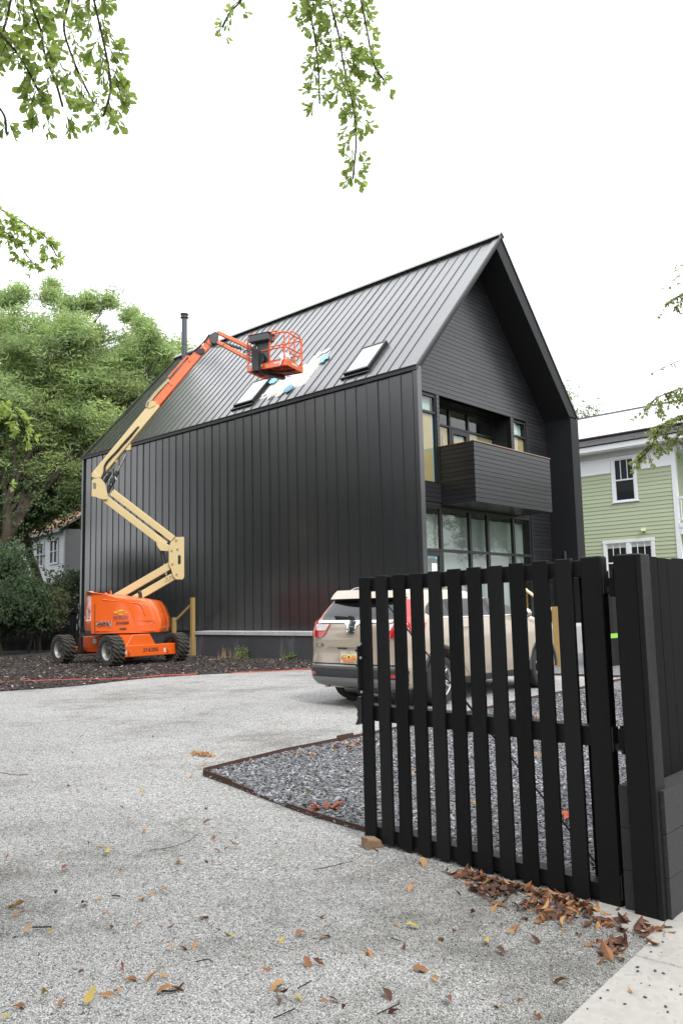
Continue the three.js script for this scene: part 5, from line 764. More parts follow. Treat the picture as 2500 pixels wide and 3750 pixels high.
  plate('carrier_bracket', [zb(390, 632), zb(415, 612), zb(455, 615), zb(448, 635), zb(408, 655)], 0.1, 0.06, mat([0.55, 0.42, 0.2], 0.6));
  // jib
  plate('jib_knuckle', [zb(712, 318), zb(690, 300), zb(735, 275), zb(752, 228), zb(775, 212), zb(786, 262), zb(766, 298), zb(735, 330)], 0, 0.16, orange);
  plate('rotator_cover', [zb(688, 312), zb(700, 296), zb(735, 290), zb(742, 302), zb(736, 322), zb(715, 328)], 0.10, 0.07, blk);
  plate('jib_plate', [zb(768, 216), zb(808, 194), zb(826, 202), zb(822, 244), zb(806, 268), zb(782, 262)], 0, 0.20, grey);
  seg('jib_arm', zb(818, 193), zb(1045, 300), 0.105, 0.11, orange); seg('jib_arm', zb(815, 250), zb(1036, 369), 0.105, 0.11, orange);
  seg('jib_cylinder', zb(850, 258), zb(968, 294), 0.07, 0.07, blk); seg('cylinder_rod', zb(966, 292), zb(1010, 306), 0.04, 0.04, chrome);
  plate('jib_end', [zb(1030, 290), zb(1048, 288), zb(1052, 320), zb(1044, 382), zb(1026, 382)], 0, 0.18, grey);
  mesh('hose', [tube([[640, 330], [690, 296], [745, 242], [770, 205]].map(q => bl(...zb(...q), 0.12)), 0.022, 20, 6), tube([[770, 235], [790, 275], [830, 282], [860, 266]].map(q => bl(...zb(...q), 0.13)), 0.012, 20, 6), tube([[750, 240], [760, 262], [790, 280], [815, 283]].map(q => bl(...zb(...q), 0.15)), 0.010, 20, 6)], hose, Lft);
  mesh('hose', [tube([zd(745, 1155), zd(800, 1000), zd(825, 800), zd(960, 620), zd(1160, 410), zd(1330, 210), zd(1500, 20), zb(340, 765)].map(q => bl(...q, 0.135)), 0.022, 50, 6), tube([zd(770, 1155), zd(830, 980), zd(850, 820), zd(990, 630), zd(1190, 420), zd(1360, 220), zd(1530, 40), zb(345, 762)].map(q => bl(...q, 0.13)), 0.016, 50, 6)], hose, Lft);
  // cylinders
  const cyl = (a, b, c, r, z) => { const g = mesh('lift_cylinder', rod(bl(...b, z), bl(...c, z), r, 14), blk, Lft); mesh('piston_rod', rod(bl(...a, z), bl(...b, z), r * 0.52, 12), chrome, g); };
  cyl(zd(1440, 480), zd(1190, 985), zd(890, 1600), 0.055, 0.02); cyl(zd(1100, 800), zd(985, 1010), zd(800, 1330), 0.05, -0.02);
  plate('valve_block', [zd(1010, 1180), zd(1130, 1190), zd(1090, 1330), zd(960, 1310)], 0.04, 0.14, blk); mesh('hydraulic_fitting', [rod(bl(...zd(1110, 1150), 0.1), bl(...zd(1150, 1230), 0.1), 0.02, 8), rod(bl(...zd(970, 1150), 0.1), bl(...zd(960, 1230), 0.1), 0.016, 8), rod(bl(...zd(910, 1040), 0.1), bl(...zd(870, 1110), 0.1), 0.018, 8), rod(bl(...zd(1010, 1330), 0.1), bl(...zd(1000, 1390), 0.1), 0.018, 8)], chrome, Lft);
  cyl(za(1068, 150), za(1080, 195), za(1030, 110), 0.05, 0.0); cyl(za(1108, 500), za(1085, 395), za(1070, 285), 0.06, 0.0);
  // platform
  const N = gnd(1048, 1334, YF), LL = gnd(906, 1360, YF), RR = gnd(1113, 1363, YF);
  const ex = LL.clone().sub(N).setY(0), WX = ex.length(); ex.normalize(); let ez = V3(-ex.z, 0, ex.x); if (ez.dot(RR.clone().sub(N)) < 0) ez.negate(); const WZ = RR.clone().sub(N).dot(ez);
  const Bk = new THREE.Group(); Bk.name = 'platform'; Lft.add(Bk);
  // local matrix of the platform inside the lift group
  Lft.updateMatrixWorld(true); { const mw = new THREE.Matrix4().makeBasis(ex, YUP, ez).setPosition(N); const ml = Lft.matrixWorld.clone().invert().multiply(mw); if (ml.determinant() < 0) { const mw2 = new THREE.Matrix4().makeBasis(ex.clone().negate(), YUP, ez).setPosition(N); Bk.userData.flip = -1; Lft.matrixWorld.clone().invert().multiply(mw2).decompose(Bk.position, Bk.quaternion, Bk.scale); } else { Bk.userData.flip = 1; ml.decompose(Bk.position, Bk.quaternion, Bk.scale); } }
  const fx = Bk.userData.flip; delete Bk.userData.flip;
  const bp = (a, y, b) => V3(fx * a * WX, y, b * WZ);      // a: 0 near corner .. 1 left corner, b: 0 near side .. 1 far side
  const B = (a0, a1, y0, y1, b0, b1, bev = 0.006) => { const p = bp(a0, y0, b0), q = bp(a1, y1, b1); return bx(Math.min(p.x, q.x), Math.max(p.x, q.x), y0, y1, Math.min(p.z, q.z), Math.max(p.z, q.z), bev); };
  { mesh('floor', [B(0.02, 0.98, 0.0, 0.02, 0.02, 0.98)], red, Bk); const rb = []; for (const b of [0.33, 0.66]) rb.push(B(0.02, 0.98, -0.03, 0, b - 0.025, b + 0.025)); for (const a of [0.2, 0.4, 0.6, 0.8]) rb.push(B(a - 0.015, a + 0.015, -0.03, 0.0, 0.02, 0.98)); mesh('floor_ribs', rb, orange2, Bk);
    mesh('toe_board', [B(0, 0.62, -0.02, 0.155, -0.015, 0.02), B(0.78, 1, -0.02, 0.155, -0.015, 0.02), B(0, 1, -0.02, 0.155, 0.98, 1.015), B(-0.015, 0.0, -0.02, 0.155, 0.0, 1), B(1, 1.015, -0.02, 0.155, 0, 1)], orange, Bk);
    for (const [a0, a1, b0, b1] of [[0.16, 0.30, -0.022, -0.016], [0.84, 0.94, -0.022, -0.016]]) mesh('warning_label', B(a0, a1, 0.06, 0.12, b0, b1, 0), white, Bk); mesh('warning_label', B(-0.021, -0.016, 0.06, 0.12, 0.3, 0.62, 0), white, Bk);
    const r = 0.021, T = 0.96, rails = []; const loop = (y, in_, rads = 0.1) => tube([bp(rads, y, in_), bp(0.5, y, in_), bp(1 - rads, y, in_), bp(1 - in_, y, rads), bp(1 - in_, y, 0.5), bp(1 - in_, y, 1 - rads), bp(1 - rads, y, 1 - in_), bp(0.5, y, 1 - in_), bp(rads, y, 1 - in_), bp(in_, y, 1 - rads), bp(in_, y, 0.5), bp(in_, y, rads)], r, 96, 8, true);
    mesh('top_rail', loop(T, 0.0), orange2, Bk); mesh('mid_rail', loop(0.52, 0.0), orange2, Bk);
    for (const [a, b] of [[0.04, 0.0], [0.0, 0.96], [1, 0.04], [1, 0.96], [0.42, 0.0], [0.5, 1], [0.0, 0.5]]) mesh('stanchion', rod(bp(a, 0.1, b), bp(a, T, b), r, 10), orange2, Bk);
    mesh('guard_hoop', tube([bp(0.95, T - 0.05, 0.1), bp(0.95, T + 0.16, 0.15), bp(0.85, T + 0.2, 0.3), bp(0.5, T + 0.2, 0.34), bp(0.3, T + 0.17, 0.28), bp(0.26, T, 0.08), bp(0.36, T - 0.18, 0.02)], r, 60, 8), orange2, Bk);
    mesh('entry_gate', [tube([bp(-0.01, 0.46, 0.2), bp(-0.01, 0.95, 0.2), bp(-0.01, 1.05, 0.32), bp(-0.01, 1.05, 0.72), bp(-0.01, 0.95, 0.86), bp(-0.01, 0.46, 0.86), bp(-0.01, 0.38, 0.74), bp(-0.01, 0.38, 0.3)], r * 0.95, 60, 8, true)], orange, Bk);
    const con = new THREE.Group(); con.name = 'control_console'; Bk.add(con); mesh('console_box', B(0.38, 0.88, 0.78, 0.98, -0.18, 0.22, 0.02), grey, con); mesh('console_back', [B(0.44, 0.84, 0.16, 0.78, 0.0, 0.10, 0.01)], grey, con); mesh('console_lid', B(0.36, 0.9, 0.98, 1.0, -0.19, 0.25, 0.006), blk, con); for (const [a, y] of [[0.78, 0.7], [0.76, 0.45], [0.72, 0.6]]) mesh('cable_clip', rod(bp(a, y, -0.05), bp(a, y + 0.06, -0.06), 0.018, 8), white, con);
    const mt = new THREE.Group(); mt.name = 'platform_mount'; Bk.add(mt); mesh('mast', [B(0.62, 0.78, -0.10, 0.5, -0.22, -0.03, 0.012)], blk, mt); mesh('under_beam', [bar(bp(0.7, -0.07, -0.1), bp(0.5, -0.07, 1.02), 0.14, 0.09)], blk, mt); mesh('side_beam', bar(bp(0.7, -0.06, 0.1), bp(0.1, -0.05, 0.55), 0.05, 0.05), blk, mt);
    const hs = []; for (let k = 0; k < 4; k++) hs.push(tube([bp(0.92, 0.55 - k * 0.04, -0.4), bp(0.7, 0.48 - k * 0.03, -0.42), bp(0.5, 0.42 - k * 0.02, -0.3), bp(0.42 + k * 0.02, 0.2, -0.16), bp(0.5 + k * 0.03, 0.14, -0.05)], 0.011, 30, 6)); mesh('hose', hs, hose, mt); }
  // arm from jib end to the mount
  Lft.updateMatrixWorld(true); { const a = bl(...zb(1044, 345), 0), m = Bk.localToWorld(bp(0.72, 0.15, -0.12)), m1 = Lft.worldToLocal(m.clone()); mesh('rotator', [bar(a, m1, 0.16, 0.2, YUP, 0.02)], blk, Lft); }
  // rags and a carton left in the platform
  { const w = Bk.localToWorld(bp(0.10, 0.14, 0.12)); const cloth = mat([0.72, 0.72, 0.76], 0.95); let g = new THREE.IcosahedronGeometry(0.12, 3); const p = g.attributes.position; for (let i = 0; i < p.count; i++) { const x = p.getX(i), y = p.getY(i), z = p.getZ(i), n = 1 + 0.55 * noise3.noise(x * 14, y * 14, z * 14) + 0.25 * noise3.noise(x * 31, y * 31, z * 31); p.setXYZ(i, x * n * 1.2, y * n * 1.1, z * n); } g = mergeVertices(g.deleteAttribute('normal') && g.deleteAttribute('uv') ? g : g); g.computeVertexNormals(); g.translate(w.x, w.y + 0.10, w.z); const strip = bar(V3(w.x - 0.05, w.y + 0.06, w.z + 0.11), V3(w.x - 0.12, w.y - 0.16, w.z + 0.14), 0.11, 0.012); oneThing('work_rag', [g, strip], cloth, 'crumpled white rag bundled in the lift platform', 'rag');
    const c = Bk.localToWorld(bp(0.05, 0.03, 0.55)); oneThing('carton', [bx(c.x - 0.08, c.x + 0.08, c.y, c.y + 0.24, c.z - 0.06, c.z + 0.06)], mat([0.42, 0.27, 0.13], 0.9), 'small brown carton standing in the lift platform', 'carton'); }
}
// ------------------------------------------------------------------ trees
const barkC = tex(512, (u, v) => { const n = nB(u, v * 0.2), f = nC(u, v * 0.5); const t = 0.5 + 1.0 * n * f + 0.3 * (nA(u, v) - 0.5); return [toS(0.085 * t), toS(0.068 * t), toS(0.052 * t)]; }, true); barkC.repeat.set(1, 1);
const barkB = tex(512, (u, v) => nB(u, v * 0.2) * 0.7 + nC(u, v * 0.4) * 0.3, false);
M.bark = mat([1, 1, 1], 0.95, { map: barkC, bumpMap: barkB, bumpScale: 0.03 });
const leafMat = (c, tr = 0.35) => new THREE.MeshPhysicalMaterial({ color: lin(...c), roughness: 1, transmission: tr, thickness: 0, side: THREE.DoubleSide, vertexColors: false });
// a curved leaf blade along +y, half width profile
function leafGeo(len, prof, fold = 0.25, bend = 0.2) { const P = [], I = []; const n = prof.length; for (let i = 0; i < n; i++) { const t = i / (n - 1), y = t * len, w = prof[i] * len, z = -bend * len * t * t; P.push(-w, y, z + w * fold, 0, y, z, w, y, z + w * fold); } for (let i = 0; i + 1 < n; i++) { const a = i * 3; I.push(a, a + 1, a + 4, a, a + 4, a + 3, a + 1, a + 2, a + 5, a + 1, a + 5, a + 4); } const g = new THREE.BufferGeometry(); g.setAttribute('position', new THREE.Float32BufferAttribute(P, 3)); g.setIndex(I); const q = g.toNonIndexed(); q.computeVertexNormals(); q.setAttribute('uv', new THREE.BufferAttribute(new Float32Array(q.attributes.position.count * 2), 2)); return q; }
const oakProf = [0.015, 0.035, 0.07, 0.13, 0.2, 0.21, 0.1], lanceProf = [0.01, 0.085, 0.105, 0.08, 0.01], ovalProf = [0.01, 0.17, 0.25, 0.2, 0.02];
function cluster(seed, n, len, prof, spread, droop) { const r = mulberry(seed), gs = []; const base = leafGeo(len, prof, 0.2, 0.25); for (let k = 0; k < n; k++) { const g = base.clone(); g.rotateX((r() - 0.5) * 1.6); g.rotateZ((r() - 0.5) * 2.6); g.rotateY(r() * 6.283); g.rotateX(droop * (0.5 + r())); g.scale(1, 1, 1); const s = 0.75 + 0.5 * r(); g.scale(s, s, s); g.translate((r() - 0.5) * spread, (r() - 0.5) * spread, (r() - 0.5) * spread); gs.push(g); } return mergeGeometries(gs); }
function limb(a, b, r0, r1, sag = 0.1, seed = 1) { const r = mulberry(seed), d = b.clone().sub(a), L = d.length(); const pts = [], N = 5; for (let i = 0; i <= N; i++) { const t = i / N; const p = a.clone().lerp(b, t); p.y += Math.sin(t * Math.PI) * sag * L; p.x += (r() - 0.5) * 0.07 * L * Math.sin(t * Math.PI); p.z += (r() - 0.5) * 0.07 * L * Math.sin(t * Math.PI); pts.push(p); } const c = new THREE.CatmullRomCurve3(pts), g = new THREE.TubeGeometry(c, 10, 1, 7); const p = g.attributes.position; const fr = 8; for (let i = 0; i <= 10; i++) { const ctr = c.getPointAt(i / 10), rad = lerp(r0, r1, i / 10); for (let j = 0; j < fr; j++) { const k = i * fr + j; p.setXYZ(k, ctr.x + (p.getX(k) - ctr.x) * rad, ctr.y + (p.getY(k) - ctr.y) * rad, ctr.z + (p.getZ(k) - ctr.z) * rad); } } g.computeVertexNormals(); return g; }
// puffs: list of [centre, radius]; each gets clusters of leaves
function foliage(parent, name, geo, material, puffs, per, scl, seed, tint, flat_ = 0.75) {
  const r = mulberry(seed), total = puffs.reduce((s, p) => s + Math.ceil(per * p[1] * p[1]), 0); const im = new THREE.InstancedMesh(geo, material, total); const m4 = new THREE.Matrix4(), q = new THREE.Quaternion(), e = new THREE.Euler(), c = new THREE.Color(); let k = 0;
  const gs = () => { let s = 0; for (let i = 0; i < 3; i++) s += r() - 0.5; return s * 1.15; };
  for (const [ctr, R] of puffs) { const n = Math.ceil(per * R * R), tn = 0.66 + 0.62 * r(); for (let i = 0; i < n; i++) { const p = V3(ctr.x + gs() * R, ctr.y + gs() * R * flat_, ctr.z + gs() * R); e.set((r() - 0.5) * 0.7, r() * 6.283, (r() - 0.5) * 0.7); q.setFromEuler(e); const s = scl * (0.7 + 0.6 * r()); m4.compose(p, q, V3(s, s, s)); im.setMatrixAt(k, m4); const t = tn * (0.8 + 0.4 * r()), y = (r() - 0.5) * 0.25; c.setRGB(tint[0] * t * (1 + y), tint[1] * t, tint[2] * t * (1 - y)); im.setColorAt(k, c); k++; } }
  return stuff(name, im, parent);
}
function puffCloud(n, ells, seed, rmin, rmax) { const r = mulberry(seed), out = []; let guard = 0; while (out.length < n && guard++ < n * 40) { const E = ells[Math.floor(r() * ells.length)]; const th = r() * 6.283, cp = r() * 2 - 1, sp = Math.sqrt(1 - cp * cp), d = Math.pow(r(), 0.5); const p = V3(E[0] + E[3] * d * sp * Math.cos(th), E[1] + E[4] * d * cp, E[2] + E[5] * d * sp * Math.sin(th)); out.push([p, Math.min(rmin + (rmax - rmin) * r(), 0.2 + E[3] * 0.9)]); } return out; }
function tree(name, label, base, th, tr, ells, o) {
  const T = thing(name, label, 'tree', [base.x, 0, base.z], 0, o.group); const B = V3(0, 0, 0);
  const rel = ells.map(E => [E[0] - base.x, E[1], E[2] - base.z, E[3], E[4], E[5]]);
  const top = V3(o.lean ? o.lean[0] : 0, th, o.lean ? o.lean[1] : 0); mesh('trunk', limb(V3(0, -0.1, 0), top, tr, tr * 0.55, 0, o.seed), M.bark, T);
  const puffs = puffCloud(o.puffs, rel, o.seed, o.rmin, o.rmax); const r = mulberry(o.seed + 5);
  const main = []; for (let k = 0; k < (o.limbs || 5); k++) { const p = puffs[Math.floor(r() * puffs.length)][0]; const e = top.clone().lerp(p, 0.72); main.push(e); mesh('limb', limb(top.clone().multiplyScalar(0.75 + 0.25 * r()).setY(th * (0.7 + 0.28 * r())), e, tr * 0.4, tr * 0.14, 0.06, o.seed + k), M.bark, T); }
  const twigs = []; for (let k = 0; k < (o.twigs || 40); k++) { const p = puffs[k % puffs.length][0]; let best = main[0], bd = 1e9; for (const m of main) { const d = m.distanceTo(p); if (d < bd) { bd = d; best = m; } } twigs.push(limb(best, p, tr * 0.10, tr * 0.03, 0.04, o.seed + 100 + k)); }
  mesh('branches', twigs, M.bark, T);
  foliage(T, 'crown', o.geo, o.mat, puffs, o.per, o.scl || 1, o.seed + 9, o.tint, o.flat);
  return T;
}
const lanceCl = [cluster(1, 9, 0.15, lanceProf, 0.30, 0.5), cluster(2, 9, 0.15, lanceProf, 0.30, 0.5)], ovalCl = cluster(3, 9, 0.12, ovalProf, 0.32, 0.2), fineCl = cluster(4, 9, 0.07, ovalProf, 0.2, 0.2);
const LW = leafMat([1, 1, 1], 0.4), LW2 = leafMat([1, 1, 1], 0.3);
{ // left of the black house
  const D = 34, P = (x, y, d) => atZ(x, y, d);
  const E = (x, y, d, rx, ry, rz) => { const p = P(x, y, d); return [p.x, p.y, p.z, rx, ry, rz === undefined ? rx : rz]; };
  const b1 = P(12, 2300, 36);
  const topY = x => { const k = [[-120, 1090], [60, 1060], [110, 1090], [150, 1100], [195, 1035], [235, 1085], [325, 1080], [365, 1115], [405, 1080], [440, 1125], [500, 1145], [560, 1215], [620, 1290], [660, 1400]]; let i = 0; while (i < k.length - 2 && x > k[i + 1][0]) i++; return lerp(k[i][1], k[i + 1][1], clamp((x - k[i][0]) / (k[i + 1][0] - k[i][0]), 0, 1)); };
  const boughs = []; { const r = mulberry(77); for (let k = 0; k < 46; k++) { const x = lerp(-120, 590, (k % 12 + r()) / 12), t = topY(x), y = lerp(t + 118, 1740, Math.floor(k / 12) / 4 + r() * 0.25), q = 0.75 + 0.65 * r(); if (x > 300 && y > 1500 && x > 300 + (1750 - y) * 1.1) continue; boughs.push(E(x, y, 36.5 + (r() - 0.5) * 3, q * 1.15, q * 0.72, q)); } for (const [x, y] of [[196, 1045], [190, 1085], [78, 1075], [15, 1095], [325, 1095], [335, 1125], [405, 1098], [482, 1152], [556, 1222], [-40, 1085], [262, 1115], [520, 1195], [600, 1290], [640, 1345]]) boughs.push(E(x, y, 36.5 + (r() - 0.5) * 2, 0.16, 0.34, 0.2)); }
  tree('willow_oak', 'tall willow oak with pale green feathery crown left of the black house', b1, 6.0, 0.30, boughs, { seed: 31, puffs: 460, rmin: 0.4, rmax: 0.85, per: 118, geo: lanceCl[0], mat: LW, tint: [0.31, 0.42, 0.14], limbs: 12, twigs: 160, group: 'trees left of the black house', flat: 0.65, scl: 1.15 });
  const b2 = P(-40, 2300, 41); tree('hackberry_tree', 'dark leafy tree standing close before the white clapboard house', b2, 5.0, 0.4, [E(60, 1740, 39, 3.4, 1.3, 3), E(240, 1730, 40, 1.9, 1.2, 2), E(-60, 1860, 38, 2.0, 1.3, 2), E(130, 1830, 38, 1.6, 0.6, 1.6)], { seed: 57, puffs: 110, rmin: 0.7, rmax: 1.2, per: 110, geo: ovalCl, mat: LW2, tint: [0.075, 0.125, 0.038], limbs: 6, twigs: 50, group: 'trees left of the black house' });
  const b3 = P(480, 2290, 47); tree('laurel_oak', 'bright green oak rising behind the black house by the flue', b3, 7.5, 0.4, [E(520, 1480, 47, 3.2, 2.4, 3), E(640, 1400, 48, 1.6, 1.4, 2), E(570, 1330, 47, 1.6, 1.3, 1.8), E(420, 1600, 47, 3.2, 2.6, 3), E(330, 1720, 47, 2.8, 2.2, 2.6), E(700, 1350, 48.5, 0.8, 0.7, 0.8)], { seed: 83, puffs: 130, rmin: 0.7, rmax: 1.2, per: 90, geo: ovalCl, mat: LW, tint: [0.25, 0.35, 0.09], limbs: 7, twigs: 70, group: 'trees left of the black house' });
  const b5 = P(-30, 2300, 52); tree('background_oak', 'dense tree standing behind the white clapboard house', b5, 7, 0.45, [E(-20, 1500, 54, 5, 3.6, 4), E(220, 1560, 54, 4.4, 3.6, 4), E(100, 1720, 54, 5, 3, 4), E(330, 1850, 54, 3, 2.6, 3), E(310, 2020, 54, 1.8, 2.4, 1.6)], { seed: 91, puffs: 170, rmin: 1.0, rmax: 1.8, per: 60, geo: ovalCl, mat: LW2, tint: [0.085, 0.14, 0.04], limbs: 5, twigs: 40, group: 'trees left of the black house', scl: 1.2 });
  // leaning bare trunk across the white house
  { const a = P(148, 2150, 41), b = P(95, 1960, 41), c = P(75, 1905, 41); const g0 = V3(a.x + 0.5, 0, a.z); const T = thing('leaning_tree', 'dark leaning tree trunk crossing the white clapboard house', 'tree', [g0.x, 0, g0.z], 0); const R = p => p.clone().sub(g0); mesh('trunk', [limb(V3(0, -0.1, 0), R(a), 0.26, 0.22, 0, 3), limb(R(a), R(b), 0.22, 0.17, 0.03, 4)], M.bark, T); mesh('limb', limb(R(b), R(P(60, 1900, 41)), 0.14, 0.08, 0.05, 5), M.bark, T); mesh('limb', limb(R(b), R(P(100, 1880, 41)), 0.13, 0.07, 0.05, 6), M.bark, T); foliage(T, 'crown', ovalCl, LW2, puffCloud(12, [[...R(P(70, 1900, 41)).toArray(), 1.1, 0.6, 1.1]], 61, 0.4, 0.7), 90, 1, 62, [0.05, 0.09, 0.03]); }
  // shrubs
  const shrub = (name, label, x, y, d, rx, ry, n, seed, tint) => { const p = P(x, y, d); const T = thing(name, label, 'shrub', [p.x, 0, p.z], 0, 'shrubs along the black fence'); for (let k = 0; k < 5; k++) mesh('stem', limb(V3(rr(-0.3, 0.3), 0, rr(-0.2, 0.2)), V3(rr(-rx, rx) * 0.7, p.y + rr(-0.3, ry * 0.6), rr(-0.6, 0.6)), 0.05, 0.02, 0.05, seed + k), M.bark, T); foliage(T, 'leaves', ovalCl, LW2, puffCloud(n, [[0, p.y, 0, rx, ry, 1.0]], seed, 0.45, 0.8), 130, 0.95, seed + 3, tint); };
  shrub('camellia_shrub', 'broad glossy dark shrub filling the corner before the black fence', 0, 2225, 30.5, 1.4, 0.7, 36, 71, [0.035, 0.075, 0.022]);
  shrub('camellia_shrub', 'tall dark shrub in front of the white clapboard house wall', -25, 2090, 31.5, 0.8, 0.5, 16, 72, [0.045, 0.09, 0.026]);
  shrub('privet_shrub', 'loose shrub between the white house and the black metal wall', 268, 2170, 36, 0.45, 0.55, 10, 73, [0.05, 0.085, 0.03]);
  shrub('privet_shrub', 'low shrub with reddish tips beside the timber stake', 135, 2225, 31.5, 0.6, 0.28, 12, 74, [0.07, 0.075, 0.028]);
  // right: tree behind the green house ridge
  const b4 = P(2130, 2200, 52); tree('elm_tree', 'thin pale tree showing behind the right roof slope', b4, 9, 0.3, [E(2100, 1490, 52, 1.3, 1.2, 1.2), E(2150, 1540, 52, 0.9, 0.8, 0.9)], { seed: 111, puffs: 20, rmin: 0.5, rmax: 0.8, per: 36, geo: fineCl, mat: LW, tint: [0.15, 0.2, 0.08], limbs: 3, twigs: 14, scl: 1.4 });
}
// trees across the way that the front windows mirror (outside the frame, to the right)
for (const [u, v, h, s, lab] of [[27, -9, 5, 131, 'street tree facing the black house front, nearest the green house porch'], [22, -16, 5, 133, 'street tree facing the black house front, beside the drive mouth'], [33, -15, 6, 135, 'street tree standing behind the other two across the way']]) { const b = HL(u, 0, v); tree('street_tree', lab, b, h, 0.35, [[b.x, h + 2.2, b.z, 3, 2.4, 3], [b.x + 1.5, h + 1, b.z + 1, 2.4, 2, 2.4]], { seed: s, puffs: 50, rmin: 0.8, rmax: 1.3, per: 50, geo: ovalCl, mat: LW2, tint: [0.09, 0.14, 0.04], limbs: 5, twigs: 20, scl: 1.2, group: 'street trees opposite the house' }); }

// neighbouring trees left of the drive, mirrored by the metal wall and the gate
for (const [x, z, h, rx, s, lab] of [[-17, -17, 6, 4.2, 141, 'yard tree mirrored in the metal wall, beside the mulch'], [-21, -25, 7, 4.5, 142, 'yard tree mirrored in the metal wall, by the fence end'], [-14, -8, 6, 3.8, 143, 'yard tree mirrored in the gate, left of the drive'], [-13, 1, 6, 3.8, 144, 'yard tree behind the drive mouth on the lift side'], [-27, -19, 9, 5, 145, 'tallest yard tree mirrored in the metal wall'], [-6, 9, 7, 4, 146, 'street tree behind the drive mouth'], [4, 11, 7, 4, 147, 'street tree behind the pavement'], [13, 7, 7, 4, 148, 'street tree along the pavement past the fence']]) { const b = V3(x, 0, z); tree('yard_tree', lab, b, h, 0.4, [[x, h + 2.4, z, rx, 3.2, rx], [x + 1, h - 1.2, z + 1, rx * 0.8, 2.2, rx * 0.8], [x - 1, h - 3.2, z, rx * 0.7, 1.6, rx * 0.7]], { seed: s, puffs: 70, rmin: 1.0, rmax: 1.6, per: 34, geo: ovalCl, mat: LW2, tint: [0.06, 0.10, 0.03], limbs: 5, twigs: 24, scl: 1.9, group: 'trees round the yard' }); }
// ---- branches hanging into the frame, each with its own leaves
function hanging(parent, stemPx, dist, o) {
  const r = mulberry(o.seed), stem = stemPx.map(([x, y, dd]) => atZ(x, y, dist + (dd || 0)).sub(parent.position)); const c = new THREE.CatmullRomCurve3(stem); const L = c.getLength();
  mesh('twig', (() => { const g = new THREE.TubeGeometry(c, 30, o.r0 || 0.008, 6); return g; })(), M.bark, parent);
  const n = Math.round(L * o.density), out = []; const sideTw = [];
  for (let k = 0; k < n; k++) {
    const t = o.t0 !== undefined ? lerp(o.t0, 1, (k + r()) / n) : (k + r()) / n; const w = o.width(t); if (w <= 0) continue; const p0 = c.getPointAt(clamp(t, 0, 1)), tg = c.getTangentAt(clamp(t, 0, 1));
    const a = r() * 6.283, len = w * (0.35 + 0.75 * r()); const dir = V3(Math.cos(a), -0.05 - 0.55 * r() * (o.droop || 1), Math.sin(a) * 0.8).addScaledVector(tg, 0.45).normalize(); const p1 = p0.clone().addScaledVector(dir, len); p1.y -= len * 0.25 * (o.droop || 1); sideTw.push(tube([p0, p0.clone().lerp(p1, 0.5).add(V3(0, 0.02, 0)), p1], 0.0022, 4, 4));
    const side = V3(-dir.z, 0.3 * (r() - 0.5), dir.x).normalize(), up = dir.clone().cross(side); for (const s of (len > 0.1 ? [0.55, 0.8, 1] : [1])) { const q = p0.clone().lerp(p1, s); const m = Math.round(o.leaves * (0.5 + 0.7 * r()) * (s === 1 ? 1 : 0.6)); const ph = r() * 6.283; for (let j = 0; j < m; j++) { const an = ph + j / m * 6.283 + (r() - 0.5) * 0.6, op = 0.5 + 0.7 * r(); out.push([q, dir.clone().multiplyScalar(1.0).addScaledVector(side, Math.cos(an) * op).addScaledVector(up, Math.sin(an) * op).normalize()]); } }
  }
  mesh('twig', sideTw, M.bark, parent);
  return out;
}
function hangLeaves(parent, list, geos, mats, o) {
  const r = mulberry(o.seed + 77); const one = list.slice(0, 300), rest = list.slice(300); const mk = (q, dir) => { const s = o.scale * (0.7 + 0.55 * r()); const e = new THREE.Euler((r() - 0.5) * 1.5, r() * 6.283, (r() - 0.5) * 1.2, 'YXZ'); const down = new THREE.Quaternion().setFromUnitVectors(YUP, V3(dir.x + (r() - 0.5) * 0.3, dir.y + (r() - 0.5) * 0.3 - 0.12, dir.z + (r() - 0.5) * 0.3).normalize()); const q4 = down.multiply(new THREE.Quaternion().setFromEuler(new THREE.Euler(0, r() * 6.283, 0))); return [s, q4]; };
  for (const [q, dir] of one) { const m = mesh('leaf', geos[Math.floor(r() * geos.length)], mats[Math.floor(r() * mats.length)], parent); const [s, e] = mk(q, dir); m.position.copy(q); m.quaternion.copy(e); m.scale.setScalar(s); }
  if (rest.length) { const gs = rest.map(([q, dir]) => { const [s, e] = mk(q, dir); const g = geos[Math.floor(r() * geos.length)].clone(); g.applyMatrix4(new THREE.Matrix4().compose(q, e, V3(s, s, s))); return g; }); const m = mesh('foliage', mergeGeometries(gs), mats[0], parent); m.userData.kind = 'stuff'; }
}
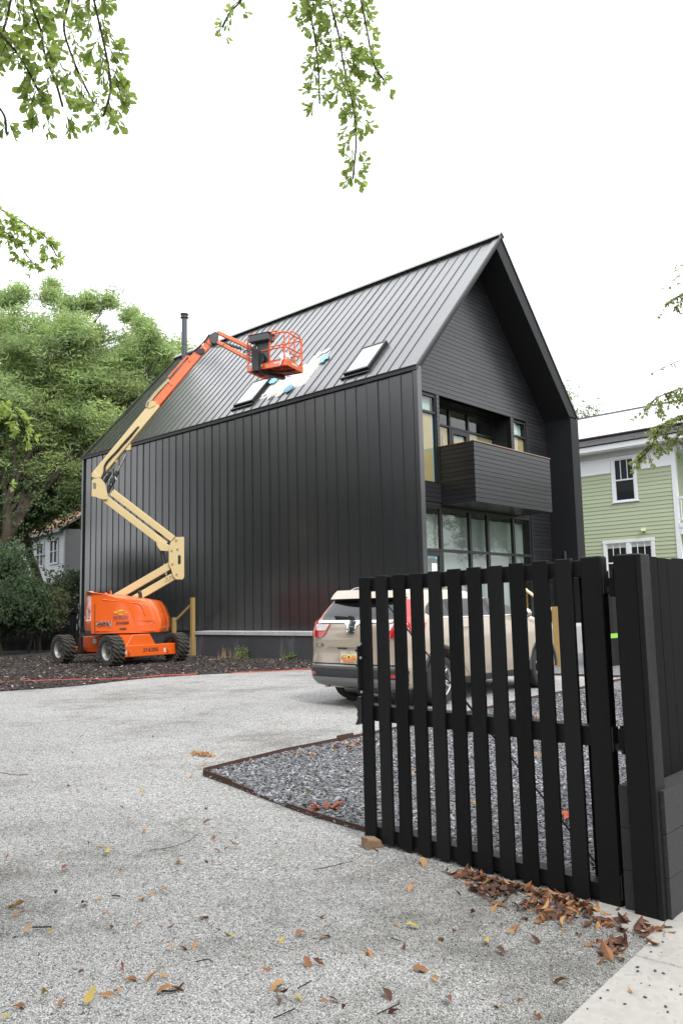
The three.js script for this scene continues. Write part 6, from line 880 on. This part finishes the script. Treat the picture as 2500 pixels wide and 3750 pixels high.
{
  const oakG = [leafGeo(0.085, oakProf, 0.15, 0.15), leafGeo(0.075, oakProf, 0.3, 0.3), leafGeo(0.09, [0.02, 0.04, 0.08, 0.15, 0.22, 0.3, 0.2, 0.05], 0.2, 0.1)];
  const oakM = [leafMat([0.29, 0.39, 0.08], 0.6), leafMat([0.36, 0.46, 0.10], 0.6), leafMat([0.21, 0.29, 0.07], 0.5), leafMat([0.42, 0.52, 0.13], 0.65)];
  // big oak whose trunk stands left of the frame; limbs reach over the drive
  const base = V3(-4.6, 0, -2.6); const T = thing('oak_tree', 'water oak whose leafy branches hang into view overhead', 'tree', base.toArray(), 0);
  const R = (x, y, z) => V3(x, y, z).sub(base);
  mesh('trunk', limb(V3(0, -0.1, 0), R(-4.2, 5.2, -2.7), 0.34, 0.24, 0, 201), M.bark, T);
  const tops = [R(-1.6, 6.6, -5.2), R(0.5, 6.9, -5.6), R(-2.6, 7.5, -1), R(0.3, 7.6, -0.5), R(-5.5, 7.4, -5)]; for (let i = 0; i < tops.length; i++) mesh('limb', limb(R(-4.2, 5.0, -2.7), tops[i], 0.15, 0.05, 0.06, 210 + i), M.bark, T);
  let all = [];
  const W = (a, b) => t => lerp(a, b, t);
  // top left cluster
  all = all.concat(hanging(T, [[300, -260], [345, 0], [372, 120], [395, 230], [405, 330], [380, 425]], 5.0, { seed: 1, density: 42, leaves: 6, width: t => t < 0.2 ? 0.22 : lerp(0.24, 0.12, t), droop: 0.9 }));
  all = all.concat(hanging(T, [[40, -260], [110, 0, 0.1], [150, 110, 0.1], [168, 210], [205, 300], [230, 390]], 5.1, { seed: 2, density: 38, leaves: 6, width: t => t < 0.2 ? 0.2 : lerp(0.24, 0.12, t) }));
  all = all.concat(hanging(T, [[-120, -60], [0, 120], [60, 190], [110, 270], [175, 400]], 5.2, { seed: 3, density: 44, leaves: 6, width: W(0.18, 0.12) }));
  all = all.concat(hanging(T, [[60, -250], [40, 0], [20, 90], [-20, 180]], 5.5, { seed: 4, density: 46, leaves: 6, width: W(0.22, 0.12) }));
  all = all.concat(hanging(T, [[300, -200], [255, 0], [235, 100], [262, 200], [300, 290], [345, 380]], 5.4, { seed: 5, density: 34, leaves: 5, width: t => 0.13 }));
  // centre top
  const cen = hanging(T, [[1180, -300], [1208, 0], [1240, 130], [1258, 240], [1288, 370], [1300, 430], [1303, 540], [1297, 600], [1292, 655]], 6.0, { seed: 7, density: 52, leaves: 6, r0: 0.008, width: t => t < 0.68 ? 0.27 : t < 0.715 ? 0 : t < 0.835 ? 0.13 : t < 0.875 ? 0 : 0.075, droop: 0.9 });
  const cen2 = hanging(T, [[1110, -200], [1125, 0], [1150, 120], [1165, 250], [1170, 380]], 6.05, { seed: 8, density: 36, leaves: 5, width: t => 0.12 }); const cen3 = hanging(T, [[1270, -200], [1320, 0], [1345, 120], [1370, 240], [1410, 300]], 5.95, { seed: 9, density: 38, leaves: 5, width: t => lerp(0.13, 0.07, t) });
  const small = hanging(T, [[960, -200], [890, -10], [840, 50], [815, 100]], 6.3, { seed: 10, density: 34, leaves: 5, width: t => 0.06 });
  const mid = hanging(T, [[-150, 330], [-30, 370], [15, 420], [25, 490]], 5.6, { seed: 12, density: 40, leaves: 5, width: t => 0.07 });
  // mix so the individually built leaves are spread over all branches
  const mix = all.concat(cen, cen2, cen3, small, mid); { const r = mulberry(5); for (let i = mix.length - 1; i > 0; i--) { const j = Math.floor(r() * (i + 1)); [mix[i], mix[j]] = [mix[j], mix[i]]; } }
  hangLeaves(T, mix, oakG, oakM, { seed: 3, scale: 0.82 });
  // crown above and behind the camera
  const cr = puffCloud(50, [[...R(-2.2, 8.4, 2.2).toArray(), 3.2, 0.9, 2.2], [...R(1.6, 8.6, 2.8).toArray(), 2.6, 0.9, 2.0], [...R(-5.2, 8.0, 0.6).toArray(), 2.0, 1.2, 2.2]], 301, 0.5, 0.9); foliage(T, 'crown', cluster(9, 9, 0.085, oakProf, 0.25, 0.3), LW, cr, 150, 1.0, 302, [0.10, 0.16, 0.03]);
  // second tree: bright compound leaves from the left edge
  const elmG = [leafGeo(0.06, [0.01, 0.12, 0.17, 0.12, 0.01], 0.2, 0.2), leafGeo(0.05, [0.01, 0.12, 0.17, 0.12, 0.01], 0.25, 0.3)], elmM = [leafMat([0.38, 0.50, 0.10], 0.6), leafMat([0.44, 0.55, 0.13], 0.6)];
  const b2 = V3(-5.6, 0, -7.4); const E = thing('elm_tree', 'elm with fine bright leaves reaching in from the drive side', 'tree', b2.toArray(), 0); mesh('trunk', limb(V3(0, -0.1, 0), V3(0.2, 4.2, 0.1), 0.2, 0.12, 0, 220), M.bark, E); for (const e of [V3(1.6, 4.4, -0.2), V3(1.4, 3.0, -0.3), V3(-0.8, 6, 0.6)]) mesh('limb', limb(V3(0.15, 3.0, 0.08), e, 0.07, 0.02, 0.1, 230), M.bark, E);
  let el = hanging(E, [[-260, 660], [-60, 740], [30, 780], [110, 830], [170, 870], [210, 940]], 7.6, { seed: 21, density: 60, leaves: 10, width: t => lerp(0.20, 0.10, t), r0: 0.006 }); el = el.concat(hanging(E, [[-200, 780], [-20, 830], [60, 880], [110, 950], [128, 970]], 7.7, { seed: 22, density: 44, leaves: 10, width: t => 0.12, r0: 0.005 }), hanging(E, [[-260, 1380], [-60, 1440], [30, 1475], [70, 1520], [95, 1570]], 8.0, { seed: 23, density: 50, leaves: 10, width: t => 0.17, r0: 0.005 }), hanging(E, [[-200, 1700], [-40, 1750], [20, 1770], [45, 1760]], 8.2, { seed: 24, density: 24, leaves: 5, width: t => 0.09, r0: 0.004 }));
  hangLeaves(E, el, elmG, elmM, { seed: 23, scale: 1.1 });
  foliage(E, 'crown', fineCl, LW, puffCloud(16, [[-0.5, 5.4, 0.4, 1.6, 1.0, 1.4]], 241, 0.5, 0.8), 120, 1, 242, [0.15, 0.23, 0.035]);
  // right edge: small leaved live oak
  const liveM = [leafMat([0.30, 0.36, 0.10], 0.6), leafMat([0.36, 0.42, 0.13], 0.6), leafMat([0.24, 0.30, 0.09], 0.55)], liveG = [leafGeo(0.045, ovalProf, 0.2, 0.2), leafGeo(0.04, lanceProf, 0.2, 0.2)];
  const b3 = V3(6.6, 0, -8.0); const Q = thing('live_oak', 'live oak with small leaves reaching in before the green house', 'tree', b3.toArray(), 0); mesh('trunk', limb(V3(0, -0.1, 0), V3(-0.1, 3.2, 0.0), 0.24, 0.16, 0, 260), M.bark, Q); for (const e of [V3(-1.9, 3.4, -0.5), V3(-2.0, 5.2, -0.4), V3(1.0, 5.4, 0.4)]) mesh('limb', limb(V3(-0.08, 3.0, 0), e, 0.09, 0.03, 0.1, 261), M.bark, Q);
  let lv = hanging(Q, [[2760, 1420], [2580, 1500], [2480, 1530], [2410, 1570], [2380, 1640], [2330, 1690]], 9.0, { seed: 31, density: 110, leaves: 12, width: t => lerp(0.28, 0.15, t), r0: 0.007, droop: 0.7 }); lv = lv.concat(hanging(Q, [[2720, 1330], [2560, 1400], [2470, 1430], [2400, 1460], [2370, 1500]], 9.2, { seed: 32, density: 90, leaves: 12, width: t => 0.2, r0: 0.006, droop: 0.6 }), hanging(Q, [[2620, 1290], [2520, 1310], [2440, 1340], [2380, 1370]], 9.3, { seed: 33, density: 26, leaves: 4, width: t => 0.05, r0: 0.004 }), hanging(Q, [[2700, 1020], [2560, 1040], [2490, 1080], [2450, 1110]], 9.4, { seed: 34, density: 90, leaves: 12, width: t => 0.17, r0: 0.006 }), hanging(Q, [[2640, 960], [2520, 990], [2470, 1020], [2430, 1050]], 9.5, { seed: 35, density: 30, leaves: 6, width: t => 0.08, r0: 0.004 }), hanging(Q, [[2620, 930], [2520, 965], [2440, 975]], 9.6, { seed: 36, density: 20, leaves: 4, width: t => 0.05, r0: 0.004 }), hanging(Q, [[2700, 1540], [2560, 1560], [2490, 1590], [2460, 1630]], 9.1, { seed: 37, density: 90, leaves: 12, width: t => 0.16, r0: 0.005 }));
  hangLeaves(Q, lv, liveG, liveM, { seed: 33, scale: 0.82 });
  foliage(Q, 'crown', fineCl, LW, puffCloud(18, [[0.6, 5.2, 0.4, 1.6, 1.0, 1.4]], 251, 0.5, 0.8), 120, 1, 252, [0.12, 0.17, 0.045]);
}
// ------------------------------------------------------------------ fallen leaves, twigs, weeds
{
  const tones = [[0.22, 0.095, 0.042], [0.15, 0.058, 0.032], [0.30, 0.15, 0.065], [0.09, 0.038, 0.026], [0.36, 0.21, 0.09], [0.38, 0.28, 0.06], [0.07, 0.045, 0.035]].map(c => mat(c, 0.8, { side: THREE.DoubleSide }));
  const geos = [0.5, -0.6, 0.9].map((f, i) => { const g = leafGeo(0.085, [[0.02, 0.14, 0.24, 0.19, 0.24, 0.12, 0.02], [0.02, 0.17, 0.23, 0.16, 0.02], oakProf][i], f, [0.45, -0.4, 0.6][i]); g.translate(0, -0.04, 0); g.rotateX(-Math.PI / 2); return g; });
  const kinds = [['brown curled leaf lying on the pale gravel drive', [0, 2, 4]], ['dark reddish leaf lying on the pale gravel drive', [1, 3]], ['yellow leaf lying on the pale gravel drive', [5]]];
  const place = (x, y, kind, s) => { const p = gnd(x, y); if (p.z > -2.2) return; const k = kinds[kind]; const m = oneThing('fallen_leaf', geos[Math.floor(rnd() * 3)], tones[pick(k[1])], k[0], 'leaf', 'leaves scattered on the gravel'); m.position.set(p.x, 0.014 + 0.02 * rnd(), p.z); m.rotation.set(rr(-0.45, 0.45), rnd() * 6.283, rr(-0.45, 0.45)); m.scale.setScalar((s || rr(0.55, 1.05)) * 0.74); };
  // the ones that stand out, from the photograph
  for (const [x, y, k, s] of [[390, 3135, 2, 1.1], [240, 3192, 1, 1.1], [645, 3165, 2, 0.8], [660, 3168, 2, 0.7], [600, 3275, 0, 0.9], [310, 3320, 1, 1.1], [75, 3325, 0, 1.0], [40, 3330, 2, 1.0], [75, 3355, 0, 0.8], [745, 3368, 0, 1.0], [405, 3412, 0, 0.9], [100, 3428, 0, 0.8], [845, 3445, 2, 0.9], [670, 3480, 3 - 2, 0.8], [560, 3585, 0, 1.1], [475, 3600, 0, 1.0], [385, 3655, 0, 1.0], [70, 3700, 0, 1.1], [165, 3660, 2, 0.9], [230, 3680, 0, 1.0], [325, 3685, 2, 1.1], [645, 3630, 0, 1.2], [600, 3643, 0, 1.0], [1010, 3625, 0, 1.2], [1030, 3655, 1, 0.9], [1125, 3540, 0, 1.0], [1100, 3435, 0, 1.0], [1190, 3440, 0, 0.9], [780, 3070, 0, 0.9], [860, 3112, 1, 1.0], [795, 3122, 1, 0.8], [555, 3280, 0, 0.8], [520, 3300, 0, 0.8], [1505, 3262, 0, 1.0], [1510, 3405, 2, 1.0], [1620, 3450, 0, 0.9], [1665, 3432, 0, 0.8], [1780, 3460, 2, 0.9], [1810, 3336, 0, 1.1], [1735, 3355, 1, 0.8], [1898, 3410, 0, 0.9], [1955, 3455, 1, 0.9], [1830, 3495, 1, 0.8], [1540, 3560, 0, 1.2], [1345, 3490, 0, 1.0], [1590, 3600, 0, 0.8], [1640, 3680, 1, 1.0], [1410, 3650, 1, 1.0], [1825, 3698, 0, 1.0], [1450, 3720, 1, 0.9], [2055, 3612, 0, 1.1], [1370, 3130, 1, 1.0], [1550, 3170, 0, 1.2], [2240, 3498, 0, 0.9], [2255, 3470, 1, 1.1], [2300, 3395, 0, 1.0], [2395, 3480, 0, 1.0], [2450, 3410, 1, 1.2], [2310, 3656, 0, 0.5], [130, 2760, 0, 1.2], [300, 2700, 0, 1.0], [500, 2560, 0, 1.0], [450, 2650, 0, 1.0], [560, 2705, 0, 0.8], [250, 2880, 0, 0.9], [520, 2900, 2, 0.8], [700, 2850, 0, 1.2], [740, 2818, 0, 1.3], [757, 2965, 0, 1.1], [760, 3020, 0, 1.0], [530, 3050, 0, 0.8]]) place(x, y, k, s);
  for (let i = 0; i < 130; i++) { const y = 2570 + 1180 * Math.pow(rnd(), 0.8), x = rr(0, 2100); const p = gnd(x, y); if (onWalk(p.x, p.z) || inPoly(p.x, p.z, slatePoly)) continue; place(x, y, pick([0, 0, 0, 0, 1, 1, 1, 2]), rr(0.3, 0.7)); }
  // leaves on the slate chips
  for (let i = 0; i < 60; i++) { const d = 4.3 + 6 * Math.pow(rnd(), 1.4), a = rr(-0.15, 0.42), x = d * Math.tan(a), z = -d; if (!inPoly(x, z, slatePoly)) continue; const m = oneThing('fallen_leaf', geos[Math.floor(rnd() * 3)], tones[pick([0, 2, 4, 4, 5])], 'tan leaf lying on the dark slate chips', 'leaf', 'leaves scattered on the slate bed'); m.position.set(x, 0.03 + 0.02 * rnd(), z); m.rotation.set(rr(-0.4, 0.4), rnd() * 6.283, rr(-0.4, 0.4)); m.scale.setScalar(rr(0.45, 0.9)); }
  // drift of leaves under the hinge end of the gate
  const drift = (name, label, n, spots, smin, smax, tn, par) => { const T = thing(name, label, 'leaf pile'); const by = {}; for (let i = 0; i < n; i++) { const [cx, cy, sx, sz, h] = pick(spots); const c = gnd(cx, cy); const gx = (rnd() + rnd() + rnd() - 1.5) * 1.1, gz = (rnd() + rnd() + rnd() - 1.5) * 1.1; const g = pick(geos).clone(); const s = rr(smin, smax); g.applyMatrix4(new THREE.Matrix4().compose(V3(c.x + GDIR.x * gx * sx - GN.x * gz * sz, 0.012 + h * rnd() * Math.max(0.1, 1 - gx * gx - gz * gz), c.z + GDIR.z * gx * sx - GN.z * gz * sz), new THREE.Quaternion().setFromEuler(new THREE.Euler(rr(-0.8, 0.8), rnd() * 6.283, rr(-0.8, 0.8))), V3(s, s, s))); const k = pick(tn); (by[k] = by[k] || []).push(g); } for (const k of Object.keys(by)) { const m = mesh('dry_leaves', mergeGeometries(by[k]), tones[k], T); m.userData.kind = 'stuff'; } };
  drift('leaf_drift', 'thick drift of dry brown leaves under the hinge end of the gate', 250, [[2030, 3310, 0.24, 0.09, 0.035], [2110, 3335, 0.16, 0.07, 0.03], [1985, 3350, 0.20, 0.09, 0.03], [1900, 3262, 0.3, 0.03, 0.02]], 0.3, 0.75, [0, 0, 1, 1, 2, 2, 3, 3, 4, 6, 6]);
  drift('leaf_drift', 'smaller leaf drift under the middle of the gate', 120, [[1765, 3275, 0.13, 0.07, 0.03], [1725, 3215, 0.14, 0.04, 0.025], [1800, 3240, 0.14, 0.04, 0.025], [1830, 3275, 0.1, 0.06, 0.02]], 0.35, 0.8, [0, 1, 2, 3, 3, 6]);
  drift('leaf_drift', 'scatter of dry leaves at the foot of the hinge post', 60, [[2250, 3480, 0.1, 0.1, 0.02], [2290, 3400, 0.1, 0.08, 0.02], [2380, 3420, 0.08, 0.06, 0.02]], 0.5, 1.0, [0, 1, 2, 3, 3]);
  drift('leaf_drift', 'leaf litter against the edging of the slate bed', 90, [[1240, 2745, 0.22, 0.2, 0.02], [1290, 2730, 0.2, 0.2, 0.02], [1130, 2770, 0.25, 0.12, 0.02]], 0.45, 0.8, [0, 2, 4, 3]);
  drift('straw_patch', 'pale patch of dry pine straw on the drive', 70, [[740, 2766, 0.16, 0.06, 0.015]], 0.4, 0.7, [2, 4, 4]);
  // red-brown curled frond on the bed edge
  { const p = gnd(1190, 2975); const T = thing('dead_frond', 'curled rust-red dead frond on the edging of the slate bed', 'frond', [p.x, 0, p.z]); const m = mat([0.28, 0.06, 0.025], 0.7, { side: THREE.DoubleSide }); for (let k = 0; k < 9; k++) { const g = leafGeo(rr(0.08, 0.16), [0.03, 0.12, 0.15, 0.1, 0.01], rr(0.4, 0.9), rr(0.2, 0.6)); const q = mesh('blade', g, m, T); q.rotation.set(rr(-1.4, -0.7), rr(-1.8, 1.8), rr(-0.5, 0.5), 'YXZ'); q.position.set(rr(-0.05, 0.08), 0.02, rr(-0.04, 0.04)); } }
  { const p = gnd(2085, 3010); const T = thing('dead_frond', 'small red dead leaf on the slate chips by the gate stile', 'frond', [p.x, 0, p.z]); const m = mat([0.5, 0.09, 0.03], 0.7, { side: THREE.DoubleSide }); for (let k = 0; k < 3; k++) { const q = mesh('blade', leafGeo(0.11, [0.03, 0.16, 0.2, 0.1, 0.01], 0.5, 0.4), m, T); q.rotation.set(-1.1, k * 1.2, 0.2, 'YXZ'); q.position.y = 0.03; } }
  // twigs
  const tw = [[[0, 2838], [60, 2843], [105, 2842]], [[550, 3125], [620, 3118], [690, 3092], [720, 3065]], [[1145, 3200], [1200, 3190], [1290, 3165]], [[120, 3408], [190, 3410]], [[410, 3290], [440, 3292]], [[1090, 3640], [1140, 3615]], [[1000, 3745], [1080, 3710]], [[590, 3645], [640, 3640], [672, 3615]], [[715, 3540], [760, 3528], [780, 3535]], [[1430, 3450], [1470, 3460]], [[1380, 3790 - 60], [1460, 3700]]];
  for (const t of tw) { const m = oneThing('twig', tube(t.map(q => gnd(...q).setY(0.012 + rr(0, 0.01))), rr(0.0018, 0.0036), 10, 5), M.bark, 'thin dead twig lying on the gravel', 'twig', 'twigs on the gravel'); }
  // stones lying apart
  { const dk = mat([0.03, 0.033, 0.04], 0.7); for (let i = 0; i < 34; i++) { const y = rr(3440, 3745), x = rr(2080, 2500); const p = gnd(x, y); if (!onWalk(p.x - walkO.x * 0.02, p.z - walkO.z * 0.02)) continue; const m = oneThing('slate_chip', pebble(900 + i % 5, 1.2, 0.4, 0.8), dk, 'dark slate chip lying loose on the concrete pavement', 'stone', 'chips on the pavement'); const s = rr(0.005, 0.015); m.position.set(p.x, 0.019 + s * 0.12, p.z); m.rotation.y = rnd() * 6; m.scale.setScalar(s); } }
  // weeds
  const grass = mat([0.12, 0.19, 0.04], 0.8, { side: THREE.DoubleSide }), straw = mat([0.42, 0.30, 0.14], 0.9, { side: THREE.DoubleSide });
  const tuft = (x, y, h, n, m, label, d) => { const p = gnd(x, y); const gs = []; for (let k = 0; k < n; k++) { const g = leafGeo(h * rr(0.5, 1), [0.03, 0.03, 0.02, 0.004].map(v => v * 0.3), 0.3, rr(0.1, 0.8)); g.rotateX(rr(-0.5, 0.5)); g.rotateY(rnd() * 6.283); g.translate(rr(-d, d), 0, rr(-d, d)); gs.push(g); } const o = oneThing('weed_tuft', gs, m, label, 'weed'); o.position.set(p.x, 0.005, p.z); return o; };
  tuft(682, 3195, 0.07, 9, grass, 'small grass tuft on the gravel with thin upright blades', 0.008); tuft(478, 3505, 0.07, 5, grass, 'sparse grass blades beside a dark leaf on the gravel', 0.02); tuft(600, 3550, 0.05, 16, grass, 'flat spreading weed on the gravel near the largest fallen leaf', 0.03); tuft(1270, 3300, 0.06, 6, grass, 'thin grass tuft in the shade of the gate', 0.01); tuft(255, 2420, 0.5, 7, grass, 'tall thin weed at the left wheel of the boom lift', 0.08);
  tuft(860, 2412, 0.35, 90, straw, 'dry straw weed clump against the concrete ledge', 0.45); tuft(1080, 2416, 0.28, 60, straw, 'second dry weed clump against the concrete ledge', 0.35); tuft(745, 2402, 0.25, 50, straw, 'dry weeds at the foot of the tall timber post', 0.35);
  const bush = (x, y, w, h, n, label) => { const p = gnd(x, y); const T = thing('weed_bush', label, 'weed', [p.x, 0, p.z]); const im = new THREE.InstancedMesh(fineCl, leafMat([0.10, 0.17, 0.045], 0.3), n); const m4 = new THREE.Matrix4(); for (let k = 0; k < n; k++) { m4.compose(V3((rnd() + rnd() - 1) * w, rr(0.02, h) * (1 - 0.4 * rnd()), (rnd() + rnd() - 1) * w * 0.5), new THREE.Quaternion().setFromEuler(new THREE.Euler(rnd() * 6, rnd() * 6, 0)), V3(1, 1, 1)); im.setMatrixAt(k, m4); } stuff('weed_leaves', im, T); };
  bush(884, 2412, 0.16, 0.4, 26, 'leafy green weed growing against the concrete ledge'); bush(1068, 2414, 0.10, 0.62, 24, 'tall leafy weed by the ledge near the car'); bush(1085, 2417, 0.3, 0.18, 40, 'low green weeds at the ledge near the car');
}
renderer.render(scene, camera);
